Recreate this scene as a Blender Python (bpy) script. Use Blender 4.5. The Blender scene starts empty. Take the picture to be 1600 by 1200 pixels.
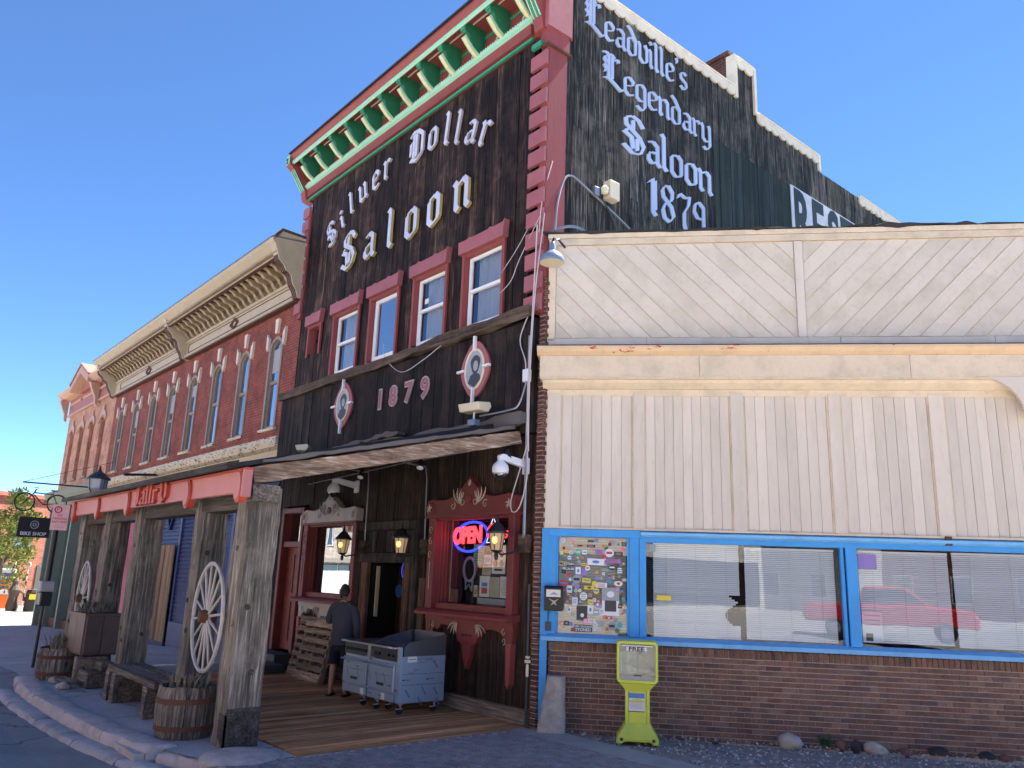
import bpy, bmesh, math, random
from math import sin, cos, pi, radians
from mathutils import Vector, Matrix, noise
random.seed(7)
SC = bpy.context.scene
COL = SC.collection
# ---------------------------------------------------------------- camera
F_PX = 1236.567
YAW, PIT, ROL, ANG = -8.70957477e-01, 2.38204605e-01, 3.49355751e-02, 7.32837838e-01
CAM = Vector((8.648, -7.830, 2.0))
fw = Vector((sin(YAW)*cos(PIT), cos(YAW)*cos(PIT), sin(PIT)))
rt = Vector((cos(YAW), -sin(YAW), 0)); up = rt.cross(fw)
r2 = rt*cos(ROL)+up*sin(ROL); u2 = -rt*sin(ROL)+up*cos(ROL)
cam = bpy.data.objects.new('camera', bpy.data.cameras.new('camera'))
cam.data.lens = F_PX/1600*36; cam.data.sensor_width = 36; cam.data.clip_end = 2000; cam.data.clip_start = 0.05
m = Matrix((r2, u2, -fw)).transposed().to_4x4(); m.translation = CAM
cam.matrix_world = m
COL.objects.link(cam); SC.camera = cam
# ---------------------------------------------------------------- world, sun, exposure
SUN_EL, SUN_AZ = radians(58), radians(1)
w = bpy.data.worlds.new('World'); SC.world = w; w.use_nodes = True
nt = w.node_tree; nt.nodes.clear()
sky = nt.nodes.new('ShaderNodeTexSky'); sky.sky_type = 'NISHITA'; sky.sun_disc = False
sky.sun_elevation = SUN_EL; sky.sun_rotation = SUN_AZ; sky.altitude = 5000; sky.air_density = 0.72; sky.dust_density = 0.0; sky.ozone_density = 2.5
bg = nt.nodes.new('ShaderNodeBackground'); bg.inputs[1].default_value = 0.08
wo = nt.nodes.new('ShaderNodeOutputWorld')
hs_ = nt.nodes.new('ShaderNodeHueSaturation'); hs_.inputs['Saturation'].default_value = 1.12; nt.links.new(sky.outputs[0], hs_.inputs['Color']); nt.links.new(hs_.outputs[0], bg.inputs[0]); nt.links.new(bg.outputs[0], wo.inputs[0])
sd = Vector((sin(SUN_AZ)*cos(SUN_EL), cos(SUN_AZ)*cos(SUN_EL), sin(SUN_EL)))
sl = bpy.data.lights.new('sun', 'SUN'); sl.energy = 5.0; sl.angle = radians(0.53); sl.color = (1, .95, .87)
so = bpy.data.objects.new('sun', sl); so.rotation_euler = sd.to_track_quat('Z', 'Y').to_euler(); so.location = (0, 0, 40); COL.objects.link(so)
vs = SC.view_settings; vs.view_transform = 'Standard'; vs.look = 'None'; vs.gamma = 1; vs.exposure = 2.45; vs.use_curve_mapping = False

# ---------------------------------------------------------------- materials
MATS = {}
def nodes(name):
    m = bpy.data.materials.new(name); m.use_nodes = True; MATS[name] = m
    t = m.node_tree; b = t.nodes['Principled BSDF']; return m, t, b
def N(t, typ, **k):
    n = t.nodes.new(typ)
    for a, v in k.items(): setattr(n, a, v)
    return n
def posvec(t, scale, swz=None):
    g = N(t, 'ShaderNodeNewGeometry'); oi = N(t, 'ShaderNodeObjectInfo')
    mul = N(t, 'ShaderNodeMath', operation='MULTIPLY'); mul.inputs[1].default_value = 37.0
    t.links.new(oi.outputs['Random'], mul.inputs[0])
    add = N(t, 'ShaderNodeVectorMath', operation='ADD')
    t.links.new(g.outputs['Position'], add.inputs[0]); t.links.new(mul.outputs[0], add.inputs[1])
    mp = N(t, 'ShaderNodeMapping'); mp.inputs['Scale'].default_value = scale
    t.links.new(add.outputs[0], mp.inputs['Vector'])
    return mp.outputs[0], oi, g
def noise_n(t, vec, scale, detail=5, rough=.6):
    n = N(t, 'ShaderNodeTexNoise'); n.inputs['Scale'].default_value = scale
    n.inputs['Detail'].default_value = detail; n.inputs['Roughness'].default_value = rough
    if vec is not None: t.links.new(vec, n.inputs['Vector'])
    return n
def ramp(t, src, stops):
    r = N(t, 'ShaderNodeValToRGB'); e = r.color_ramp.elements
    while len(e) < len(stops): e.new(.5)
    for i, (p, c) in enumerate(stops):
        e[i].position = p; e[i].color = (c[0], c[1], c[2], 1) if not isinstance(c, float) else (c, c, c, 1)
    t.links.new(src, r.inputs[0]); return r
def mixc(t, fac, a, b, mode='MIX'):
    n = N(t, 'ShaderNodeMix', data_type='RGBA', blend_type=mode)
    for s, v in ((n.inputs[0], fac), (n.inputs[6], a), (n.inputs[7], b)):
        if hasattr(v, 'node'): t.links.new(v, s)
        elif isinstance(v, (int, float)): s.default_value = v
        else: s.default_value = (v[0], v[1], v[2], 1)
    return n.outputs[2]
def bump(t, b, src, st, dist=.01):
    n = N(t, 'ShaderNodeBump'); n.inputs['Strength'].default_value = st; n.inputs['Distance'].default_value = dist
    t.links.new(src, n.inputs['Height']); t.links.new(n.outputs[0], b.inputs['Normal'])
def vary(t, col, oi, lo, hi):
    mr = N(t, 'ShaderNodeMapRange'); mr.inputs[3].default_value = lo; mr.inputs[4].default_value = hi
    t.links.new(oi.outputs['Random'], mr.inputs[0])
    hs = N(t, 'ShaderNodeHueSaturation'); t.links.new(mr.outputs[0], hs.inputs['Value']); t.links.new(col, hs.inputs['Color'])
    return hs.outputs[0]
def wood(name, dark, mid, light, axis='z', lp=.62, rough=.8, var=(.7, 1.3), st=.5, knots=True):
    m, t, b = nodes(name)
    s = {'z': (1, 1, .045), 'x': (.045, 1, 1), 'y': (1, .045, 1)}[axis]
    v, oi, g = posvec(t, s)
    n1 = noise_n(t, v, 38, 6, .65); n2 = noise_n(t, v, 7, 4, .6)
    c1 = ramp(t, n1.outputs[0], [(.3, dark), (.52, mid), (lp+.12, light)])
    c2 = ramp(t, n2.outputs[0], [(.35, .45), (.65, 1.25)])
    c = mixc(t, 1.0, c1.outputs[0], c2.outputs[0], 'MULTIPLY')
    big = noise_n(t, None, 1.3, 5, .7); t.links.new(g.outputs['Position'], big.inputs['Vector'])
    c = mixc(t, ramp(t, big.outputs[0], [(.5, 0.0), (.75, .55)]).outputs[0], c, light)
    if knots:
        s2 = {'z': (1, 1, .4), 'x': (.4, 1, 1), 'y': (1, .4, 1)}[axis]
        v2, _, _ = posvec(t, s2)
        vo = N(t, 'ShaderNodeTexVoronoi'); vo.inputs['Scale'].default_value = 5; t.links.new(v2, vo.inputs['Vector'])
        k = ramp(t, vo.outputs['Distance'], [(.04, .25), (.12, 1.0)])
        c = mixc(t, 1.0, c, k.outputs[0], 'MULTIPLY')
    c = vary(t, c, oi, *var)
    t.links.new(c, b.inputs['Base Color']); b.inputs['Roughness'].default_value = rough
    b.inputs['Specular IOR Level'].default_value = .25
    bump(t, b, n1.outputs[0], st, .006); return m
def paint(name, col, dirt=None, amt=.4, rough=.55, ns=3.0, var=(.93, 1.07), streak=False, chips=None, spec=.4):
    m, t, b = nodes(name)
    dirt = dirt or tuple(c*.55 for c in col)
    v, oi, g = posvec(t, (1, 1, .25 if streak else 1))
    n1 = noise_n(t, v, ns, 7, .65); n2 = noise_n(t, v, ns*9, 4, .6)
    f = ramp(t, n1.outputs[0], [(.45, 0.0), (.78, float(amt))])
    c = mixc(t, f.outputs[0], col, dirt)
    c = mixc(t, ramp(t, n2.outputs[0], [(.55, 0.0), (.8, float(amt)*.6)]).outputs[0], c, dirt)
    if chips:
        v3, _, _ = posvec(t, (1, 1, 3))
        n3 = noise_n(t, v3, chips[2], 5, .7)
        c = mixc(t, ramp(t, n3.outputs[0], [(chips[1], 0.0), (chips[1]+.015, 1.0)]).outputs[0], c, chips[0])
    c = vary(t, c, oi, *var)
    t.links.new(c, b.inputs['Base Color']); b.inputs['Roughness'].default_value = rough
    b.inputs['Specular IOR Level'].default_value = spec
    bump(t, b, n2.outputs[0], .25, .004); return m
def plain(name, col, rough=.5, metal=0, spec=.5):
    m, t, b = nodes(name); b.inputs['Base Color'].default_value = (*col, 1)
    b.inputs['Roughness'].default_value = rough; b.inputs['Metallic'].default_value = metal
    b.inputs['Specular IOR Level'].default_value = spec; return m
def emis(name, col, s):
    m, t, b = nodes(name); b.inputs['Base Color'].default_value = (*[c*.3 for c in col], 1)
    b.inputs['Emission Color'].default_value = (*col, 1); b.inputs['Emission Strength'].default_value = s; return m
def glassm(name, tint=(.9, .93, .95), refl=.06, wav=0.0, dark=None):
    m, t, b = nodes(name); out = t.nodes['Material Output']
    gl = N(t, 'ShaderNodeBsdfGlossy'); gl.inputs['Roughness'].default_value = 0.0; gl.inputs['Color'].default_value = (.95, .97, 1, 1)
    if dark is None:
        tr = N(t, 'ShaderNodeBsdfTransparent'); tr.inputs[0].default_value = (*tint, 1)
    else:
        tr = N(t, 'ShaderNodeBsdfDiffuse'); tr.inputs[0].default_value = (*dark, 1)
    lw = N(t, 'ShaderNodeFresnel'); lw.inputs[0].default_value = 1.52
    mm = N(t, 'ShaderNodeMath', operation='MULTIPLY_ADD'); mm.inputs[1].default_value = 2.0; mm.inputs[2].default_value = refl
    t.links.new(lw.outputs[0], mm.inputs[0]); mm.use_clamp = True
    gb = N(t, 'ShaderNodeNewGeometry'); m2 = N(t, 'ShaderNodeMath', operation='SUBTRACT'); m2.use_clamp = True
    t.links.new(mm.outputs[0], m2.inputs[0]); t.links.new(gb.outputs['Backfacing'], m2.inputs[1])   # only the outer face of a pane mirrors
    mx = N(t, 'ShaderNodeMixShader'); t.links.new(m2.outputs[0], mx.inputs[0]); t.links.new(tr.outputs[0], mx.inputs[1]); t.links.new(gl.outputs[0], mx.inputs[2])
    if wav:
        g = N(t, 'ShaderNodeNewGeometry'); n = noise_n(t, g.outputs['Position'], 1.2, 2, .5)
        bp = N(t, 'ShaderNodeBump'); bp.inputs['Strength'].default_value = wav; bp.inputs['Distance'].default_value = .02
        t.links.new(n.outputs[0], bp.inputs['Height']); t.links.new(bp.outputs[0], gl.inputs['Normal'])
    t.links.new(mx.outputs[0], out.inputs[0]); return m
def ground_mat(name, c1, c2, scale=3, rough=.85, fine=60, st=.4, cracks=None):
    m, t, b = nodes(name); g = N(t, 'ShaderNodeNewGeometry')
    n1 = noise_n(t, g.outputs['Position'], scale, 7, .65); n2 = noise_n(t, g.outputs['Position'], fine, 4, .7)
    c = mixc(t, ramp(t, n1.outputs[0], [(.35, 0.0), (.68, 1.0)]).outputs[0], c1, c2)
    c = mixc(t, 1.0, c, ramp(t, n2.outputs[0], [(.3, .7), (.7, 1.2)]).outputs[0], 'MULTIPLY')
    if cracks:
        vo = N(t, 'ShaderNodeTexVoronoi', feature='DISTANCE_TO_EDGE'); vo.inputs['Scale'].default_value = cracks
        n3 = noise_n(t, g.outputs['Position'], 2.2, 5, .6)
        vm = N(t, 'ShaderNodeVectorMath', operation='MULTIPLY_ADD'); vm.inputs[1].default_value = (.6, .6, .6)
        t.links.new(n3.outputs[1], vm.inputs[0]); t.links.new(g.outputs['Position'], vm.inputs[2]); t.links.new(vm.outputs[0], vo.inputs['Vector'])
        c = mixc(t, 1.0, c, ramp(t, vo.outputs['Distance'], [(.0, .35), (.012, 1.0)]).outputs[0], 'MULTIPLY')
    t.links.new(c, b.inputs['Base Color']); b.inputs['Roughness'].default_value = rough
    b.inputs['Specular IOR Level'].default_value = .3
    bump(t, b, n2.outputs[0], st, .008); return m
def brickm(name, c1, c2, mortar, bw=.2, bh=.075, mort=.008, plane='xz', rough=.85, sp=.5):
    m, t, b = nodes(name); g = N(t, 'ShaderNodeNewGeometry')
    sx = N(t, 'ShaderNodeSeparateXYZ'); t.links.new(g.outputs['Position'], sx.inputs[0])
    cx = N(t, 'ShaderNodeCombineXYZ'); t.links.new(sx.outputs[0 if plane == 'xz' else 1], cx.inputs[0]); t.links.new(sx.outputs[2], cx.inputs[1])
    br = N(t, 'ShaderNodeTexBrick'); t.links.new(cx.outputs[0], br.inputs['Vector'])
    br.inputs['Scale'].default_value = 1; br.inputs['Brick Width'].default_value = bw; br.inputs['Row Height'].default_value = bh
    br.inputs['Mortar Size'].default_value = mort; br.inputs['Color1'].default_value = (*c1, 1); br.inputs['Color2'].default_value = (*c2, 1); br.inputs['Mortar'].default_value = (*mortar, 1)
    n = noise_n(t, g.outputs['Position'], 2.0, 6, .7)
    c = mixc(t, 1.0, br.outputs[0], ramp(t, n.outputs[0], [(.3, .55), (.7, 1.35)]).outputs[0], 'MULTIPLY')
    t.links.new(c, b.inputs['Base Color']); b.inputs['Roughness'].default_value = rough
    inv = N(t, 'ShaderNodeMath', operation='SUBTRACT'); inv.inputs[0].default_value = 1; t.links.new(br.outputs['Fac'], inv.inputs[1])
    bump(t, b, inv.outputs[0], .6, .01); return m

wood('facade_board', (.004, .003, .003), (.019, .0105, .009), (.15, .085, .06), lp=.60, var=(.35, 1.8))
wood('lower_board', (.005, .004, .0045), (.014, .010, .0095), (.075, .045, .034), lp=.63, var=(.55, 1.5))
wood('porch_board', (.008, .006, .006), (.027, .017, .013), (.12, .068, .043), lp=.6)
wood('side_board', (.007, .009, .008), (.032, .035, .030), (.20, .18, .15), lp=.54, var=(.5, 1.6))
wood('side_green', (.020, .032, .028), (.030, .046, .040), (.055, .07, .058), lp=.7, var=(.85, 1.15), knots=False)
wood('beam_wood', (.18, .105, .06), (.38, .25, .165), (.58, .46, .37), axis='y', lp=.5, knots=False)
wood('band_wood', (.03, .02, .014), (.08, .052, .036), (.16, .12, .09), axis='x')
wood('post_wood', (.04, .033, .027), (.125, .105, .085), (.27, .235, .195), lp=.52, st=.8)
wood('post_dark', (.02, .017, .015), (.05, .042, .036), (.13, .11, .09), axis='x', st=.8)
wood('deck_plank', (.32, .14, .06), (.64, .31, .13), (.74, .44, .22), axis='y', lp=.6, var=(.7, 1.25), knots=False)
wood('pallet_wood', (.12, .085, .055), (.25, .185, .125), (.38, .30, .22), axis='x', lp=.5)
wood('plywood', (.17, .105, .055), (.27, .175, .10), (.36, .25, .15), lp=.55, knots=False, var=(.85, 1.2))
wood('barrel_wood', (.06, .048, .04), (.16, .13, .105), (.3, .255, .21), lp=.5)
wood('bench_wood', (.06, .045, .036), (.15, .12, .095), (.26, .215, .175), axis='x', lp=.5)
paint('planter_paint', (.12, .075, .065), (.05, .03, .025), .6)
paint('cream_board', (.64, .575, .48), (.34, .30, .23), .45, ns=1.6, var=(.95, 1.04), streak=True)
paint('cream_diag', (.64, .575, .47), (.34, .30, .20), .6, ns=1.5, var=(.95, 1.04))
paint('cream_trim', (.66, .56, .41), (.28, .23, .17), .55, ns=2.5)
paint('crown_peel', (.68, .50, .31), (.35, .27, .18), .5, ns=3, chips=((.45, .07, .02), .625, 2.4))
paint('blue_paint', (.05, .33, .74), (.05, .12, .3), .3)
paint('blue_sill', (.18, .48, .80), (.08, .16, .3), .4)
paint('saloon_red', (.27, .062, .055), (.13, .035, .035), .5, streak=True)
paint('pink_trim', (.36, .115, .125), (.20, .07, .07), .5)
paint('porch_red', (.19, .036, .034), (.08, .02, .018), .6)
paint('pink_fascia', (.44, .16, .15), (.28, .10, .09), .45)
paint('scroll_red', (.42, .06, .035), (.25, .05, .03), .3)
paint('green_dark', (.018, .17, .085), (.01, .07, .04), .3)
paint('green_mid', (.04, .30, .17), (.03, .18, .1), .3)
paint('green_light', (.33, .66, .47), (.2, .45, .3), .3)
paint('yellow_strip', (.75, .64, .36), (.4, .3, .12), .5, ns=30)
paint('cornice_cream', (.50, .40, .27), (.34, .26, .17), .4)
paint('cornice_brown', (.10, .045, .03), (.06, .03, .02), .3)
paint('bracket_tan', (.34, .25, .155), (.18, .12, .07), .4)
paint('belt_peel', (.62, .52, .37), (.3, .24, .17), .5, chips=((.05, .04, .03), .56, 7))
paint('tan_band', (.52, .37, .2), (.3, .2, .12), .3)
paint('frame_taupe', (.28, .215, .165), (.16, .12, .09), .4)
paint('hood_cream', (.72, .60, .46), (.5, .4, .3), .3)
paint('store_blue', (.05, .075, .17), (.03, .045, .1), .4)
paint('store_blue_dark', (.012, .018, .09), (.01, .01, .05), .3)
paint('store_pink', (.50, .13, .155), (.3, .08, .09), .35)
paint('store_red', (.26, .025, .05), (.16, .02, .03), .3)
paint('store_green', (.16, .20, .155), (.1, .12, .1), .35)
paint('dark_green_paint', (.03, .05, .04), (.02, .03, .025), .3)
paint('peach_trim', (.50, .29, .20), (.45, .25, .17), .3)
paint('peach_red', (.36, .12, .085), (.24, .08, .06), .35)
paint('letter_white', (.56, .58, .72), (.34, .32, .38), .45)
paint('letter_side', (.46, .38, .14), (.4, .3, .1), .3)
paint('letter_blue', (.42, .52, .72), (.28, .34, .5), .3)
paint('roof_trim', (.80, .74, .58), (.45, .4, .3), .4)
paint('white_paint', (.80, .80, .80), (.5, .5, .5), .2)
paint('wheel_white', (.42, .38, .35), (.25, .22, .2), .6, ns=8)
paint('sign_white', (.62, .64, .68), (.25, .3, .3), .4)
paint('rotgut_green', (.018, .032, .022), (.012, .02, .015), .4)
paint('deco_tan', (.42, .36, .26), (.2, .16, .1), .4)
paint('deco_white', (.46, .41, .40), (.2, .17, .16), .5)
paint('concrete', (.33, .31, .29), (.17, .155, .14), .6, ns=4, rough=.9, spec=.2)
paint('pier_concrete', (.42, .38, .33), (.12, .10, .09), .75, ns=5, rough=.9, spec=.2)
paint('stand_yellow', (.58, .64, .07), (.3, .33, .08), .5, rough=.35)
paint('box_cream', (.72, .66, .48), (.5, .45, .3), .2)
paint('pavement_concrete', (.34, .33, .33), (.2, .19, .185), .6, ns=2, rough=.9, spec=.2)
brickm('red_brick', (.20, .034, .020), (.27, .048, .030), (.27, .13, .10), .215, .075, .006)
brickm('peach_brick', (.46, .23, .15), (.52, .27, .17), (.45, .22, .14), .215, .075, .005)
brickm('dark_brick', (.14, .045, .03), (.1, .035, .025), (.2, .13, .1), .2, .075, .008)
brickm('far_brick', (.24, .065, .038), (.28, .085, .05), (.4, .2, .15), .3, .1, .01, 'yz')
brickm('opposite_brick', (.42, .22, .15), (.50, .27, .18), (.4, .3, .25), .3, .1, .01)
# individually coloured bricks
def brick_single(name, cols):
    m, t, b = nodes(name); v, oi, g = posvec(t, (1, 1, 1))
    r = ramp(t, oi.outputs['Random'], [(i/(len(cols)-1), c) for i, c in enumerate(cols)])
    n = noise_n(t, g.outputs['Position'], 35, 5, .7)
    n2 = noise_n(t, g.outputs['Position'], 6, 4, .6)
    c = mixc(t, 1.0, r.outputs[0], ramp(t, n.outputs[0], [(.3, .6), (.7, 1.3)]).outputs[0], 'MULTIPLY')
    c = mixc(t, 1.0, c, ramp(t, n2.outputs[0], [(.3, .7), (.7, 1.2)]).outputs[0], 'MULTIPLY')
    t.links.new(c, b.inputs['Base Color']); b.inputs['Roughness'].default_value = .8; b.inputs['Specular IOR Level'].default_value = .3
    bump(t, b, n.outputs[0], .5, .004); return m
brick_single('brown_brick', [(.17, .085, .06), (.22, .12, .085), (.12, .07, .065), (.26, .155, .11), (.19, .09, .06), (.16, .09, .075)])
brick_single('paver', [(.24, .225, .235), (.29, .27, .28), (.20, .195, .21), (.31, .28, .27)])
plain('mortar', (.50, .42, .38), .9, spec=.2)
plain('black', (.006, .006, .007), .5); plain('matte_dark', (.014, .012, .012), .9, spec=.1)
plain('black_metal', (.015, .015, .017), .45); plain('dark_grey', (.05, .05, .055), .6)
plain('grey_metal', (.35, .37, .40), .35, .8); plain('conduit_grey', (.33, .34, .37), .4, .5)
plain('enamel_blue', (.16, .22, .30), .25, .0, .8); plain('enamel_inside', (.62, .55, .38), .5)
plain('camera_white', (.7, .71, .74), .35); plain('cable_white', (.55, .5, .5), .6); plain('cable_dark', (.05, .055, .06), .6)
plain('vinyl_white', (.82, .82, .80), .35); plain('curtain', (.35, .34, .34), .9)
plain('blind_slat', (.80, .78, .74), .5); plain('paper', (.72, .70, .66), .8); plain('paper_green', (.16, .34, .24), .8)
plain('paper_tan', (.5, .43, .28), .8); plain('card_brown', (.22, .10, .06), .8); plain('paper_grey', (.35, .35, .36), .8)
plain('ink_black', (.01, .01, .012), .5); plain('ink_red', (.5, .02, .03), .5); plain('sign_pink', (.62, .38, .40), .5)
plain('skin', (.36, .19, .13), .55); plain('hair', (.022, .016, .013), .7); plain('shorts', (.006, .008, .016), .9)
plain('hoodie', (.055, .062, .078), .95, spec=.1); plain('sandal', (.012, .01, .01), .6)
plain('steel_film', (.34, .43, .55), .33, .45); plain('steel', (.42, .45, .50), .28, .9); plain('steel_dark', (.06, .065, .07), .3, .7)
plain('film_print', (.07, .13, .25), .5); plain('rubber', (.012, .012, .012), .8); plain('caster', (.5, .5, .52), .3, .8)
plain('truck_red', (.5, .015, .02), .25); plain('car_white', (.75, .76, .78), .25); plain('car_dark', (.03, .03, .035), .3)
plain('car_blue', (.10, .16, .24), .3); plain('tyre', (.015, .015, .015), .8); plain('rim', (.5, .5, .52), .3, .8)
plain('orange', (.75, .16, .02), .5); plain('kiosk_white', (.7, .72, .76), .5); plain('purple', (.12, .08, .35), .5)
plain('yellow_label', (.75, .55, .02), .5); plain('soil', (.035, .027, .022), .95); plain('dead_leaf', (.17, .16, .13), .9)
plain('dry_stem', (.22, .19, .13), .9); plain('rust', (.10, .04, .025), .85); plain('stone_white', (.42, .39, .35), .85)
plain('bucket_white', (.6, .6, .62), .5); plain('bucket_blue', (.02, .03, .12), .5); plain('roof_dark', (.03, .028, .028), .9)
plain('flashing', (.11, .10, .095), .8); brickm('stone_wall', (.48, .44, .39), (.54, .50, .44), (.4, .37, .33), .6, .3, .015); plain('bark', (.08, .06, .045), .9)
plain('coin_brass', (.5, .33, .1), .4, .6); plain('portrait_grey', (.33, .38, .42), .6); plain('portrait_dark', (.04, .05, .06), .6)
plain('steel_mid', (.16, .17, .19), .3, .7); plain('aqua_roll', (.09, .13, .12), .6); plain('sign_blue', (.02, .1, .3), .5); plain('taillight', (.5, .02, .02), .4)
for nm, c in dict(st_white=(.7, .72, .75), st_black=(.02, .02, .025), st_red=(.5, .04, .05), st_orange=(.7, .25, .03), st_yellow=(.68, .55, .06), st_blue=(.08, .2, .5), st_teal=(.05, .4, .45), st_purple=(.25, .18, .45), st_pink=(.7, .2, .35), st_green=(.12, .3, .14), st_tan=(.4, .3, .2), st_grey=(.3, .32, .35)).items(): plain(nm, c, .45)
emis('neon_red', (1, .03, .04), .85); emis('neon_blue', (.02, .04, 1), .75); emis('neon_white', (.75, .85, 1), .3)
emis('neon_yellow', (.9, .75, .15), .12); emis('neon_blue_dim', (.06, .08, .9), .2)
emis('lamp_glow', (1, .5, .15), .45); emis('lamp_glass', (1, .66, .36), .045); emis('bead_light', (.8, .7, .6), .03)
plain('spot_bulb', (.75, .78, .85), .2); plain('lantern_glass', (.33, .34, .40), .12)
plain('bead', (.55, .48, .42), .5)
glassm('glass', refl=.02); glassm('shop_glass', refl=.0, wav=.04); glassm('mirror_glass', refl=.07, wav=.05, dark=(.008, .008, .01))
glassm('sky_glass', refl=.26, wav=.5, dark=(.03, .032, .038)); glassm('curtain_glass', refl=.03, wav=.4, dark=(.055, .065, .085))
glassm('stand_glass', tint=(.75, .78, .72), refl=.04)
glassm('car_glass', refl=.1, dark=(.01, .012, .014))
ground_mat('asphalt', (.20, .20, .195), (.27, .265, .255), 1.1, cracks=.35); ground_mat('road_bounce', (.30, .285, .26), (.38, .36, .33), .9)  # sunlit half of the road coloured paler than asphalt to bounce more light
ground_mat('street_far', (.33, .31, .28), (.42, .39, .35), .8)
ground_mat('sidewalk_mat', (.34, .33, .34), (.44, .42, .42), 1.3, cracks=.5)
ground_mat('earth', (.16, .14, .12), (.22, .2, .17), .6)
ground_mat('gravel_bed', (.2, .185, .185), (.33, .30, .285), 6, st=1)
paint('kerb_mat', (.48, .41, .38), (.17, .15, .14), .65, ns=5, rough=.9, spec=.2)
paint('gutter_mat', (.44, .41, .40), (.15, .11, .105), .8, ns=3.2, rough=.9, spec=.2)
brick_single('gravel', [(.07, .068, .07), (.16, .15, .15), (.28, .27, .26), (.11, .09, .08), (.2, .17, .15)])

# ---------------------------------------------------------------- helpers
class MB:
    def __init__(s): s.v = []; s.f = []; s.mi = []; s.cur = 0
    def add(s, vs, fs):
        o = len(s.v); s.v += [tuple(v) for v in vs]; s.f += [tuple(i+o for i in f) for f in fs]; s.mi += [s.cur]*len(fs); return s
    def box(s, x0, x1, y0, y1, z0, z1, M=None):
        vs = [Vector((x, y, z)) for x in (x0, x1) for y in (y0, y1) for z in (z0, z1)]
        if M is not None: vs = [M @ v for v in vs]
        return s.add(vs, [(0, 1, 3, 2), (4, 6, 7, 5), (0, 4, 5, 1), (2, 3, 7, 6), (0, 2, 6, 4), (1, 5, 7, 3)])
    def obox(s, c, sz, R=None):
        M = Matrix.Translation(Vector(c)) @ (R.to_4x4() if R is not None else Matrix.Identity(4))
        return s.box(-sz[0]/2, sz[0]/2, -sz[1]/2, sz[1]/2, -sz[2]/2, sz[2]/2, M)
    def prism(s, poly, a, b, fn):
        """poly: 2-D points, fn(u,v,w)->3-D, extruded from w=a to w=b"""
        n = len(poly); vs = [fn(u, v, a) for u, v in poly]+[fn(u, v, b) for u, v in poly]
        return s.add(vs, [tuple(range(n))[::-1], tuple(range(n, 2*n))]+[(i, (i+1) % n, n+(i+1) % n, n+i) for i in range(n)])
    def bar(s, p, q, w, h=None):
        p = Vector(p); q = Vector(q); d = q-p; L = d.length
        R = d.to_track_quat('Z', 'Y').to_matrix(); return s.obox((p+q)/2, (w, h or w, L), R)
    def tube(s, pts, r, n=6, close=False):
        pts = [Vector(p) for p in pts]; rings = []; k = len(pts)
        for i, p in enumerate(pts):
            if close: d = pts[(i+1) % k]-pts[i-1]
            else: d = pts[min(i+1, k-1)]-pts[max(i-1, 0)]
            q = d.normalized().to_track_quat('Z', 'Y').to_matrix() if d.length > 1e-9 else Matrix.Identity(3)
            rr = r[i] if isinstance(r, (list, tuple)) else r
            rings.append([p+q @ Vector((rr*cos(2*pi*j/n), rr*sin(2*pi*j/n), 0)) for j in range(n)])
        vs = [v for R in rings for v in R]; fs = []
        for i in range(k if close else k-1):
            a = i*n; b = ((i+1) % k)*n
            # align rings when the frame flips
            best = min(range(n), key=lambda o: (rings[i][0]-rings[(i+1) % k][o]).length)
            for j in range(n): fs.append((a+j, a+(j+1) % n, b+(j+1+best) % n, b+(j+best) % n))
        if not close: fs += [tuple(range(n))[::-1], tuple(range((k-1)*n, k*n))]
        return s.add(vs, fs)
    def lathe(s, prof, c, n=16, M=None):
        c = Vector(c); vs = []; fs = []
        for r, z in prof:
            for j in range(n):
                v = Vector((r*cos(2*pi*j/n), r*sin(2*pi*j/n), z)); v = (M @ v if M is not None else v)+c; vs.append(v)
        for i in range(len(prof)-1):
            for j in range(n): fs.append((i*n+j, i*n+(j+1) % n, (i+1)*n+(j+1) % n, (i+1)*n+j))
        fs += [tuple(range(n))[::-1], tuple(range((len(prof)-1)*n, len(prof)*n))]
        return s.add(vs, fs)
    def build(s, name, mats, parent=None, smooth=False, bevel=0, label=None):
        me = bpy.data.meshes.new(name); me.from_pydata(s.v, [], s.f)
        for mm in (mats if isinstance(mats, (list, tuple)) else [mats]): me.materials.append(MATS[mm])
        me.polygons.foreach_set('material_index', s.mi)
        if smooth: me.polygons.foreach_set('use_smooth', [True]*len(s.f))
        bm = bmesh.new(); bm.from_mesh(me); bmesh.ops.recalc_face_normals(bm, faces=bm.faces); bm.to_mesh(me); bm.free()
        me.update()
        if smooth:
            try: me.set_sharp_from_angle(angle=radians(40))
            except Exception: pass
        o = bpy.data.objects.new(name, me); COL.objects.link(o)
        if parent is not None: o.parent = parent
        if bevel:
            bv = o.modifiers.new('bevel', 'BEVEL'); bv.width = bevel; bv.segments = 1; bv.limit_method = 'ANGLE'
        if label: o['label'] = label
        return o
def tag(o, label=None, cat=None, group=None, kind=None):
    if label: o['label'] = label
    if cat: o['category'] = cat
    if group: o['group'] = group
    if kind: o['kind'] = kind
    return o
def thing(name, label, cat, loc=(0, 0, 0), rz=0, group=None):
    o = bpy.data.objects.new(name, None); o.empty_display_size = .2; COL.objects.link(o)
    o.location = loc; o.rotation_euler = (0, 0, rz); return tag(o, label, cat, group)
def struct(name, mb, mat): return tag(mb.build(name, mat), kind='structure')
def copy_obj(o, parent=None):
    c = o.copy(); COL.objects.link(c); c.parent = parent
    for ch in [x for x in ALLCH.get(o.name, [])]: copy_obj(ch, c)
    return c
ALLCH = {}
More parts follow.
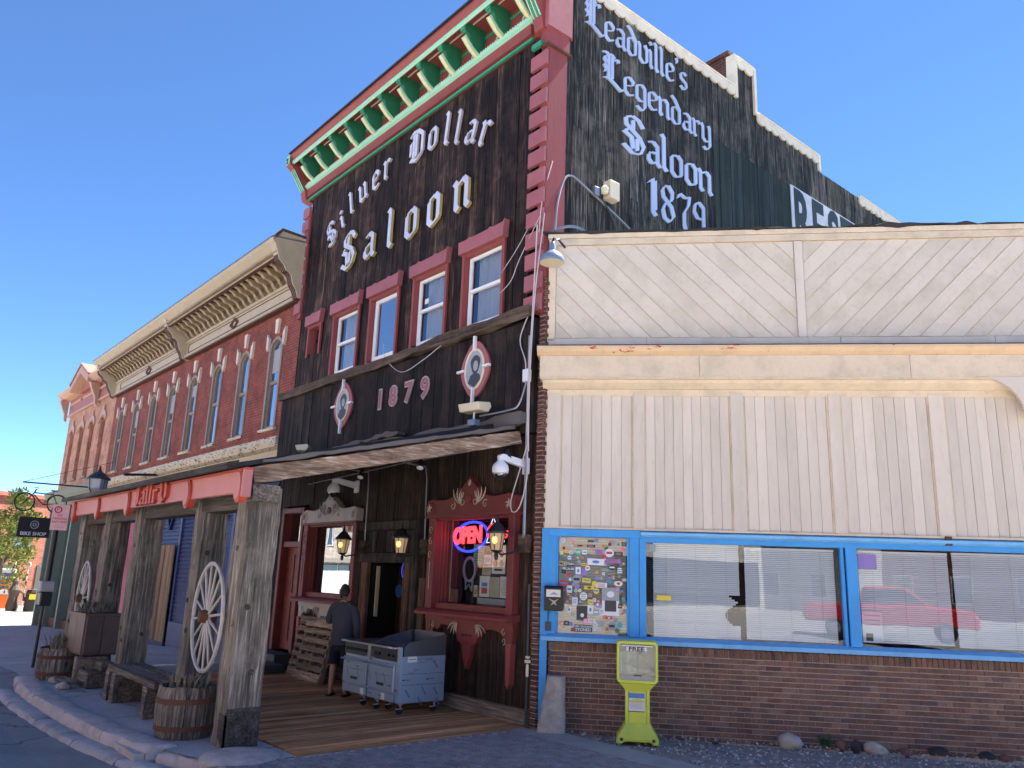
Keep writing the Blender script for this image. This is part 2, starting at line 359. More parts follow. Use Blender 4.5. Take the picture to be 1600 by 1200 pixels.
def copy_tree(o, loc, rz, label, group=None, parent=None):
    ALLCH.clear()
    for x in list(COL.objects):
        if x.parent: ALLCH.setdefault(x.parent.name, []).append(x)
    c = copy_obj(o, parent); c.location = loc; c.rotation_euler = (0, 0, rz); c['label'] = label
    if group: c['group'] = group
    return c
UNIT = {}
def unit_box(mat):
    if mat not in UNIT:
        me = bpy.data.meshes.new('unit_'+mat); mb = MB().box(-.5, .5, -.5, .5, -.5, .5)
        me.from_pydata(mb.v, [], mb.f); me.materials.append(MATS[mat])
        bm = bmesh.new(); bm.from_mesh(me); bmesh.ops.recalc_face_normals(bm, faces=bm.faces); bm.to_mesh(me); bm.free(); UNIT[mat] = me
    return UNIT[mat]
def piece(name, mat, parent, c, sz, rot=(0, 0, 0)):
    o = bpy.data.objects.new(name, unit_box(mat)); COL.objects.link(o); o.parent = parent
    o.location = c; o.scale = sz; o.rotation_euler = rot; return o
def rnd(a, b): return random.uniform(a, b)
def tmesh(s, size=1.0, ext=.004, shear=0, align='CENTER', spacing=1.0, sx=1.0, bold=0):
    """text as a mesh in the XY plane, facing +Z"""
    cu = bpy.data.curves.new('t', 'FONT'); cu.body = s; cu.size = size; cu.extrude = ext; cu.shear = shear; cu.align_x = align; cu.align_y = 'CENTER'
    cu.space_character = spacing; cu.resolution_u = 3; cu.offset = bold
    ob = bpy.data.objects.new('t', cu); COL.objects.link(ob); bpy.context.view_layer.update()
    me = bpy.data.meshes.new_from_object(ob.evaluated_get(bpy.context.evaluated_depsgraph_get()))
    bpy.data.objects.remove(ob); bpy.data.curves.remove(cu)
    if sx != 1.0:
        for v in me.vertices: v.co.x *= sx
    me.materials.clear(); return me
def text(name, s, mat, parent, O, U, V, size=1.0, ext=.004, **k):
    """text centred on O, running along U with up vector V"""
    U = Vector(U).normalized(); V = Vector(V).normalized(); W = U.cross(V)
    me = tmesh(s, size, ext, **k); M = Matrix((U, V, W)).transposed().to_4x4(); M.translation = Vector(O)
    me.transform(M); me.materials.append(MATS[mat])
    o = bpy.data.objects.new(name, me); COL.objects.link(o); o.parent = parent; return o

# broad-nib blackletter --------------------------------------------------
def Mn(x): return [(x-.1, .98), (x, .86), (x, .14), (x+.1, .02)]
BL = {
 'n': ([Mn(0), [(0, .8), (.28, 1.0), (.42, .86), (.42, .14), (.52, .02)]], .70),
 'l': ([[(-.1, 1.56), (0, 1.44), (0, .14), (.12, .02)]], .34),
 'i': ([Mn(0), [(-.06, 1.42), (.06, 1.3)]], .34),
 'a': ([[(.02, .9), (.2, 1.0), (.38, .86), (.38, .14), (.5, .02)], [(.38, .56), (.1, .5), (0, .36), (0, .16), (.12, .02), (.38, .2)]], .66),
 'o': ([[(0, .84), (0, .16), (.16, 0), (.42, .16), (.42, .84), (.26, 1.0), (0, .84)]], .66),
 'd': ([[(0, .84), (0, .16), (.16, 0), (.42, .16), (.42, .9), (.16, 1.35), (-.04, 1.5)], [(0, .84), (.26, 1.0), (.42, .84)]], .66),
 'e': ([[(0, .84), (0, .16), (.18, 0), (.42, .16)], [(0, .84), (.22, 1.0), (.42, .84), (.38, .62), (.05, .46)]], .62),
 'r': ([Mn(0), [(0, .78), (.2, .98), (.36, .86)]], .52),
 's': ([[(.38, .88), (.24, 1.0), (.02, .84), (.05, .6), (.36, .42), (.4, .18), (.2, .0), (0, .14)]], .62),
 'v': ([[(-.08, 1.02), (.02, .88), (.02, .2), (.2, .0), (.44, .16), (.44, .84), (.32, 1.04)]], .68),
 'u': ([Mn(0), [(0, .14), (.16, .0), (.42, .2)], Mn(.42)], .70),
 'g': ([[(0, .84), (0, .2), (.16, .06), (.42, .2)], [(0, .84), (.26, 1), (.42, .86), (.42, -.2), (.24, -.42), (-.02, -.28)]], .66),
 'y': ([[(-.08, 1.02), (.02, .88), (.02, .2), (.18, .05), (.44, .2)], [(.36, 1.06), (.44, .94), (.44, -.15), (.2, -.42), (.02, -.3)]], .68),
 'L': ([[(-.12, 1.5), (.04, 1.6), (.2, 1.52), (.3, 1.62), (.46, 1.48)], [(.02, 1.38), (-.05, 1.2), (.06, 1.05), (-.05, .88), (.06, .72), (-.02, .5)], [(.16, 1.5), (.16, .2)], [(.34, 1.5), (.34, .3)], [(.34, 1.3), (.62, 1.5), (.66, 1.36)], [(-.06, .2), (.2, .26), (.5, .1), (.8, -.08), (.9, .12)]], 1.02),
 'S': ([[(.78, 1.3), (.6, 1.55), (.34, 1.6), (.08, 1.4), (.1, 1.12), (.62, .82), (.8, .5), (.66, .12), (.34, 0), (-.02, .22)], [(.36, 1.42), (.36, .98)], [(.0, .78), (.3, .66), (.36, .2)], [(.2, .95), (.02, .8)], [(.52, .72), (.52, .2)]], 1.0),
 'D': ([[(-.04, 1.34), (.12, 1.5), (.5, 1.48), (.82, 1.2), (.82, .3), (.45, 0), (.04, .14)], [(.24, 1.42), (.24, .15)], [(.42, 1.38), (.42, .2)], [(.04, 1.0), (.04, .4)]], 1.06),
 'V': ([[(-.08, 1.5), (.06, 1.4), (.1, .4), (.36, .0), (.6, .3), (.6, 1.2), (.5, 1.5)]], .85),
 'I': ([[(-.1, 1.5), (.05, 1.4), (.05, .14), (.18, .02)], [(.2, 1.5), (.2, .1)]], .5),
 "'": ([[(0, 1.56), (.06, 1.44), (.02, 1.26)]], .26),
 '1': ([[(-.14, 1.2), (.06, 1.46), (.06, .14), (.2, .0)], [(.16, 1.4), (.16, .2)]], .5),
 '8': ([[(.1, 1.4), (.0, 1.2), (.04, .95), (.4, .66), (.5, .3), (.3, 0), (.08, .1), (0, .4), (.1, .66), (.42, .95), (.44, 1.25), (.26, 1.48), (.1, 1.4)]], .76),
 '7': ([[(-.04, 1.2), (.04, 1.42), (.3, 1.34), (.52, 1.46), (.46, 1.1), (.24, .7), (.24, .2), (.3, 0)]], .74),
 '9': ([[(.44, .8), (.16, .76), (.0, .98), (.04, 1.3), (.24, 1.46), (.46, 1.3), (.46, .5), (.4, 0)]], .7),
}
def blackletter(ch, O, U, V, Wn, sx, sz, depth, name, mats, parent, nib=.20, na=40):
    """one letter cut from board: O lower-left corner, U right, V up, Wn outward"""
    strokes, adv = BL[ch]; O = Vector(O); U = Vector(U); V = Vector(V); Wn = Vector(Wn)
    mb = MB(); hx = nib/2*cos(radians(na)); hy = nib/2*sin(radians(na)); k = 0
    fn = lambda u, v, w: O+U*(u*sx)+V*(v*sz)+Wn*w
    for st in strokes:
        for (x0, y0), (x1, y1) in zip(st, st[1:]):
            pts = [(x0-hx, y0-hy), (x0+hx, y0+hy), (x1+hx, y1+hy), (x1-hx, y1-hy)]
            area = sum(pts[i][0]*pts[(i+1) % 4][1]-pts[(i+1) % 4][0]*pts[i][1] for i in range(4))/2
            if abs(area) < .012:   # stroke along the nib: give it some body
                dx, dy = x1-x0, y1-y0; L = math.hypot(dx, dy) or 1; ox, oy = -dy/L*.035, dx/L*.035
                pts = [(x0+ox-hx*.3, y0+oy-hy*.3), (x0-ox-hx*.3, y0-oy-hy*.3), (x1-ox+hx*.3, y1-oy+hy*.3), (x1+ox+hx*.3, y1+oy+hy*.3)]
            d = depth+.0009*k; k += 1
            n0 = len(mb.f); mb.prism(pts, .0002*k, d, fn)
            if isinstance(mats, (list, tuple)) and len(mats) > 1:
                mb.mi[n0] = 1
                for i in range(n0+2, n0+6): mb.mi[i] = 1
    return mb.build(name, mats, parent)
def blackline(txt, O, U, V, Wn, sx, sz, depth, name, mats, parent, gap=0.0):
    x = 0; n = 0
    for ch in txt:
        blackletter(ch, Vector(O)+Vector(U)*(x*sx), U, V, Wn, sx, sz, depth, name, mats, parent); x += BL[ch][1]+gap; n += 1
    return x*sx
def zf(x): return 0.0 if x > -9 else (-(-9-x)*.035 if x > -36 else -.945)
def sub_empty(name, parent):
    o = bpy.data.objects.new(name, None); o.empty_display_size = .1; COL.objects.link(o); o.parent = parent; return o
# ================================================================ ground, road, pavement
def sheet(name, xs, ys, zfn, mat):
    mb = MB(); vs = [(x, y, zfn(x, y)) for y in ys for x in xs]; n = len(xs)
    fs = [(j*n+i, j*n+i+1, (j+1)*n+i+1, (j+1)*n+i) for j in range(len(ys)-1) for i in range(n-1)]
    mb.add(vs, fs); return struct(name, mb, mat)
XS = [-600, -120, -60, -36, -30, -20, -9, 0, 4, 12, 30, 80, 600]
def crown(y): return -.16 if y > -5.6 else (-.16+.44*min(1, (-5.6-y)/3.6))
sheet('ground', [-700, -100, 100, 700], [-700, -100, 100, 700], lambda x, y: -2.6, 'earth')
sheet('road', XS, [-9.2, -8, -6.8, -5.6, -5.0, -4.7], lambda x, y: zf(x)+crown(y)-.004, 'asphalt')
sheet('opposite_road', XS, [-90, -40, -22, -15, -9.2], lambda x, y: zf(x)+crown(y)-.004, 'road_bounce')
sheet('cross_street', [-600, -120, -60, -34.4], [-4.7, 0, 30, 200], lambda x, y: zf(x)-.01, 'street_far')
sheet('side_street', [3.2, 12, 30, 80, 600], [-4.7, -2.5], lambda x, y: -.004 if y > -3 else -.16, 'pavement_concrete')
sheet('sidewalk', [-34.4, -30, -20, -14, -9, -7.6], [-4.75, -2, 1.0], lambda x, y: zf(x)-.004, 'sidewalk_mat')
mb = MB(); mb.add([(-7.6, -4.85, -.004), (-5, -4.85, -.004), (-2.3, -4.7, -.004), (-.9, -4.5, -.004), (-.25, -4.3, -.004), (0, -3.9, -.004), (0, -3.45, -.004), (-7.6, -3.45, -.004)], [(0, 1, 2, 3, 4, 5, 6, 7)])
mb.add([(-7.6, -3.45, -.12), (0, -3.45, -.12), (0, .2, -.12), (-7.6, .2, -.12)], [(0, 1, 2, 3)]); mb.add([(-7.6, -3.45, -.12), (-7.6, .2, -.12), (-7.6, .2, -.004), (-7.6, -3.45, -.004)], [(0, 1, 2, 3)])
mb.add([(-8.5, -3.45, -.002), (-7.6, -3.45, -.002), (-7.6, .2, -.002), (-8.5, .2, -.002)], [(0, 1, 2, 3)])
struct('porch_pavement', mb, 'sidewalk_mat')
# ramp where the kerb ends
mb = MB(); mb.add([(-34.4, -4.74, -.95), (-9, -4.74, -.003), (-8.15, -4.74, -.003), (-8.15, -6.3, -.07), (-9, -6.3, -.07), (-34.4, -6.3, -1.03)], [(0, 1, 4, 5), (1, 2, 3, 4)])
mb.add([(-8.15, -4.74, -.003), (-8.15, -6.3, -.07), (-7.0, -6.3, -.085), (-6.9, -5.3, -.168), (-7.6, -4.8, -.1)], [(0, 1, 2, 3, 4)])
struct('kerb_ramp', mb, 'asphalt')
# kerb: rounded upper stone and lower gutter step, one mesh each stone
kerb = [(-8.25, -4.85), (-7.2, -4.98), (-5.6, -5.02), (-3.9, -4.98), (-2.3, -4.88), (-1.05, -4.70)]
def kerb_stone(name, a, b, w, zt, zb, off, mat, seed, parent, taper=False):
    a = Vector((a[0], a[1])); b = Vector((b[0], b[1])); d = (b-a); L = d.length; d.normalize(); nrm = Vector((-d.y, d.x))
    rnd_ = random.Random(seed); ns = 10; prof = [(-.02, zb), (.0, zt-.045), (.03, zt-.008), (w*.3, zt), (w*.8, zt), (w, zt-.02), (w, zb)]
    mb = MB(); vs = []
    for i in range(ns+1):
        t = i/ns; c = a+d*(L*t)
        for (u, z) in prof:
            j = .012
            hz = 1.0
            if taper: hz = min(1, .25+t*3)
            zz = zb+(z-zb)*hz
            q = c+nrm*(u+off+rnd_.uniform(-j, j)); vs.append((q.x, q.y, zz+rnd_.uniform(-j, j)*.6))
    n = len(prof); fs = [(i*n+k, i*n+k+1, (i+1)*n+k+1, (i+1)*n+k) for i in range(ns) for k in range(n-1)]
    fs += [tuple(range(n))[::-1], tuple(range(ns*n, ns*n+n))]; mb.add(vs, fs)
    return mb.build(name, mat, parent, smooth=True)
kk = tag(MB().box(-8.2, -1.1, -4.83, -4.72, -.3, -.03).build('kerb', 'kerb_mat'), kind='structure')
for i, (a, b) in enumerate(zip(kerb, kerb[1:])):
    d = (Vector(b)-Vector(a)).normalized()*.012
    kerb_stone('kerb_stone', (a[0]+d.x, a[1]+d.y), (b[0]-d.x, b[1]-d.y), .34, .03, -.3, 0, 'kerb_mat', i, kk, i == 0)
    kerb_stone('gutter_stone', (a[0]+d.x-.3, a[1]+d.y), (b[0]-d.x-.3, b[1]-d.y), .26, -.10, -.35, -.265, 'gutter_mat', 50+i, kk, i == 0)
kerb_stone('kerb_stone', (-1.0, -4.62), (-.35, -4.35), .30, -.02, -.3, 0, 'kerb_mat', 77, kk)
kerb_stone('gutter_stone', (-1.3, -4.95), (-.05, -4.62), .24, -.10, -.35, -.02, 'gutter_mat', 78, kk)
mb = MB()
mb.lathe([(.42, -.1), (.42, .0), (.38, .03), (.2, .045), (.02, .05)], (-.28, -3.98, -.0), 20)
mb2 = mb.build('worn_slab', 'kerb_mat', kk, smooth=True)
# ---- paved pavement to the right of the deck
sw = struct('paved_sidewalk', MB().box(.0, 40, -4.7, -.36, -.2, -.012), 'mortar')
st = struct('concrete_edging', MB().box(.10, 40, -.36, .10, -.2, .004).box(.0, .1, -.36, -.1, -.2, .002), 'pavement_concrete')
pv = []
for j in range(46):
    for i in range(24):
        x = .02+i*.2+(.1 if j % 2 else 0); y = -.42-j*.095
        if y < -4.5: continue
        pv.append((x+.1, y, (Vector((x, y, 0))-CAM).length))
def inview(x, y, z=0, mar=40):
    v = Vector((x, y, z))-CAM; d = v.dot(fw)
    if d < .1: return False
    px = 800+F_PX*v.dot(r2)/d; py = 600-F_PX*v.dot(u2)/d
    return -mar < px < 1600+mar and -mar < py < 1200+mar
pv = [p for p in pv]
vis = sorted([p for p in pv if inview(p[0], p[1])], key=lambda p: p[2]); ids = set(id(p) for p in vis[:300])
rest = MB()
for p in pv:
    dz = rnd(-.003, .003); c = (p[0], p[1], -.012+dz); s = (.190, .086, .03)
    if id(p) in ids: piece('paver', 'paver', sw, c, s, (rnd(-.006, .006), rnd(-.006, .006), rnd(-.01, .01)))
    else: rest.obox(c, s)
tag(rest.build('paver_field', 'paver', sw), kind='stuff')
# ---- deck of the porch
deck = thing('porch_deck', 'weathered brown plank deck under the saloon porch', 'deck')
MB().box(-7.55, -.03, -3.42, .1, -.1, -.034).build('joist_base', 'matte_dark', deck)
x = -7.5
while x < -.05:
    wd = .138; piece('plank', 'deck_plank', deck, (x+wd/2, -1.66+rnd(-.01, .01), -.016+rnd(-.002, .002)), (wd-.008, 3.5+rnd(-.02, .02), .032), (0, rnd(-.008, .008), 0)); x += wd
MB().box(-.1, -.004, -3.42, -2.2, -.03, .006).build('edge_strip', 'deck_plank', deck)
# gravel and rocks
mb = MB(); mb.add([(.3, .10, -.02), (14, .10, -.02), (14, 11, -.02)], [(0, 1, 2)]); struct('gravel_bed', mb, 'gravel_bed')
ca, sa = cos(ANG), sin(ANG)
def KP(s, d, z=0): return Vector((s*ca+d*sa, s*sa-d*ca, z))
gb = MB(); rg = random.Random(3); shapes = []
for k in range(4600):
    s = rg.uniform(.5, 7.6); d = rg.random()*4.2; p = KP(s, d)
    if p.y < .11 or not inview(p.x, p.y, 0, 20): continue
    r = rg.uniform(.008, .022); c = p+Vector((0, 0, rg.uniform(-.01, .006)))
    R = Matrix.Rotation(rg.uniform(0, 6.28), 3, 'Z') @ Matrix.Rotation(rg.uniform(0, 6.28), 3, 'X')
    vs = [c+R @ Vector(v)*r*rg.uniform(.8, 1.2) for v in ((1.2, 0, 0), (-1.2, 0, 0), (0, .9, 0), (0, -.9, 0), (0, 0, .7), (0, 0, -.7))]
    gb.add(vs, [(0, 2, 4), (2, 1, 4), (1, 3, 4), (3, 0, 4), (2, 0, 5), (1, 2, 5), (3, 1, 5), (0, 3, 5)])
m_, t_, b_ = nodes('gravel_stuff'); g_ = N(t_, 'ShaderNodeNewGeometry')
r_ = ramp(t_, g_.outputs['Random Per Island'], [(0, (.14, .135, .14)), (.3, (.33, .32, .32)), (.6, (.46, .43, .40)), (.8, (.26, .2, .17)), (1, (.75, .72, .7))])
t_.links.new(r_.outputs[0], b_.inputs['Base Color']); b_.inputs['Roughness'].default_value = .85
tag(gb.build('gravel', 'gravel_stuff'), kind='stuff')
def rock(label, s, d, size, mat, flat=.7):
    bm = bmesh.new(); bmesh.ops.create_icosphere(bm, subdivisions=3, radius=1)
    off = Vector((rnd(0, 50), rnd(0, 50), 0))
    for v in bm.verts:
        n = 1+.28*noise.noise(v.co*1.1+off)+.08*noise.noise(v.co*3.5+off); v.co *= n
        v.co = Vector((v.co.x*size[0], v.co.y*size[1], v.co.z*size[2]*flat))
    me = bpy.data.meshes.new('rock'); bm.to_mesh(me); bm.free(); me.polygons.foreach_set('use_smooth', [True]*len(me.polygons)); me.materials.append(MATS[mat])
    o = bpy.data.objects.new('rock', me); COL.objects.link(o); p = KP(s, d); o.location = (p.x, p.y, size[2]*flat*.45); o.rotation_euler = (0, 0, rnd(0, 3))
    return tag(o, label, 'rock')
paint('rock_white', (.44, .40, .35), (.22, .17, .14), .6, ns=14, rough=.9); paint('rock_red', (.16, .075, .065), (.09, .05, .045), .5, ns=14, rough=.9); paint('rock_dark', (.035, .033, .036), (.07, .06, .06), .5, ns=14, rough=.9)
rock('large pale rounded rock alone left of the green weed', 3.38, .26, (.16, .12, .12), 'rock_white', .9)
rock('small dark red rock just right of the green weed', 4.02, .20, (.085, .07, .085), 'rock_red', .9)
rock('small blackish rock between the red rock and the long pale rock', 4.20, .26, (.07, .08, .09), 'rock_dark', .9)
rock('long pale rock right of the blackish rock', 4.40, .32, (.15, .10, .10), 'rock_white', .85)
rock('small reddish rock right of the long pale rock', 4.75, .36, (.085, .07, .07), 'rock_red', .85)
rock('flat dark rock against the brick wall at right', 5.22, .10, (.15, .08, .07), 'rock_dark')
rock('low dark rock at the brick wall before the corner of the frame', 5.75, .22, (.13, .09, .07), 'rock_dark')
rock('reddish rock half sunk beside the low dark rock', 5.95, .30, (.10, .07, .06), 'rock_red')
rock('dark pebble lying in the gravel beside the newspaper stand', 2.42, .40, (.05, .035, .025), 'rock_dark')
# weed
wd = MB(); rg = random.Random(5)
for k in range(70):
    a = rg.uniform(0, 6.28); L = rg.uniform(.06, .16); b = Vector((rg.uniform(-.06, .06), rg.uniform(-.03, .03), 0)); e = b+Vector((cos(a)*L*.7, sin(a)*L*.5, L)); q = Vector((-sin(a), cos(a), 0))*.006
    wd.add([b-q, b+q, e+q*.4, e-q*.4], [(0, 1, 2, 3)])
wd.lathe([(.05, 0), (.03, .03), (.01, .04)], (0, 0, 0), 8)
paint('weed_green', (.05, .11, .03), (.08, .09, .03), .5)
o = tag(wd.build('weed', 'weed_green'), 'small green weed growing against the brick wall', 'weed'); o.location = KP(3.85, .13)

# ================================================================ SALOON
sal = thing('saloon_building', 'tall dark plank saloon with green bracketed cornice and red corner blocks', 'saloon')
body = MB()
body.box(-8.78, -.07, .45, 14.2, 3.95, 11.6); body.box(-8.78, -.07, 2.2, 14.2, -1, 3.95); body.box(-8.78, -.07, .45, 2.2, -1.0, -.03)
body.box(-8.78, -8.6, .06, 2.2, -.03, 12.4); body.box(-.22, -.07, .06, 2.2, -.03, 12.4); body.box(-8.6, -.22, .06, .45, 3.7, 6.0); body.box(-8.6, -.22, .06, .45, 7.62, 12.4)
# wall body around the ground floor openings and the upper windows
for a, b in ((-8.6, -8.42), (-7.35, -7.12), (-5.1, -4.62), (-3.3, -2.46), (-.45, -.22)): body.box(a, b, .06, .45, -.03, 3.7)
body.box(-7.12, -5.1, .06, .45, -.03, 1.42); body.box(-2.46, -.45, .06, .45, -.03, 1.42)
body.box(-8.42, -7.35, .06, .45, 3.35, 3.7); body.box(-7.12, -5.1, .06, .45, 3.05, 3.7); body.box(-4.62, -3.3, .06, .45, 2.8, 3.7); body.box(-2.46, -.45, .06, .45, 3.05, 3.7)
WX = [(-8.15, -7.48, 0), (-6.92, -5.74, 1), (-5.33, -4.19, 2), (-3.70, -2.56, 1), (-2.11, -.93, 1)]
ed = [-8.6]+[v for wx in WX for v in (wx[0]+.06, wx[1]-.06)]+[-.22]
for i in range(0, len(ed), 2): body.box(ed[i], ed[i+1], .06, .45, 6.0, 7.62)
body.build('wall', 'matte_dark', sal)
MB().box(-8.7, -.1, .5, 14.1, 11.6, 11.75).build('roof', 'roof_dark', sal)
# upper facade boards, cut round the windows
def cut_boards(x0, x1, zlo, zhi, y, mat, wmin, wmax, holes, th=.028, seed=1):
    rg = random.Random(seed); x = x0
    while x < x1-.02:
        wd = min(rg.uniform(wmin, wmax), x1-x); 
        segs = [(zlo, zhi)]
        for hx0, hx1, hz0, hz1 in holes:
            if x+wd > hx0+.01 and x < hx1-.01:
                ns = []
                for a, b in segs:
                    if hz0 > a and hz0 < b: ns.append((a, hz0))
                    if hz1 < b and hz1 > a: ns.append((hz1, b))
                    if hz0 >= b or hz1 <= a: ns.append((a, b))
                segs = ns
        # trim the board where a hole edge runs through it
        bx0, bx1 = x, x+wd
        parts = []
        for hx0, hx1, hz0, hz1 in holes:
            if bx0 < hx0-.03 < bx1: parts.append((bx0, hx0, hz0, hz1))
            if bx0 < hx1+.03 < bx1: parts.append((hx1, bx1, hz0, hz1))
        for a, b in segs:
            if b-a < .03: continue
            t = th+rg.uniform(0, .014)
            cuts = [a, b]
            if b-a > 4 and rg.random() < .35: cuts = [a, rg.uniform(a+1, b-1), b]
            for c, d in zip(cuts, cuts[1:]):
                piece('plank', mat, sal, ((bx0+bx1)/2, y-t/2, (c+d)/2), (wd-rg.uniform(.004, .011), t, d-c-.004), (0, rg.uniform(-.0006, .0006), 0))
        for a, b, c, d in parts:
            piece('plank', mat, sal, ((a+b)/2, y-.015, (c+d)/2), (b-a-.004, .03, d-c-.004))
        x += wd
holes = [(a+.03, b-.03, 6.02 if k else 6.85, 7.66) for a, b, k in WX]
cut_boards(-8.62, -.36, 5.99, 11.03, .055, 'facade_board', .17, .23, holes)
# boards of the projecting strip below the band
cut_boards(-8.95, -.04, 4.1, 5.86, -.085, 'lower_board', .17, .26, [], seed=2)
body2 = MB().box(-8.94, -.05, -.083, .055, 4.1, 5.9); body2.build('furring', 'matte_dark', sal)
# porch wall boards
ph = [(-8.42, -7.35, -1, 3.35), (-7.12, -5.1, 1.42, 3.05), (-4.62, -3.3, -1, 2.72), (-2.46, -.45, 1.42, 3.05)]
cut_boards(-8.9, -.06, .04, 4.09, .055, 'porch_board', .16, .26, ph, seed=3)
# rough band and base board
def rough_beam(name, p0, p1, h, t, mat, parent, seed=0, amp=.02, n=26):
    p0 = Vector(p0); p1 = Vector(p1); d = p1-p0; L = d.length; d.normalize(); z = Vector((0, 0, 1)); u = (z-d*z.dot(d)).normalized(); s = d.cross(u)
    vs = []; mb = MB()
    for i in range(n+1):
        c = p0+d*(L*i/n)
        for a, b in ((-.5, -.5), (.5, -.5), (.5, .5), (-.5, .5)):
            j = amp*noise.noise(Vector((i*.7+seed*9, a*7, b*5)))+amp*.6*noise.noise(Vector((i*2.1+seed*9, a*7, b*5+3)))
            vs.append(c+u*(h*b+j*2)+s*(t*a+j))
    fs = [(i*4+k, i*4+(k+1) % 4, (i+1)*4+(k+1) % 4, (i+1)*4+k) for i in range(n) for k in range(4)]+[(0, 1, 2, 3), (n*4+3, n*4+2, n*4+1, n*4)]
    mb.add(vs, fs); return mb.build(name, mat, parent)
rough_beam('band_board', (-9.0, -.17, 5.93), (-.06, -.17, 5.99), .17, .11, 'band_wood', sal, 1)
rough_beam('base_board', (-3.2, -.01, .11), (-.04, -.01, .11), .20, .06, 'bench_wood', sal, 2, .006)
rough_beam('base_board', (-7.1, -.01, .11), (-4.75, -.01, .11), .20, .06, 'bench_wood', sal, 3, .006)
# windows
for i, (a, b, k) in enumerate(WX):
    zt, zb = 7.54, (6.18 if k else 6.88)
    fr = MB()
    fr.box(a+.05, a+.09, -.02, .16, zb, zt).box(b-.09, b-.05, -.02, .16, zb, zt).box(a+.09, b-.09, -.02, .16, zt-.06, zt)
    fr.box(a, a+.07, -.035, -.02+.03, zb-.1, zt).box(b-.07, b, -.035, .01, zb-.1, zt)
    f = fr.build('window', 'saloon_red', sal)
    hd = MB(); n = 6; pts = [(a-.03, zt), (b+.03, zt)]
    top = [(b+.06, zt+.30), (b+.02, zt+.25), (b-.25, zt+.24), (b-.32, zt+.27), (b-.4, zt+.24), (a+.35, zt+.235), (a+.28, zt+.262), (a+.2, zt+.235), (a-.04, zt+.24)]
    hd.prism(pts+top, 0, .12, lambda u, v, w_: Vector((u, .03-w_-.02, v))).build('window_head', 'pink_trim', f)
    sm = MB(); sx0, sx1 = (a+.02, b-.02)
    zs = 6.03
    sm.add([(sx0, -.09, zs), (sx1, -.09, zs), (sx1, -.075, zs+.07), (sx0, -.075, zs+.07), (sx0, .12, zs+.17), (sx1, .12, zs+.17), (sx0, .12, zs), (sx1, .12, zs)], [(0, 1, 2, 3), (3, 2, 5, 4), (0, 3, 4, 6), (1, 7, 5, 2), (0, 6, 7, 1)])
    sm.build('window_sill', 'pink_trim', f)
    sash = MB(); x0, x1 = a+.10, b-.10; t = .055 if k != 2 else .075; y0, y1 = (.06, .12) if k else (.24, .30)
    sash.box(x0, x0+t, y0, y1, zb, zt-.06).box(x1-t, x1, y0, y1, zb, zt-.06).box(x0+t, x1-t, y0, y1, zt-.06-t, zt-.06).box(x0+t, x1-t, y0, y1, zb, zb+t)
    mid = (zb+zt)/2-.02
    if k != 2: sash.box(x0+t, x1-t, y0-.01, y1, mid-.03, mid+.03)
    if k != 2: sash.box(x0+t, x0+t+.02, y0+.02, y1, zb+t, mid-.03).box(x1-t-.02, x1-t, y0+.02, y1, zb+t, mid-.03)
    sash.build('sash', 'vinyl_white', f, bevel=.006)
    for za, zc in (((zb, mid), (mid, zt)) if k != 2 else ((zb, zt),)):
        MB().box(x0+.02, x1-.02, .095, .099, za+.02, zc-.07).build('pane', 'glass' if k != 2 else 'sky_glass', f)
    # curtain standing behind the glass
    if k != 2:
        cm = MB(); n = 18; vs = []
        for j in range(n+1):
            xx = x0+.12+(x1-x0-.12)*j/n; yy = .20+.02*sin(j*1.9)
            vs += [(xx, yy, zb+.02), (xx, yy, zt-.05)]
        cm.add(vs, [(2*j, 2*j+2, 2*j+3, 2*j+1) for j in range(n)]); cm.build('curtain', 'curtain', f)
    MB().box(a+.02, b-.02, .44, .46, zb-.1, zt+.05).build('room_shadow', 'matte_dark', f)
MB().box(-3.42, -3.30, .088, .094, 6.98, 7.08).build('note', 'paper', sal)
# corner quoins
for sgn, xc in ((1, -.355), (-1, -8.62)):
    q = MB()
    if sgn > 0: q.box(-.13, .045, -.03, .40, 5.98, 10.72)
    else: q.box(-8.86, -8.66, -.03, .30, 7.9, 10.72)
    q.build('corner_board', 'saloon_red', sal)
    z = 6.02 if sgn > 0 else 8.02
    while z < 10.6:
        if sgn > 0: piece('quoin', 'pink_trim', sal, (-.155, -.045, z+.13), (.40, .06, .262))
        else: piece('quoin', 'pink_trim', sal, (-8.80, -.045, z+.13), (.34, .06, .262))
        if sgn < 0: piece('quoin', 'pink_trim', sal, (-8.95, .1, z+.13), (.06, .3, .262))
        z += .362
# cornice
co = MB().box(-8.9, .06, -.02, .5, 11.06, 12.45); co.build('frieze', 'saloon_red', sal)
MB().box(-8.86, -.36, -.065, -.02, 11.03, 11.08).build('moulding', 'green_mid', sal)
MB().box(-8.86, -.36, -.10, -.02, 11.12, 11.33).build('band', 'saloon_red', sal)
MB().prism([(-0.1, 11.33), (-0.16, 11.36), (-0.17, 11.42), (-0.02, 11.42), (-0.02, 11.33)], -8.86, -.10, lambda u, v, w_: Vector((w_, u, v))).build('moulding', 'green_light', sal)
dn = MB(); x = -8.8
while x < -.4: dn.box(x, x+.035, -.15, -.10, 11.435, 11.475); x += .07
tag(dn.build('bead_row', 'hood_cream', sal), kind='stuff')
MB().box(-8.84, -.12, -.13, -.02, 11.42, 11.435).build('shelf', 'saloon_red', sal)
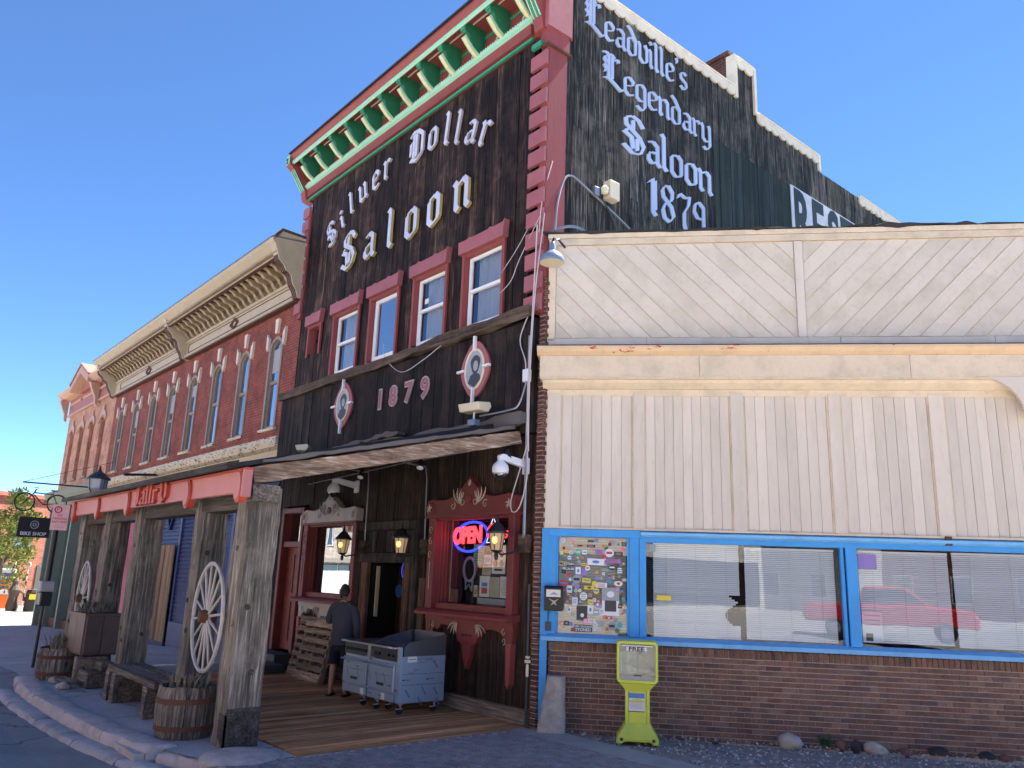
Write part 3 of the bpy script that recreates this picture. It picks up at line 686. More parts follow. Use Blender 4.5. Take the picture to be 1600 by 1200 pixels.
# soffit and crown
MB().box(-8.86, .1, -0.53, -.02, 11.985, 12.04).build('soffit', 'saloon_red', sal)
MB().prism([(-0.53, 11.87), (-0.5696, 11.90), (-0.5696, 11.95), (-0.53, 11.97)], -8.84, -.10, lambda u, v, w_: Vector((w_, u, v))).build('moulding', 'green_light', sal)
MB().prism([(-0.5036, 11.87), (-0.53, 11.87), (-0.5432, 11.97), (-0.6224, 12.07), (-0.6224, 12.12), (-0.5036, 12.12)], -8.88, .06, lambda u, v, w_: Vector((w_, u, v))).build('crown', 'saloon_red', sal)
MB().prism([(-0.662, 12.12), (-0.662, 12.16), (.5, 12.52), (.5, 12.48)], -8.9, .08, lambda u, v, w_: Vector((w_, u, v))).build('roof_edge', 'roof_dark', sal)
CY = lambda y: y if y > -.2 else -.2+(y+.2)*.66
prof = [(-0.4904, 11.985), (-0.5102, 11.95), (-0.5102, 11.80), (-0.4706, 11.75), (-0.4376, 11.78), (-0.3914, 11.72), (-0.332, 11.62), (-0.266, 11.53), (-0.2, 11.47), (-0.13, 11.44), (-0.02, 11.44), (-0.02, 11.985)]
br = bpy.data.objects
def bracket(x):
    b = MB().prism(prof, x-.052, x+.052, lambda u, v, w_: Vector((w_, u, v))).build('bracket', 'green_dark', sal)
    f = MB()
    for j in range(3): f.box(x-.062, x+.062, -0.53, -0.5036, 11.80+j*.055, 11.84+j*.055)
    f.build('bracket_cap', 'green_mid', b)
    s = MB(); P = [(-.475, 11.69), (-.39, 11.60), (-.29, 11.51), (-.19, 11.45), (-.14, 11.43)]
    for (a0, b0), (a1, b1) in zip(P, P[1:]): s.prism([(a0, b0), (a1, b1), (a1-.03, b1-.035), (a0-.03, b0-.035)], x-.032, x+.032, lambda u, v, w_: Vector((w_, u, v)))
    s.build('carved_strip', 'yellow_strip', b)
    for sx_ in (-.056, .044):
        g = MB()
        for (a0, b0), (a1, b1) in zip(P, P[1:]): g.prism([(a0, b0+.01), (a1, b1+.01), (a1-.03, b1-.03), (a0-.03, b0-.03)], x+sx_, x+sx_+.012, lambda u, v, w_: Vector((w_, u, v)))
        g.build('edge_bead', 'green_light', b)
    return b
for i in range(12): 
    x = -8.42+i*.735
    bracket(x)
    sc = MB()
    # scroll ornament and bars on the frieze between the brackets
    cx = x-.24; sp = [(cx+(.02+.014*t)*cos(t), -.05, 11.60+(.02+.014*t)*sin(t)) for t in [j*.5 for j in range(17)]]
    sc.tube(sp, .02, 5); sc.build('scroll', 'green_light', sal)
    MB().box(x+.07, x+.66, -.045, -.02, 11.80, 11.85).build('frieze_bar', 'green_mid', sal)
    MB().box(x+.07, x+.66, -0.3452, -0.332, 11.95, 11.984).build('soffit_bar', 'hood_cream', sal)
# end consoles with green and white stripes
for x in (-8.95, -.13):
    e = MB().prism([(-0.6356, 11.86), (-0.5828, 12.20), (.1, 12.36), (.1, 11.0), (-0.12, 11.05), (-0.18, 11.3), (-0.4904, 11.74)], x-.1, x+.12, lambda u, v, w_: Vector((w_, u, v))).build('console', 'saloon_red', sal)
    for j in range(5):
        xx = x-.07+j*.04
        MB().add([(xx, -0.5102, 11.76), (xx+.022, -0.5102, 11.76), (xx+.022, -.20, 11.28), (xx, -.20, 11.28), (xx, -0.4904, 11.73), (xx+.022, -0.4904, 11.73), (xx+.022, -.17, 11.27), (xx, -.17, 11.27)], [(0, 1, 2, 3), (7, 6, 5, 4), (0, 3, 7, 4), (1, 5, 6, 2), (0, 4, 5, 1), (3, 2, 6, 7)]).build('stripe', 'green_light' if j % 2 == 0 else 'green_mid', e)
    p = MB().box(x-.075, x+.095, -0.6521, -0.629, 11.86, 12.10); p.build('panel', 'green_light', e)
    q = MB(); cx = x+.01
    for an in range(4):
        a = an*pi/2+pi/4; q.prism([(cx+.012*cos(a+1.5), 11.94+.012*sin(a+1.5)), (cx+.06*cos(a-.4), 11.94+.09*sin(a-.4)), (cx+.06*cos(a+.4), 11.94+.09*sin(a+.4))], 0.6531, 0.6671, lambda u, v, w_: Vector((u, -w_, v)))
    q.build('quatrefoil', 'green_dark', e)
# corner block over the right quoin, turning on to the side wall
MB().box(-.12, .075, -.06, .42, 10.72, 11.06).build('corner_block', 'saloon_red', sal)
MB().box(.0, .10, -.10, .46, 11.06, 12.6).build('corner_block', 'pink_trim', sal)
MB().prism([(-.30, 10.74), (-.30, 10.84), (-.06, 10.84), (-.06, 10.74)], .06, .12, lambda u, v, w_: Vector((u, -w_, v))).build('corner_moulding', 'green_mid', sal)
MB().box(-.11, .09, -.10, .46, 10.70, 10.74).build('corner_moulding', 'rust', sal)
# raised letters
LW = ['letter_white', 'letter_side']
def wl(ch, xc, zc, h, tall, sx, mats=LW, dep=.05, tilt=0.0):
    adv = BL[ch][1]; sc = h/(1.5 if tall else 1.0)
    U = Vector((cos(tilt), 0, sin(tilt))); V = Vector((-sin(tilt), 0, cos(tilt)))
    blackletter(ch, Vector((xc, -.0, zc))-U*(adv*sx*.5)-V*(h/2), U, V, Vector((0, -1, 0)), sx, sc, dep, 'letter', mats, sal)
LG = ['letter_white', 'deco_white']
for ch, x, z, h, tall, tl in (('S', -7.33, 9.68, .60, 1, .45), ('i', -6.84, 9.93, .50, 1, .35), ('l', -6.46, 10.18, .56, 1, .25), ('u', -5.95, 10.26, .42, 0, .2), ('e', -5.42, 10.34, .42, 0, .12), ('r', -4.96, 10.42, .44, 0, .05),
                      ('D', -3.84, 10.50, .68, 1, -.0), ('o', -3.26, 10.42, .44, 0, -.05), ('l', -2.75, 10.40, .66, 1, -.12), ('l', -2.38, 10.26, .66, 1, -.2), ('a', -1.98, 9.98, .44, 0, -.3), ('r', -1.56, 9.76, .46, 0, -.4)):
    wl(ch, x, z, h, tall, .52 if ch != 'S' else .44, LG, .045, tl)
for ch, x, z, h, tall in (('S', -6.36, 8.93, .82, 1), ('a', -5.42, 8.80, .56, 0), ('l', -4.58, 8.92, .84, 1), ('o', -3.80, 8.78, .60, 0), ('o', -3.02, 8.80, .62, 0), ('n', -2.12, 8.80, .62, 0)):
    wl(ch, x, z, h, tall, .74 if ch != 'S' else .62, LW, .06)
# pink numerals
for ch, x in (('1', -4.42), ('8', -3.95), ('7', -3.43), ('9', -2.90)):
    a = text('numeral', ch, 'deco_white', sal, (x, -.137, 5.21), (1, 0, 0), (0, 0, 1), size=.52, ext=.012, bold=.03)
    b = text('numeral_face', ch, 'pink_trim', a, (x, -.152, 5.21), (1, 0, 0), (0, 0, 1), size=.50, ext=.005, bold=.010)
# oval portraits in gun-sight frames
for xc, zc in ((-5.86, 5.32), (-1.42, 5.30)):
    y = -.125
    el = [(.36*cos(t)*(1+.05*cos(4*t)), .46*sin(t)*(1+.04*cos(4*t))) for t in [j*2*pi/40 for j in range(40)]]
    o = MB().prism([(xc+a, zc+b) for a, b in el], .125, .165, lambda u, v, w_: Vector((u, -w_, v))).build('medallion', 'pink_trim', sal)
    MB().tube([(xc+.245*cos(t), -.172, zc+.335*sin(t)) for t in [j*2*pi/36 for j in range(36)]], .022, 6, close=True).build('rim', 'hood_cream', o, smooth=True)
    MB().prism([(xc+.235*cos(j*2*pi/32), zc+.325*sin(j*2*pi/32)) for j in range(32)], .165, .172, lambda u, v, w_: Vector((u, -w_, v))).build('picture', 'portrait_grey', o)
    # a plain bust: hair, face, coat
    MB().prism([(xc+.02+.125*cos(t)*(1+.12*sin(3*t)), zc+.08+.155*sin(t)) for t in [j*2*pi/24 for j in range(24)]], .172, .175, lambda u, v, w_: Vector((u, -w_, v))).build('bust', 'portrait_dark', o)
    MB().prism([(xc+.03+.062*cos(j*2*pi/20), zc+.05+.088*sin(j*2*pi/20)) for j in range(20)], .175, .178, lambda u, v, w_: Vector((u, -w_, v))).build('face', 'paper_grey', o)
    MB().prism([(xc-.16, zc-.22), (xc-.1, zc-.10), (xc+.03, zc-.05), (xc+.15, zc-.12), (xc+.17, zc-.2), (xc, zc-.315)], .172, .176, lambda u, v, w_: Vector((u, -w_, v))).build('coat', 'portrait_dark', o)
    for bx in ((xc-.02, xc+.02, -.215, -.165, zc+.30, zc+.56), (xc-.02, xc+.02, -.215, -.165, zc-.60, zc-.32), (xc-.44, xc-.25, -.215, -.165, zc-.02, zc+.02), (xc+.25, xc+.42, -.215, -.165, zc-.02, zc+.02)): MB().box(*bx).build('sight_pin', 'white_paint', o)
# ---- side wall
def side_top(y): return 12.50 if y < 5.55 else (13.30 if y < 6.30 else (12.22 if y < 9.0 else 11.86))
rg = random.Random(11); y = .40
while y < 14.0:
    wd = rg.uniform(.17, .27)
    for brk in (4.70, 5.55, 6.30, 9.0, 14.0):
        if y < brk-.001 <= y+wd: wd = brk-y; break
    top = side_top(y+.01); t = .03+rg.uniform(0, .014)
    segs = [(6.6, top, 'side_board')] if y < 4.69 else [(6.6, 10.97, 'side_green'), (10.97, top, 'side_board')]
    if y < 4.69 and rg.random() < .4: c = rg.uniform(8, 11); segs = [(6.6, c, 'side_board'), (c, top, 'side_board')]
    for a, b, mt in segs: piece('plank', mt, sal, (-.07+t/2, y+wd/2, (a+b)/2), (t, wd-rg.uniform(.004, .014), b-a-.004))
    y += wd
MB().box(-.30, -.075, .06, 14.0, -1, 11.6).box(-.20, -.075, .45, 5.55, 11.6, 12.48).box(-.20, -.075, 5.55, 6.3, 11.6, 13.28).box(-.20, -.075, 6.3, 9, 11.6, 12.2).box(-.20, -.075, 9, 14, 11.6, 11.84).build('side_wall', 'matte_dark', sal)
def scallop(y0, y1, z, amp=.09, h=.13, pitch=.30):
    n = max(1, round((y1-y0)/pitch)); p = (y1-y0)/n; pts = [(y0, z), (y1, z)]
    low = []
    for i in range(n)[::-1]:
        c = y0+p*(i+.5)
        for j in range(7): a = pi*j/6; low.append((c+p/2*cos(a), z-h-amp*sin(a)))
    m = MB().prism(pts[::-1]+low[::-1], -.03, .01, lambda u, v, w_: Vector((w_, u, v)))
    m.box(-.22, .035, y0, y1, z, z+.035); return m.build('scalloped_trim', 'roof_trim', sal)
scallop(.46, 5.50, 12.52); scallop(5.62, 6.24, 13.32); scallop(6.36, 9.0, 12.24); scallop(11.0, 14.0, 11.88)
for bx in ((5.50, 5.60, 12.3, 13.36), (6.25, 6.34, 12.2, 13.36), (8.98, 9.06, 11.86, 12.28)): MB().box(-.2, .02, *bx).build('step_trim', 'roof_trim', sal)
ch = MB().box(-1.25, -.55, 6.1, 6.9, 11.6, 13.9); cho = ch.build('chimney', 'dark_brick', sal); MB().box(-1.3, -.5, 6.05, 6.95, 13.9, 14.0).build('chimney_cap', 'dark_brick', cho)
o = tag(MB().tube([(-1.0, 4.2, 12.5), (-1.0, 4.2, 13.6)], .01, 5).tube([(-1.0, 4.05, 13.5), (-1.0, 4.35, 13.5)], .008, 5).build('antenna', 'black_metal'), 'thin black aerial standing on the saloon roof', 'aerial')
SL = ['letter_blue', 'letter_blue']
X0 = -.022
yv = Vector((0, 1, 0)); zv = Vector((0, 0, 1)); xv = Vector((1, 0, 0))
for txt, y0, y1, zb, xh in (("Leadville's", .88, 3.86, 11.62, .40), ('Legendary', 1.36, 4.62, 10.73, .39), ('Saloon', 1.85, 4.62, 9.58, .48), ('1879', 2.62, 4.36, 8.56, .50)):
    tot = sum(BL[c][1] for c in txt); s = (y1-y0)/tot
    blackline(txt, (X0, y0+.08*s, zb), yv, zv, xv, s, xh, .02, 'letter', 'letter_blue', sal)
# restaurant sign, its lower edge hidden by the next roof
rs = MB().box(-.022, -.002, 7.62, 12.2, 9.2, 10.99); rso = rs.build('painted_sign', 'sign_white', sal)
for k, chh in enumerate('RESTAU'):
    text('sign_letter', chh, 'rotgut_green', rso, (.003, 8.04+k*.74, 10.15), (0, 1, 0), (0, 0, 1), size=1.95, ext=.004, bold=.06, sx=.60)
# grey electrical boxes and cable on the side wall
b = tag(MB().box(-.02, .16, 1.38, 1.62, 8.38, 8.72).build('junction_box', 'box_cream', bevel=.01), 'cream electrical box on the saloon side wall under the painted lettering', 'electrical box')
b = tag(MB().box(-.02, .08, 1.08, 1.2, 8.36, 8.52).build('junction_box', 'grey_metal', bevel=.01), 'small blue-grey box left of the cream electrical box on the side wall', 'electrical box')
o = tag(MB().lathe([(.02, 0), (.06, .02), (.07, .12), (.03, .16)], (.10, 1.30, 8.42), 12).build('meter_head', 'box_cream'), 'round cream service head between the two wall boxes', 'service head')
def cable(label, pts, r, mat, cat='cable', sub=6):
    # Catmull-Rom through the points
    P = [Vector(p) for p in pts]; P = [P[0]*2-P[1]]+P+[P[-1]*2-P[-2]]; out = []
    for i in range(1, len(P)-2):
        for k in range(sub):
            t = k/sub; a, b_, c, d = P[i-1:i+3]
            out.append(.5*((2*b_)+(c-a)*t+(2*a-5*b_+4*c-d)*t*t+(3*b_-a-3*c+d)*t**3))
    out.append(P[-2]); return tag(MB().tube(out, r, 5).build('cable', mat, smooth=True), label, cat)
# ---------------------------------------------------------------- saloon ground floor
XZ = lambda u, v, w_: Vector((u, -w_, v))
def curl(mb, cx, cz, r, a0, turns, sgn, y, t=.009):
    P = []
    for j in range(14):
        k = j/13; a = a0+sgn*turns*2*pi*k; rr = r*(1-.85*k); P.append((cx+rr*cos(a), y, cz+rr*sin(a)))
    mb.tube(P, [t*(1-.5*j/13) for j in range(14)], 4)
def leafspray(mb, cx, cz, L, a0, y, sgn=1, n=4):
    for j in range(n):
        a = a0+sgn*(.34*j); l = L*(1-.16*j)
        P = [(cx+l*k*cos(a+sgn*.5*k*k), y, cz+l*k*sin(a+sgn*.5*k*k)) for k in (0, .25, .5, .75, 1)]
        mb.tube(P, [.004, .013, .016, .012, .003], 4)
def display_window(xl, xr, over, deco, label, zb=1.42, zt=3.05):
    mid = (xl+xr)/2; W = xr-xl; xo0, xo1 = xl-.12, xr+.08
    s = MB().box(xo0, xl+.06, -.10, .05, zb-.05, 2.94).box(xr-.06, xo1, -.10, .05, zb-.05, 2.94)
    s.box(xl+.06, xr-.06, -.06, .05, 2.86, 2.94)
    win = s.build('display_window', over, sal, label=label, bevel=.008)
    rv = MB().box(xl+.01, xl+.05, -.02, .42, zb, zt).box(xr-.05, xr-.01, -.02, .42, zb, zt).box(xl+.05, xr-.05, -.02, .42, 2.93, zt).box(xl+.05, xr-.05, -.02, .42, zb, zb+.12)
    rv.box(xl+.05, xl+.10, .2, .30, zb+.12, 2.93).box(xr-.10, xr-.05, .2, .30, zb+.12, 2.93)
    rv.build('reveal', 'porch_red', win)
    for k in range(3): MB().box(xl+.045, xl+.065, .03+.07*k, .055+.07*k, zb+.12, 2.9).build('groove_bead', 'saloon_red', win)
    # pediment
    L = []
    h = [(0, 3.18), (.06, 3.22), (.14, 3.20), (.22, 3.19), (.30, 3.22), (.36, 3.30), (.39, 3.36), (.42, 3.36), (.445, 3.42), (.47, 3.45), (.485, 3.50), (.5, 3.54)]
    w0 = xo1-xo0+.06; x0 = xo0-.03
    L = [(x0+w0*a, z) for a, z in h]; R = [(x0+w0*(1-a), z) for a, z in h[::-1][1:]]
    pd = MB().prism([(x0, 2.92)]+L+R+[(x0+w0, 2.92)], -.02, .13, XZ).build('pediment', deco[1], win, bevel=.006)
    MB().prism([(x0-.02, 2.90), (x0-.02, 2.94), (x0+w0+.02, 2.94), (x0+w0+.02, 2.90)], -.02, .16, XZ).build('moulding', 'porch_red', win)
    d = MB(); y = -.138
    for sg in (1, -1):
        curl(d, mid+sg*.16, 3.14, .09, pi/2, 1.2, -sg, y); curl(d, mid+sg*.16, 3.26, .05, -pi/2, 1, sg, y)
        leafspray(d, mid+sg*.2, 3.10, .34, (.35 if sg > 0 else pi-.35), y, sg, 4); curl(d, mid+sg*.42, 3.08, .07, pi*.3, 1.1, sg, y)
    leafspray(d, mid, 3.38, .12, pi/2-.5, y, 1, 4)
    d.build('scrollwork', deco[0], pd)
    for sg in (0, 1):
        cx = x0+.1+(w0-.2)*sg
        ros = MB().lathe([(.11, 0), (.11, .012), (.09, .022), (.03, .025)], (cx, -.13, 3.06), 16, Matrix.Rotation(pi/2, 3, 'X')).build('rosette', deco[1], pd)
        q = MB()
        for j in range(5): leafspray(q, cx, 3.06, .075, j*2*pi/5, -.162, 1, 1)
        q.build('petals', deco[0], ros)
    MB().lathe([(.07, 0), (.07, .02), (.04, .03)], (mid, -.13, 3.17), 14, Matrix.Rotation(pi/2, 3, 'X')).build('rosette', 'porch_red', pd)
    sd_ = MB()
    for k in range(3): curl(sd_, xo0+.09, 2.72-.2*k, .06, pi/2*(1 if k % 2 else -1), 1.1, 1 if k % 2 else -1, -.105, .008)
    sd_.tube([(xo0+.09, -.105, 2.2-.05*j) for j in range(10)], .007, 4)
    sd_.build('side_scroll', deco[0], win)
    # shelf and apron brackets
    MB().prism([(-.26, 1.36), (-.26, 1.40), (-.22, 1.44), (.05, 1.46), (.05, 1.36)], xo0-.06, xo1+.06, lambda u, v, w_: Vector((w_, u, v))).build('shelf', 'porch_red', win)
    def arch(xa, xb, drop, zc=1.33):
        n = 8; P = [(xa, zc), (xb, zc)]+[(xb-(xb-xa)*k/n, zc-.06-drop*(1-sin(pi*k/n)**.7)) for k in range(n+1)]
        return P
    ap = MB()
    ap.prism([(xo0, 1.36), (xo1, 1.36), (xo1, 1.28), (xo0, 1.28)], -.02, .07, XZ)
    for (xa, xb, dp) in ((xo0, xo0+.14, .32), (xl+.12, xl+.3, .0), (mid-.26, mid+.26, .22), (xo1-.16, xo1, .30)):
        ap.prism([(xa, 1.28), (xb, 1.28), (xb-.02, 1.28-dp*.8-.1), ((xa+xb)/2, 1.28-dp-.16), (xa+.02, 1.28-dp*.8-.1)], -.02, .055, XZ)
    for xa, xb in ((xl+.02, mid-.26), (mid+.26, xr-.08)):
        n = 10; c = (xa+xb)/2; rr = (xb-xa)/2
        ap.prism([(xa, 1.29), (xb, 1.29)]+[(c+rr*cos(pi*k/n), 1.02+.20*sin(pi*k/n)) for k in range(n+1)], -.02, .05, XZ)
    ap.build('apron', deco[1] if deco[1] != 'porch_red' else 'porch_red', win)
    MB().prism([(mid-.13, 1.0), (mid+.13, 1.0), (mid+.09, .8), (mid+.03, .66), (mid, .60), (mid-.03, .66), (mid-.09, .8)], -.02, .06, XZ).build('pendant', 'porch_red', win)
    MB().prism([(xo1-.13, 1.05), (xo1-.01, 1.05), (xo1-.03, .62), (xo1-.03, .50), (xo1-.07, .44), (xo1-.11, .50), (xo1-.11, .62)], -.02, .08, XZ).build('pendant', 'saloon_red', win)
    MB().prism([(xo0+.01, 1.05), (xo0+.13, 1.05), (xo0+.11, .62), (xo0+.11, .50), (xo0+.07, .44), (xo0+.03, .50), (xo0+.03, .62)], -.02, .08, XZ).build('pendant', 'saloon_red', win)
    q = MB()
    for sg in (1, -1):
        q = MB(); leafspray(q, mid+sg*.22, 1.26, .28, (0.1 if sg > 0 else pi-.1), -.078, -sg, 4); q.build('apron_leaf', deco[0], win)
        for zc_, aa in ((1.2, pi/2), (1.08, -pi/2)): q = MB(); curl(q, mid+sg*(W/2-.10), zc_, .05, aa, 1, sg, -.078); q.build('apron_curl', deco[0], win)
    for k in range(3): MB().box(mid-.12+k*.09, mid-.07+k*.09, -.062, -.05, 1.08, 1.11).build('slot', 'black', win)
    # string of little lights round the glass
    b = MB(); n = 0
    z = zb+.16
    while z < 2.9: b.obox((xl+.125, .225, z), (.012, .012, .014)); z += .026
    x = xl+.12
    while x < xr-.1: b.obox((x, .225, 2.905), (.014, .012, .012)); x += .026
    tag(b.build('light_string', 'bead_light', win), kind='stuff')
    return win
rw = display_window(-2.46, -.45, 'porch_red', ('deco_tan', 'porch_red'), 'red display window surround with tan painted scrolls')
MB().box(-2.40, -.51, .215, .221, 1.54, 2.93).build('pane', 'shop_glass', rw)
lw_ = display_window(-7.12, -5.10, 'porch_red', ('paper_grey', 'deco_white'), 'display window surround with whitened pediment')
MB().box(-7.06, -5.16, .125, .131, 1.54, 2.93).build('pane', 'mirror_glass', lw_)
# room behind the right window
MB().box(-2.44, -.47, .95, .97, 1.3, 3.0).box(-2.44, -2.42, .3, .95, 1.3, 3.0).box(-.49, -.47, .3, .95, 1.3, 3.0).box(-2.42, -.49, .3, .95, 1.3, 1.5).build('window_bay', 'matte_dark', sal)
# neon signs
ns = thing('neon_sign', 'red OPEN neon lettering inside a blue neon oval in the saloon window', 'neon sign', (-1.90, .255, 2.61))
MB().tube([(.44*cos(t)+.03, 0, .235*sin(t)+.03*cos(t)) for t in [j*2*pi/40 for j in range(40)]], .021, 6, close=True).build('oval_tube', 'neon_blue', ns)
text('lettering', 'OPEN', 'neon_red', ns, (-.02, -.03, .01), (1, 0, .03), (0, 0, 1), size=.36, ext=.012, bold=.016, spacing=.95, sx=.84)
ns2 = thing('neon_sign', 'red script beer neon with white mountain outline right of the OPEN sign', 'neon sign', (-1.18, .255, 2.66))
text('lettering', 'C', 'neon_red', ns2, (-.19, -.02, .02), (1, 0, .02), (0, 0, 1), size=.34, ext=.008, shear=.35, bold=-.004, sx=.8)
text('lettering', 'o', 'porch_red', ns2, (-.07, -.02, -.01), (1, 0, .02), (0, 0, 1), size=.24, ext=.006, shear=.35, sx=.8)
text('lettering', 'ors', 'neon_red', ns2, (.12, -.02, -.01), (1, 0, .02), (0, 0, 1), size=.26, ext=.008, shear=.35, bold=-.002, sx=.85)
MB().tube([(-.18, 0, .12), (-.12, 0, .25), (-.07, 0, .17), (-.04, 0, .19), (.04, 0, .08)], .008, 5).tube([(-.24, 0, -.08), (-.27, 0, -.15), (.17, 0, -.14), (.16, 0, -.10)], .008, 5).build('mountain_tube', 'neon_white', ns2)
def sheet_paper(name, label, x, z, w, h, mat, art=None, y=.235, grp=None):
    o = tag(MB().box(-w/2, w/2, 0, .003, -h/2, h/2).build(name, mat), label, 'poster', grp); o.location = (x, y, z)
    rg = random.Random(hash(label) % 1000)
    if art:
        p = MB()
        for k in range(art[1]): zz = h/2-.05-(h-.08)*k/art[1]; ww = w*rg.uniform(.25, .40); p.box(-ww, ww, -.002, -.0005, zz-.009, zz)
        p.build('print', art[0], o)
    return o
YP = .245
def pp(label, x0, x1, z0, z1, mat, art=None, dy=0): return sheet_paper('poster', label, (x0+x1)/2, (z0+z1)/2, x1-x0, z1-z0, mat, art, YP+dy)
pp('green notice sheet taped below the OPEN sign', -1.76, -1.49, 2.16, 2.49, 'paper_green', ('ink_black', 6))
pp('black backing card behind the framed poster of oval pictures', -1.33, -.90, 2.0, 2.49, 'black', None, .006)
fp = pp('white poster with four oval pictures in the saloon window', -1.28, -.95, 2.03, 2.46, 'paper')
for a_, b__ in ((-.075, .09), (.075, .09), (-.075, -.06), (.075, -.06)):
    MB().prism([(a_+.05*cos(t), b__+.055*sin(t)) for t in [j*pi/6 for j in range(12)]], .001, .004, XZ).build('oval_picture', 'card_brown', fp)
MB().box(-.10, .10, -.004, -.001, -.17, -.14).build('print', 'ink_black', fp); MB().box(-.10, .10, -.004, -.001, .165, .185).build('print', 'ink_red', fp)
pp('narrow white flyer left of the four oval pictures', -1.52, -1.30, 2.17, 2.32, 'paper', ('st_blue', 4))
pp('tan picture card under the narrow white flyer', -1.52, -1.30, 2.0, 2.16, 'paper_tan', ('card_brown', 3))
fl = pp('white flyer with red and blue artwork low in the saloon window', -1.57, -1.32, 1.67, 1.99, 'paper')
MB().box(-.07, .07, -.004, -.001, -.11, -.02).build('flyer_art', 'ink_red', fl); MB().box(-.07, .07, -.004, -.001, .0, .06).build('flyer_art', 'st_blue', fl)
pp('pale yellow sheet between two white flyers', -1.31, -1.07, 1.67, 1.98, 'paper_tan', ('paper_grey', 7))
pp('typed white sheet at the lower right of the saloon window', -1.06, -.78, 1.67, 1.99, 'paper', ('paper_grey', 12))
pp('dark patterned card beside the four oval pictures', -.88, -.74, 2.0, 2.30, 'st_purple', ('paper_grey', 4))
pp('pale blank sheet high at the right edge of the saloon window', -.88, -.72, 2.33, 2.47, 'paper_grey')
pp('small yellow card on the window ledge', -1.72, -1.62, 1.66, 1.84, 'paper_tan', ('ink_black', 4))
pp('brown cardboard sheet in the lower left corner of the window', -2.36, -2.14, 1.55, 1.76, 'card_brown')
pp('row of small cards along the window sill', -1.62, -.82, 1.56, 1.65, 'paper_grey', None, .01)
bb = tag(MB().lathe([(.035, 0), (.035, .16), (.012, .22), (.012, .28)], (-2.05, .5, 1.5), 10).build('bottle', 'black'), 'dark bottle left on the window ledge behind the glass', 'bottle')
bb = tag(MB().lathe([(.05, 0), (.045, .2), (.02, .3), (.02, .34)], (-1.88, .5, 1.5), 10).build('bottle', 'card_brown'), 'brown bottle right of the dark bottle on the ledge', 'bottle')
ww = tag(MB().tube([(-2.18+.16*cos(t), .5, 2.09+.19*sin(t)) for t in [j*2*pi/30 for j in range(30)]], .025, 6, close=True).tube([(-2.28, .5, 1.92), (-2.27, .5, 1.76), (-2.18, .5, 1.84), (-2.1, .5, 1.74), (-2.08, .5, 1.92)], .018, 5).build('round_emblem', 'paper_grey'), 'pale round emblem with ribbon tails hanging inside the window', 'emblem')
nm = MB().box(-5.95, -5.52, .115, .12, 2.74, 2.92); t1 = tag(nm.build('paper_sign', 'paper'), 'white notice with a red mark in the corner of the left display window', 'notice')
MB().box(-5.72, -5.60, .108, .114, 2.77, 2.90).build('print', 'ink_red', t1)
# door recess in the middle
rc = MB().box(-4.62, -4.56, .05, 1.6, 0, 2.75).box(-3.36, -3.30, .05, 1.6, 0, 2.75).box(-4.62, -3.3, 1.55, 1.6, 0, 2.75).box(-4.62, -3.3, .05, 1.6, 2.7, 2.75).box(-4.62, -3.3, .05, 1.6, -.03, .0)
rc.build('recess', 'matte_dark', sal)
dr = MB().box(-4.52, -3.40, .60, .65, .02, 2.12).build('door', 'porch_board', sal)
MB().box(-4.30, -3.62, .585, .592, .95, 2.0).build('door_glass', 'car_glass', dr)
for xa, xb, mt in ((-5.06, -4.86, 'porch_board'), (-4.80, -4.60, 'band_wood'), (-3.34, -3.16, 'band_wood'), (-3.10, -2.92, 'porch_board')):
    rough_beam('door_post', ((xa+xb)/2, -.02, .02), ((xa+xb)/2+.001, -.02, 2.72), .06, xb-xa, mt if mt != 'band_wood' else 'porch_post', sal, xa) if False else None
wood('porch_post', (.03, .016, .010), (.085, .045, .028), (.2, .12, .08), lp=.55)
wood('porch_grey', (.015, .013, .013), (.035, .030, .028), (.1, .08, .065), lp=.6)
for xa, xb, mt, zt in ((-5.05, -4.87, 'porch_grey', 2.9), (-4.82, -4.58, 'porch_post', 2.3), (-3.36, -3.18, 'porch_post', 2.3), (-3.12, -2.96, 'porch_grey', 2.9), (-2.86, -2.68, 'porch_post', 1.9)):
    b = MB().box(-.5*(xb-xa), .5*(xb-xa), -.045, .04, 0, zt); o = b.build('door_board', mt, sal, bevel=.01); o.location = ((xa+xb)/2, -.01, .02)
MB().box(-4.92, -3.02, -.07, .03, 2.16, 2.34).build('door_beam', 'porch_grey', sal, bevel=.012)
MB().box(-4.95, -3.0, -.09, .03, 2.74, 2.90).build('door_beam', 'porch_grey', sal, bevel=.012)
for k in range(5): piece('transom_board', 'porch_board' if k % 2 else 'porch_grey', sal, (-4.55+.32*k, .01, 2.54), (.29, .03, .38))
MB().box(-4.50, -4.46, .10, .16, 1.2, 2.1).build('door_trim', 'deco_tan', sal)
nb = thing('neon_sign', 'dim blue circle neon with yellow script in the dark doorway', 'neon sign', (-4.16, .56, 2.04))
MB().tube([(.13*cos(t), 0, .15*sin(t)) for t in [pi*.35+j*pi*1.2/16 for j in range(17)]], .009, 5).tube([(.19*cos(t), 0, .2*sin(t)) for t in [pi*.6+j*pi*.9/12 for j in range(13)]], .007, 5).tube([(.01, 0, .1), (.03, 0, -.02), (.1, 0, .02)], .006, 5).build('circle_tube', 'neon_blue_dim', nb)
text('script', 'Blu', 'neon_yellow', nb, (-.02, -.01, -.26), (1, 0, .05), (0, 0, 1), size=.17, ext=.003, shear=.3); text('script', 'Li', 'neon_yellow', nb, (-.03, -.01, -.36), (1, 0, .05), (0, 0, 1), size=.15, ext=.003, shear=.3)
dd = tag(MB().lathe([(.12, 0), (.12, .006)], (-4.42, .57, 1.66), 20, Matrix.Rotation(pi/2, 3, 'X')).build('door_sticker', 'sign_blue'), 'round dark blue sticker on the doorway glass', 'sticker')
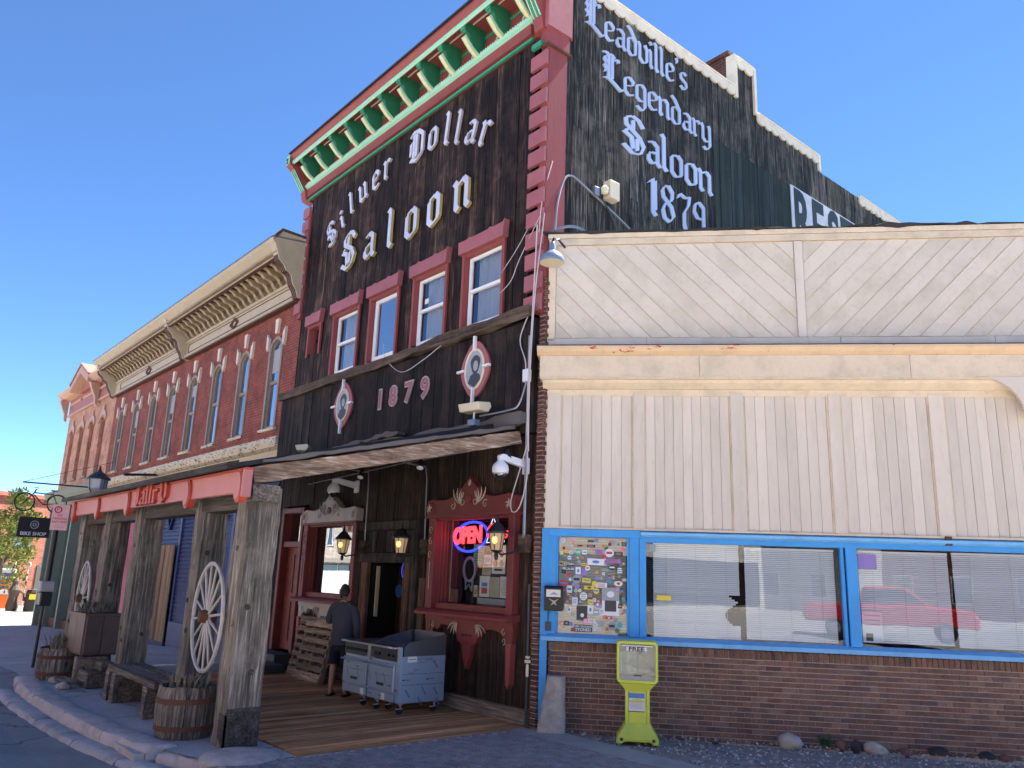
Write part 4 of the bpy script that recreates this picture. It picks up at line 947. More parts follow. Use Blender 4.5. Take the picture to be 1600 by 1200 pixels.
# red side door with steps
rd = MB().box(-8.42, -8.30, -.08, .2, .3, 3.3).box(-7.47, -7.35, -.08, .2, .3, 3.3).box(-8.30, -7.47, -.08, .2, 3.18, 3.3).box(-8.30, -7.47, -.04, .2, 2.45, 2.58)
rdo = rd.build('side_door', 'porch_red', sal, bevel=.01)
MB().box(-8.30, -7.47, .10, .16, .32, 2.45).build('door_leaf', 'saloon_red', rdo); MB().box(-8.30, -7.47, .12, .125, 2.58, 3.18).build('transom_pane', 'car_glass', rdo)
for k in range(2):
    MB().box(-8.2, -7.93, .08, .1, .5+k*1.0, 1.3+k*1.0).box(-7.84, -7.57, .08, .1, .5+k*1.0, 1.3+k*1.0).build('door_panel', 'porch_red', rdo)
MB().lathe([(.02, 0), (.035, .03), (.02, .06)], (-7.55, .1, 1.3), 10, Matrix.Rotation(pi/2, 3, 'X')).build('handle', 'black_metal', rdo)
o = tag(MB().box(-8.55, -7.2, -.5, -.1, 0, .30).build('step', 'dark_grey', bevel=.01), 'upper dark grey step at the red side door', 'step')
o = tag(MB().box(-8.6, -6.7, -1.0, -.5, 0, .16).build('step', 'dark_grey', bevel=.01), 'lower dark grey step in front of the red side door', 'step')
# brick edge between the saloon and the cream building
bs = MB()
z = -.02
while z < 6.5:
    bs.box(-.045, .09+(.02 if int(z/.07) % 2 else 0), -.005+(.012 if int(z/.07) % 2 else 0), .3, z, z+.057); z += .07
bso = tag(bs.build('brick_edge', 'dark_brick', sal), kind='stuff')
MB().box(-.04, .075, .01, .32, -.05, 6.5).build('mortar_core', 'mortar', sal)

# ---------------------------------------------------------------- porch roof, beam, posts
pr_ = thing('porch_roof', 'sloping dark porch roof between the saloon wall and the row of timber posts', 'porch roof')
MB().prism([(-4.32, 3.13), (-4.32, 3.19), (.0, 4.36), (.0, 4.30)], -9.35, -.74, lambda u, v, w_: Vector((w_, u, v))).build('roofing', 'roof_dark', pr_)
MB().prism([(-4.34, 3.14), (-4.34, 3.21), (-4.2, 3.25), (-4.2, 3.18)], -9.4, -.7, lambda u, v, w_: Vector((w_, u, v))).build('roof_edge', 'post_dark', pr_)
for k in range(12):
    x = -9.0+k*.7; MB().prism([(-4.0, 3.02), (-4.0, 3.18), (.0, 4.24), (.0, 4.08)], x-.03, x+.03, lambda u, v, w_: Vector((w_, u, v))).build('rafter', 'post_dark', pr_)
bm_ = rough_beam('rake_beam', (-.74, -4.0, 3.08), (-.30, -.12, 4.04), .20, .10, 'beam_wood', pr_, 5, .007, 40)
rough_beam('flashing_board', (-9.2, -.20, 4.28), (-.10, -.20, 4.30), .16, .14, 'flashing', pr_, 6, .025, 30)
rough_beam('flashing_board', (-.74, -3.9, 3.26), (-.36, -.2, 4.19), .05, .14, 'flashing', pr_, 8, .012, 30)
rough_beam('roll', (-5.9, -.26, 4.36), (-3.4, -.26, 4.46), .06, .16, 'flashing', pr_, 9, .03, 14)
PX_ = [-8.93, -7.15, -5.25, -2.48, -.86]
def post(x, y, w, top, seed, label, tiltx=0.0):
    t = thing('timber_post', label, 'post', (x, y, 0), group=None)
    n = 22; mb = MB(); vs = []
    for i in range(n+1):
        z = top*i/n
        ww = w*(1.0+.07*(i < 1))
        prof2 = [(-.5, -.5), (0, -.52), (.5, -.5), (.52, 0), (.5, .5), (0, .51), (-.5, .5), (-.51, 0)]
        for a, b in prof2:
            j = .022*noise.noise(Vector((seed*5+a*3, b*3, z*1.6)))+.010*noise.noise(Vector((seed*5+a*8, b*8, z*6)))
            vs.append((a*(ww+2*j)+tiltx*z/top, b*(ww+2*j), z))
    k = 8; fs = [(i*k+a, i*k+(a+1) % k, (i+1)*k+(a+1) % k, (i+1)*k+a) for i in range(n) for a in range(k)]+[tuple(range(k))[::-1], tuple(range(n*k, n*k+k))]
    mb.add(vs, fs); mb.build('shaft', 'post_wood', t)
    kn = MB()
    for q in range(3):
        z = rnd(.8, 2.6); kn.lathe([(.035, 0), (.033, .01), (.022, .004)], (rnd(-.1, .1), -w*.5-.004, z), 10, Matrix.Rotation(pi/2, 3, 'X'))
        kn.lathe([(.035, 0), (.033, .01), (.022, .004)], (w*.5+.003, rnd(-.1, .1), rnd(.8, 2.6)), 10, Matrix.Rotation(pi/2, 3, 'Y'))
    kn.build('knot', 'post_dark', t)
    return t
p1 = post(-.92, -3.80, .38, 2.96, 1, 'nearest thick weathered timber post at the corner of the porch')
cap = rough_beam('split_cap', (.02, -.05, 2.86), (.30, -.05, 2.88), .2, .34, 'bench_wood', p1, 41, .012, 6)
MB().box(.155, .21, -.20, .20, .0, .42).box(-.02, .21, -.195, -.20, .0, .35).build('foot_plate', 'post_dark', p1)
post(-2.52, -3.78, .33, 2.96, 2, 'timber post behind the barrel planter with the near wagon wheel beside it')
post(-5.28, -3.80, .36, 2.96, 3, 'timber post at the far end of the plank bench')
post(-7.12, -3.80, .34, 2.96, 4, 'timber post rising behind the brown planter box')
post(-8.95, -3.80, .34, 2.96, 5, 'last timber post beside the black sign pole')
MB().box(-9.1, -.9, -3.95, -3.68, 2.70, 2.98).build('cross_beam', 'post_dark', pr_)
fs_ = thing('fascia_board', 'pink fascia board with carved letters and red scroll ends along the porch roof', 'fascia', (0, -4.12, 0))
MB().box(-9.28, -.52, -.04, .03, 2.86, 3.14).build('board', 'pink_fascia', fs_, bevel=.01)
MB().box(-9.3, -.5, -.055, .03, 3.12, 3.15).build('cap_strip', 'scroll_red', fs_)
MB().box(-.56, -.5, -.08, .03, 2.80, 3.13).build('end_block', 'pink_fascia', fs_, bevel=.01)
for x in (-8.93, -7.15, -5.28, -2.46, -.68):
    o = MB().prism([(x+.13*cos(t), 2.94+.20*sin(t)) for t in [j*2*pi/20 for j in range(20)]], -.02, .07, XZ).build('scroll_end', 'scroll_red', fs_)
    MB().prism([(x+.10*cos(t), 2.94+.165*sin(t)) for t in [j*2*pi/20 for j in range(20)]], .07, .085, XZ).build('scroll_face', 'pink_fascia', o)
x = -4.72
for ch in 'Iallr V':
    if ch == ' ': x += .06; continue
    blackletter(ch, (x, -.04, 2.88), (1, 0, 0), (0, 0, 1), (0, -1, 0), .42, .18 if ch in 'IlV' else .2, .05, 'letter', 'scroll_red', fs_, nib=.26); x += BL[ch][1]*.42+.02
# lamp on the porch roof
lp = thing('roof_lantern', 'black post-top lantern with pale glass standing on the porch roof', 'lantern', (-9.05, -3.80, 3.26))
MB().lathe([(.05, 0), (.16, .02), (.10, .05), (.10, .07)], (0, 0, 0), 14).build('base', 'black_metal', lp)
MB().lathe([(.11, .07), (.17, .18), (.19, .36), (.15, .40)], (0, 0, 0), 8).build('glass_body', 'lantern_glass', lp)
rb = MB()
for j in range(4):
    a = j*pi/2+.4; rb.tube([(.115*cos(a), .115*sin(a), .07), (.18*cos(a), .18*sin(a), .18), (.20*cos(a), .20*sin(a), .37)], .012, 4)
rb.build('rib', 'black_metal', lp)
MB().lathe([(.225, .36), (.225, .38), (.13, .47), (.04, .53), (.03, .56), (.012, .64)], (0, 0, 0), 14).build('cap', 'black_metal', lp)
# wagon wheels
def wheel(label, loc, R, nsp, rz, tilt):
    t = thing('wagon_wheel', label, 'wagon wheel', loc, rz, None); t.rotation_euler = (tilt, 0, rz)
    MB().tube([(R*cos(a), 0, R*sin(a)) for a in [j*2*pi/48 for j in range(48)]], .026, 6, close=True).build('rim', 'wheel_white', t, smooth=True)
    for j in range(nsp):
        a = j*2*pi/nsp+.1; MB().tube([(.06*cos(a), rnd(-.012, .012), .06*sin(a)), (.3*R*cos(a), 0, .3*R*sin(a)), (R*.98*cos(a), 0, R*.98*sin(a))], [.022, .019, .013], 6).build('spoke', 'wheel_white', t)
    MB().lathe([(.04, -.11), (.07, -.10), (.085, -.03), (.085, .03), (.07, .10), (.04, .11)], (0, 0, 0), 14, Matrix.Rotation(pi/2, 3, 'X')).build('hub', 'rust', t)
    return t
wheel('white weathered wagon wheel hanging between the two nearest posts', (-1.70, -3.99, 1.38), .65, 16, radians(-5), 0)
wheel('far wagon wheel half hidden between the last two posts', (-8.03, -3.99, 1.33), .66, 14, radians(-5), 0)
# barrels
def barrel(label, loc, R, H):
    t = thing('barrel_planter', label, 'barrel planter', loc); n = 16
    pr = [(.90, 0), (.97, .25), (1.0, .55), (.97, .85), (.93, 1.0)]
    for j in range(n):
        a0 = 2*pi*j/n+.012; a1 = 2*pi*(j+1)/n-.012; mb = MB(); vs = []; dz = rnd(-.012, .012)
        for r, h in pr:
            for rr in (R*r, R*r-.022):
                for a in (a0, (a0+a1)/2, a1): vs.append((rr*cos(a), rr*sin(a), H*h+(dz if h == 1 else 0)))
        fs = []
        for i in range(4):
            o = i*6; p = o+6
            fs += [(o, o+1, p+1, p), (o+1, o+2, p+2, p+1), (o+3, p+3, p+4, o+4), (o+4, p+4, p+5, o+5), (o, p, p+3, o+3), (o+2, o+5, p+5, p+2)]
        fs += [(24, 25, 28, 27), (25, 26, 29, 28), (0, 3, 4, 1), (1, 4, 5, 2)]
        mb.add(vs, fs); mb.build('stave', 'barrel_wood', t)
    for h, r in ((.2, .962), (.72, .99)):
        MB().lathe([(R*r+.001, H*h-.03), (R*r+.007, H*h-.028), (R*r+.007, H*h+.028), (R*r+.001, H*h+.03)], (0, 0, 0), 32).build('hoop', 'rust', t)
    MB().lathe([(R*.90, H*.80), (R*.5, H*.90), (.01, H*.94)], (0, 0, 0), 20).build('soil', 'soil', t)
    return t
def twigs(label, loc, R, n, h, mat, seed):
    rg = random.Random(seed); mb = MB()
    for k in range(n):
        a = rg.uniform(0, 6.28); r = rg.uniform(0, R*.8); b = Vector((r*cos(a), r*sin(a), 0)); a2 = rg.uniform(0, 6.28); L = rg.uniform(.4, 1)*h
        e = b+Vector((cos(a2)*L*.5, sin(a2)*L*.5, L*.8)); q = Vector((-sin(a2), cos(a2), 0))*rg.uniform(.004, .012)
        mid = (b+e)/2+Vector((0, 0, L*.12)); mb.add([b-q, b+q, mid+q*1.4, mid-q*1.4, e], [(0, 1, 2, 3), (3, 2, 4)])
    o = tag(mb.build('dead_plant', mat), label, 'dead plant'); o.location = loc; return o
barrel('near half-barrel planter with rusty hoops beside the corner post', (-1.72, -4.10, 0), .36, .58)
twigs('dry stalks in the near barrel planter', (-1.72, -4.10, .50), .3, 110, .30, 'dry_stem', 1)
barrel('far dark barrel planter at the end of the kerb', (-7.62, -4.28, 0), .37, .52)
twigs('dead plant with tall dry straws in the far barrel', (-7.62, -4.28, .46), .3, 140, .42, 'dry_stem', 2)
# planter box on trestle
pb = thing('planter_box', 'brown two-door box planter standing on timber blocks', 'planter box', (-7.05, -3.95, 0), radians(4))
MB().box(-.42, .42, -.28, .28, .46, 1.12).build('box', 'planter_paint', pb, bevel=.01)
for s in (0, 1): MB().box(-.41+.41*s, -.005+.41*s, -.30, -.28, .48, 1.10).build('panel', 'planter_paint', pb, bevel=.006)
for s in (0, 1): MB().box(.42, .44, -.27+.28*s, -.01+.28*s, .48, 1.10).build('panel', 'planter_paint', pb, bevel=.006)
MB().box(-.44, .46, -.32, .30, 1.10, 1.14).build('rim', 'planter_paint', pb)
MB().box(-.38, .38, -.24, .24, 1.08, 1.145).build('soil', 'soil', pb)
twigs('grey dried shrubbery filling the brown planter box', (-7.05, -3.95, 1.12), .36, 420, .30, 'dead_leaf', 3)
tb = [((-6.75, -4.0, .24), (.16, .5, .40), 'upright timber block under the right end of the planter box'), ((-7.35, -4.0, .24), (.16, .5, .42), 'upright timber block under the left end of the planter box'),
      ((-6.35, -4.05, .13), (.55, .3, .24), 'low squared timber block right of the planter supports'), ((-6.3, -3.9, .33), (.5, .2, .14), 'short beam end resting on the low squared block')]
for c, sz, lb in tb:
    o = tag(MB().box(-sz[0]/2, sz[0]/2, -sz[1]/2, sz[1]/2, -sz[2]/2, sz[2]/2).build('timber_block', 'bench_wood', bevel=.015), lb, 'timber block'); o.location = c; o.rotation_euler = (0, 0, rnd(-.1, .1))
o = tag(rough_beam('plank_board', (-6.9, -4.42, .09), (-6.15, -4.36, .10), .035, .16, 'bench_wood', None, 4), 'loose grey plank lying on stones at the kerb', 'plank')
for k, (s_, lb) in enumerate((((-6.95, -4.45, .05), 'pale round stone under the left end of the loose plank'), ((-6.2, -4.5, .05), 'pale stone under the right end of the loose plank'))):
    o = rock(lb, 0, 0, (.11, .09, .09), 'rock_white'); o.location = s_
# bench of heavy planks
bn = thing('plank_bench', 'low bench of heavy grey planks between two posts', 'bench', (-3.85, -3.98, 0), 0)
rough_beam('seat', (-1.15, -.08, .45), (1.12, -.08, .45), .085, .26, 'bench_wood', bn, 21, .006)
rough_beam('seat', (-1.15, .18, .45), (1.1, .18, .45), .085, .24, 'bench_wood', bn, 22, .006)
for xx in (-1.06, -.72, .80): rough_beam('leg', (xx, -.02, 0), (xx+.01, -.02, .405), .16, .42, 'bench_wood', bn, 23+xx, .01, 6)
MB().box(-.65, .72, .12, .16, .02, .36).build('back_board', 'post_dark', bn)
# sign pole
sp_ = thing('sign_pole', 'black street sign pole with meter box and red-lettered parking sign', 'sign pole', (-9.36, -4.36, 0))
MB().tube([(0, 0, 0), (0, 0, 1.3)], .03, 8).build('lower_pole', 'black_metal', sp_); MB().tube([(0, 0, 1.3), (0, 0, 2.9)], .055, 10).build('pole', 'black_metal', sp_)
MB().box(-.16, .16, -.1, .1, 1.14, 1.40).build('meter_box', 'black_metal', sp_, bevel=.02); MB().obox((.02, -.0, 1.50), (.30, .26, .20)).build('meter_face', 'paper_grey', sp_, bevel=.02)
ps = MB().box(-.004, .004, -.15, .15, 0, .5).build('parking_sign', 'sign_pink', sp_); ps.location = (.10, .02, 2.58); ps.rotation_euler = (0, 0, radians(-20))
MB().tube([(.008, -.05+.06*cos(t), .40+.06*sin(t)) for t in [j*2*pi/20 for j in range(20)]], .011, 4, close=True).build('prohibition_ring', 'ink_red', ps)
text('sign_text', 'P', 'ink_red', ps, (.007, -.05, .40), (0, 1, 0), (0, 0, 1), size=.1, ext=.002)
for k, tx in enumerate(('NO', 'PARKING', 'ANY TIME')): text('sign_text', tx, 'ink_red', ps, (.007, 0, .29-k*.065), (0, 1, 0), (0, 0, 1), size=.06, ext=.002)
MB().bar((.007, -.09, .06), (.007, .09, .06), .018, .006).build('arrow', 'ink_red', ps)

# ---------------------------------------------------------------- lights, cameras, wires on the saloon
def wall_lantern(label, x, z, dx=-.25):
    t = thing('wall_lantern', label, 'wall lantern', (x, 0, z))
    MB().box(-.09, .09, -.12, .0, -.16, .10).build('back_plate', 'band_wood', t, bevel=.01)
    MB().tube([(0, -.1, -.04), (dx*.3, -.22, -.17), (dx*.8, -.34, -.20), (dx, -.38, -.15)], .016, 6).build('arm', 'black_metal', t)
    c = (dx, -.38, 0)
    MB().lathe([(.02, -.28), (.035, -.22), (.02, -.18), (.07, -.16), (.085, -.14)], c, 8).build('base', 'black_metal', t)
    MB().lathe([(.075, -.14), (.115, .11)], c, 6).build('glass_body', 'lamp_glass', t)
    r = MB()
    for j in range(6): a = j*pi/3; r.tube([(c[0]+.078*cos(a), c[1]+.078*sin(a), -.14), (c[0]+.118*cos(a), c[1]+.118*sin(a), .11)], .008, 4)
    r.build('rib', 'black_metal', t)
    MB().lathe([(.155, .10), (.155, .125), (.06, .24), (.03, .26), (.012, .36)], c, 12).build('cap', 'black_metal', t)
    g = MB().lathe([(.004, -.055), (.034, -.03), (.042, 0), (.034, .04), (.004, .06)], (c[0]+.045, c[1]-.078, 0), 10).build('bulb', 'lamp_glow', t, smooth=True)
    return t
wall_lantern('lit wall lantern left of the saloon doorway', -4.72, 2.46)
wall_lantern('lit wall lantern right of the saloon doorway', -2.72, 2.46)
wall_lantern('lit wall lantern in front of the red display window corner', -.17, 2.50)
def conduit(label, pts, r=.012): return tag(MB().tube(pts, r, 5).build('conduit', 'conduit_grey'), label, 'conduit')
conduit('thin conduit dropping to the left lantern', [(-4.72, -.55, 3.86), (-4.72, -.10, 3.84), (-4.70, -.09, 3.6), (-4.68, -.09, 2.55)])
conduit('thin conduit dropping to the lantern right of the doorway', [(-2.80, -.55, 3.82), (-2.78, -.10, 3.80), (-2.74, -.09, 3.6), (-2.70, -.09, 2.55)])
conduit('thin horizontal conduit under the porch beam', [(-6.2, -.6, 3.66), (-2.8, -.58, 3.80), (-.5, -.5, 3.86), (-.1, -.25, 3.95)], .009)
conduit('conduit hooked on the wall near the corner post', [(-8.72, -.10, 3.8), (-8.72, -.10, 2.7), (-8.78, -.10, 2.6), (-8.88, -.10, 2.58), (-8.92, -.10, 2.7)])
conduit('long grey conduit down the right edge of the saloon', [(-.10, -.14, 5.6), (-.10, -.14, 2.6), (-.14, -.12, 2.55)], .02)
def flood(label, x, y, z, s, rz):
    t = thing('floodlight', label, 'floodlight', (x, y, z), rz)
    MB().prism([(-.15*s, .05*s), (.13*s, .09*s), (.16*s, .02*s), (.10*s, -.07*s), (-.11*s, -.07*s)], -.22*s, .22*s, lambda u, v, w_: Vector((w_, u, v))).build('housing', 'box_cream', t, bevel=.01)
    MB().tube([(0, 0, -.07*s), (0, 0, -.2*s)], .015, 6).build('stem', 'camera_white', t); MB().obox((0, 0, -.24*s), (.16*s, .12*s, .1*s)).build('foot', 'enamel_blue', t, bevel=.006)
    return t
flood('large cream floodlight above the porch beam', -.92, -.52, 4.52, 1.0, radians(8))
flood('small cream floodlight at the left end of the porch roof', -6.7, -.55, 4.44, .9, radians(-35))
def dome_cam(label, xw, zw, mat='camera_white'):
    t = thing('dome_camera', label, 'security camera', (xw, -.04, zw))
    MB().box(-.02, .10, -.06, .0, -.14, .10).build('wall_plate', mat, t, bevel=.01)
    MB().prism([(-.04, -.06), (-.04, .06), (-.50, .11), (-.56, .08), (-.56, .02)], -.0, .08, lambda u, v, w_: Vector((w_, u, v))).build('arm', mat, t, bevel=.01)
    c = (.04, -.52, 0)
    MB().lathe([(.04, .04), (.05, .0), (.11, -.06), (.125, -.12), (.12, -.17), (.10, -.18)], c, 18).build('shell', mat, t, smooth=True)
    MB().lathe([(.098, -.18), (.09, -.22), (.05, -.26), (.01, -.27)], c, 16).build('dome', 'car_glass', t, smooth=True)
dome_cam('white dome security camera above the red display window', -.22, 3.62)
dome_cam('white dome security camera above the left display window', -5.22, 3.62, 'camera_white')
def spot(label, x, y, z):
    t = thing('spot_light', label, 'spot light', (x, y, z))
    M = Matrix.Rotation(radians(160), 3, 'X') @ Matrix.Rotation(.3, 3, 'Y')
    MB().lathe([(.03, -.1), (.035, -.06), (.06, .02), (.065, .05)], (0, 0, 0), 12, M).build('shade', 'black_metal', t); MB().lathe([(.06, .045), (.055, .06), (.02, .068)], (0, 0, 0), 12, M).build('lamp', 'spot_bulb', t)
spot('small spot lamp under the porch beam over the left lantern', -4.12, -.60, 3.70); spot('small spot lamp under the beam between the two middle conduits', -2.2, -.60, 3.72); spot('small spot lamp beside the cables at the saloon corner', -.20, -.42, 3.72)
jb = tag(MB().box(-.16, -.04, -.22, -.13, 4.86, 5.06).build('junction_box', 'camera_white', bevel=.01), 'small white box on the cables at the saloon corner', 'electrical box')
cable('white cable hanging from the quoin to the white corner box', [(-.05, -.14, 6.1), (-.28, -.15, 5.7), (-.30, -.15, 5.5), (-.12, -.2, 5.2), (-.1, -.2, 5.0)], .010, 'cable_white')
cable('thick white cable running down the saloon corner', [(.02, -.16, 7.4), (-.02, -.16, 6.2), (-.03, -.2, 5.0), (-.03, -.2, 4.3), (-.05, -.16, 3.9)], .012, 'cable_white')
cable('second white cable beside the thick corner cable', [(.10, -.08, 7.6), (.02, -.16, 6.3), (.0, -.2, 5.0), (.0, -.2, 4.2), (-.03, -.16, 3.8)], .009, 'cable_white')
cable('looped white cable below the dome camera', [(-.06, -.16, 3.9), (-.18, -.2, 3.5), (-.34, -.2, 3.1), (-.30, -.2, 2.92), (-.14, -.2, 3.0), (-.05, -.16, 3.4), (-.05, -.16, 3.8)], .009, 'cable_white')
cable('grey conduit sweeping along the flashing to the big floodlight', [(-.06, -.2, 4.9), (-.12, -.3, 4.5), (-.3, -.36, 4.42), (-.9, -.42, 4.40)], .014, 'conduit_grey')
cable('white wire sagging between the upper windows', [(-4.42, -.16, 6.35), (-4.25, -.20, 6.02), (-3.6, -.22, 5.62), (-2.9, -.22, 5.72), (-2.2, -.2, 5.95), (-1.9, -.2, 6.02)], .008, 'cable_white')
cable('dark wire crossing the boards right of the last upper window', [(-1.0, -.03, 6.55), (-.7, -.05, 6.7), (-.5, -.06, 7.0), (.0, -.08, 7.6)], .007, 'cable_white')
cable('second wire curving over the boards to the corner', [(-1.0, -.03, 6.9), (-.6, -.05, 7.2), (-.2, -.06, 7.6)], .006, 'cable_white')
cable('grey service cable rising to the side wall', [(.15, .1, 7.35), (.06, .25, 8.0), (.03, .50, 8.50), (.03, 1.0, 8.40), (.03, 2.1, 8.0), (.05, 3.6, 7.3)], .02, 'conduit_grey')
cable('thin cable dropping from the electrical box on the side wall', [(.05, 1.3, 8.35), (.05, 1.6, 8.0), (.05, 1.9, 7.3)], .016, 'cable_dark')
cable('white drop cable along the red quoins', [(.06, .1, 8.6), (.02, -.06, 7.9), (.0, -.1, 7.3)], .009, 'cable_white')
cable('blue-grey pipe curving over the cream parapet corner', [(-.02, .05, 7.25), (.1, .2, 7.42), (.3, .4, 7.46), (.5, .6, 7.3)], .025, 'enamel_blue')

# ---------------------------------------------------------------- cooking range
def range_unit():
    t = thing('steel_range', 'stainless steel commercial cooking range on casters wrapped in blue film', 'cooking range', (-3.26, -1.12, 0), 0)
    W, D, H = 1.63, .80, .98
    MB().box(.0, W, .02, D, .15, .80).build('cabinet', 'steel_film', t, bevel=.006)
    MB().box(-.03, W-.06, -.07, .02, .90, .93).build('front_rail', 'steel', t, bevel=.005)
    MB().box(0, W-.08, .0, .05, .72, .905).build('control_panel', 'steel_dark', t)
    MB().add([(0, .05, .93), (W, .05, .93), (W, D, .93), (0, D, .93)], [(0, 1, 2, 3)]).build('griddle_plate', 'steel', t)
    g = MB().prism([(.05, .93), (.12, .99), (D, 1.10), (D, .80), (.05, .80)], W-.02, W+.012, lambda u, v, w_: Vector((w_, u, v)))
    g.prism([(.05, .93), (.30, 1.02), (D, 1.12), (D, .93)], W*.46, W*.46+.015, lambda u, v, w_: Vector((w_, u, v)))
    g.box(.8, W-.02, D-.02, D, .93, 1.12).build('splash_guard', 'steel_mid', t)
    MB().box(W, W+.012, .03, D, .16, .80).build('side_panel', 'steel_film', t)
    MB().box(W-.10, W+.005, -.0, .03, .16, .93).build('corner_trim', 'steel_film', t)
    for z in (.40, .55): MB().box(W+.012, W+.014, .04, D-.01, z, z+.006).build('seam', 'film_print', t)
    for x0, x1 in ((.03, .74), (.80, 1.52)):
        MB().box(x0, x1, -.03, .02, .30, .68).build('oven_door', 'steel_film', t, bevel=.006)
        MB().box(x0, x1, -.02, .02, .16, .27).build('drawer', 'steel_film', t, bevel=.005)
        MB().box((x0+x1)/2-.10, (x0+x1)/2+.10, -.034, -.03, .36, .40).build('vent_plate', 'black', t)
        MB().box((x0+x1)/2-.16, (x0+x1)/2+.24, -.034, -.03, .51, .515).build('door_line', 'film_print', t)
        h = MB().tube([(x0+.02, -.09, .65), (x1+.02, -.09, .65)], .012, 8)
        for xx in (x0+.04, x1-.04): h.tube([(xx, -.03, .65), (xx, -.09, .65)], .016, 6)
        h.build('handle', 'steel', t)
    k = MB()
    for xx in (.08, .15, .22, .30, .38, .46, .53, .60, .67): MB().lathe([(.022, 0), (.02, .03), (.004, .032)], (xx, 0, .80), 10, Matrix.Rotation(pi/2, 3, 'X')).build('knob', 'black', t)
    for xx in (.95, 1.05, 1.32, 1.44): MB().lathe([(.020, 0), (.018, .03), (.004, .032)], (xx, 0, .80), 10, Matrix.Rotation(pi/2, 3, 'X')).build('knob', 'black', t)
    MB().box(.72, .80, -.012, .0, .60, .90).build('divider', 'steel', t); MB().tube([(.74, -.05, .74), (1.0, -.05, .74)], .009, 6).build('handle', 'steel', t)
    MB().box(W-.24, W-.12, -.075, -.07, .905, .925).build('brand_plate', 'paper', t); MB().box(W-.14, W-.04, -.002, .0, .32, .34).build('red_button', 'ink_red', t)
    MB().box(W+.014, W+.018, .12, .28, .72, .80).build('shipping_label', 'paper', t); MB().box(W+.018, W+.0195, .14, .26, .755, .762).build('label_print', 'ink_black', t)
    # marker scrawl and arrows
    s = MB(); rg = random.Random(4)
    for row in range(2):
        yy = .30 if row == 0 else .14
        P = [(W+.016, yy+.03*j, .73-.14*row+.035*(rg.random()-.5)*2) for j in range(11 if row == 0 else 7)]
        s.tube(P, .0028, 4)
    s.tube([(W+.016, .30+.04*j, .76+.015*(-1)**j) for j in range(8)], .0028, 4)
    s.build('marker_scrawl', 'ink_black', t)
    for y0 in (.04, .46):
        MB().bar((W+.016, y0+.02, .475), (W+.016, y0+.14, .475), .006, .006).add([(W+.018, y0, .475), (W+.018, y0+.035, .492), (W+.018, y0+.035, .458)], [(0, 1, 2)]).build('arrow', 'ink_black', t)
    for xx, zz in ((.12, .60), (.42, .56), (.85, .22), (1.12, .22), (1.36, .38)):
        MB().bar((xx, -.034, zz), (xx+.08, -.034, zz), .006, .006).add([(xx+.11, -.036, zz), (xx+.075, -.036, zz+.014), (xx+.075, -.036, zz-.014)], [(0, 1, 2)]).build('arrow', 'ink_black', t)
    for (y0, z0) in ((.12, .33), (.34, .22), (.40, .36), (.62, .34), (.66, .20), (.60, .72)):
        for q in range(4): MB().obox((W+.0145, y0+q*.018, z0-q*.028), (.001, .022, .026), Matrix.Rotation(-.5, 3, 'X')).build('film_print', 'film_print', t)
    for xx in (.86, 1.06, 1.28, .18, .5):
        MB().obox((xx, -.0325, .47), (.008, .001, .17), Matrix.Rotation(-.45, 3, 'Y')).build('film_print', 'film_print', t)
    for xx, yy in ((.62, .04), (1.02, .04), (1.12, .18), (W-.06, .08), (W-.06, D-.12), (.06, D-.1)):
        c = MB().tube([(xx, yy, .15), (xx, yy, .085)], .02, 8).box(xx-.035, xx+.035, yy-.035, yy+.035, .13, .15).box(xx-.028, xx+.028, yy-.03, yy+.03, .07, .09).build('caster', 'caster', t)
        MB().lathe([(.052, -.016), (.056, 0), (.052, .016)], (xx, yy-.01, .056), 14, Matrix.Rotation(pi/2, 3, 'Y')).build('caster_wheel', 'rubber', c); MB().bar((xx, yy-.07, .075), (xx+.03, yy-.03, .08), .03, .01).build('brake', 'caster', c)
    for xx in (.60, 1.20): MB().box(xx, xx+.09, -.026, -.02, .17, .26).build('warning_tag', 'paper', t); 
    return t
rt_ = range_unit()

# ---------------------------------------------------------------- pallets leaning on the wall
def pallet(label, loc, tilt, rz):
    t = thing('pallet', label, 'pallet', loc); t.rotation_euler = (tilt, 0, rz)
    W, H = 1.18, 1.08
    for k in range(3): piece('stringer', 'pallet_wood', t, (-W/2+.03+k*(W/2-.03), .05, H/2), (.045, .09, H))
    for k in range(7):
        z = .06+k*(H-.12)/6; w_ = .15 if k in (0, 6) else .09
        piece('slat', 'pallet_wood', t, (rnd(-.01, .01), -.005, z), (W, .018, w_), (0, rnd(-.01, .01), 0))
    for k in range(4): piece('slat', 'pallet_wood', t, (0, .104, .08+k*(H-.16)/3), (W, .018, .10))
    return t
pallet('front wooden pallet leaning on its edge behind the man', (-5.55, -.62, .02), radians(-12), radians(-3))
pallet('rear wooden pallet leaning under the left display window', (-6.05, -.45, .02), radians(-12), radians(2))

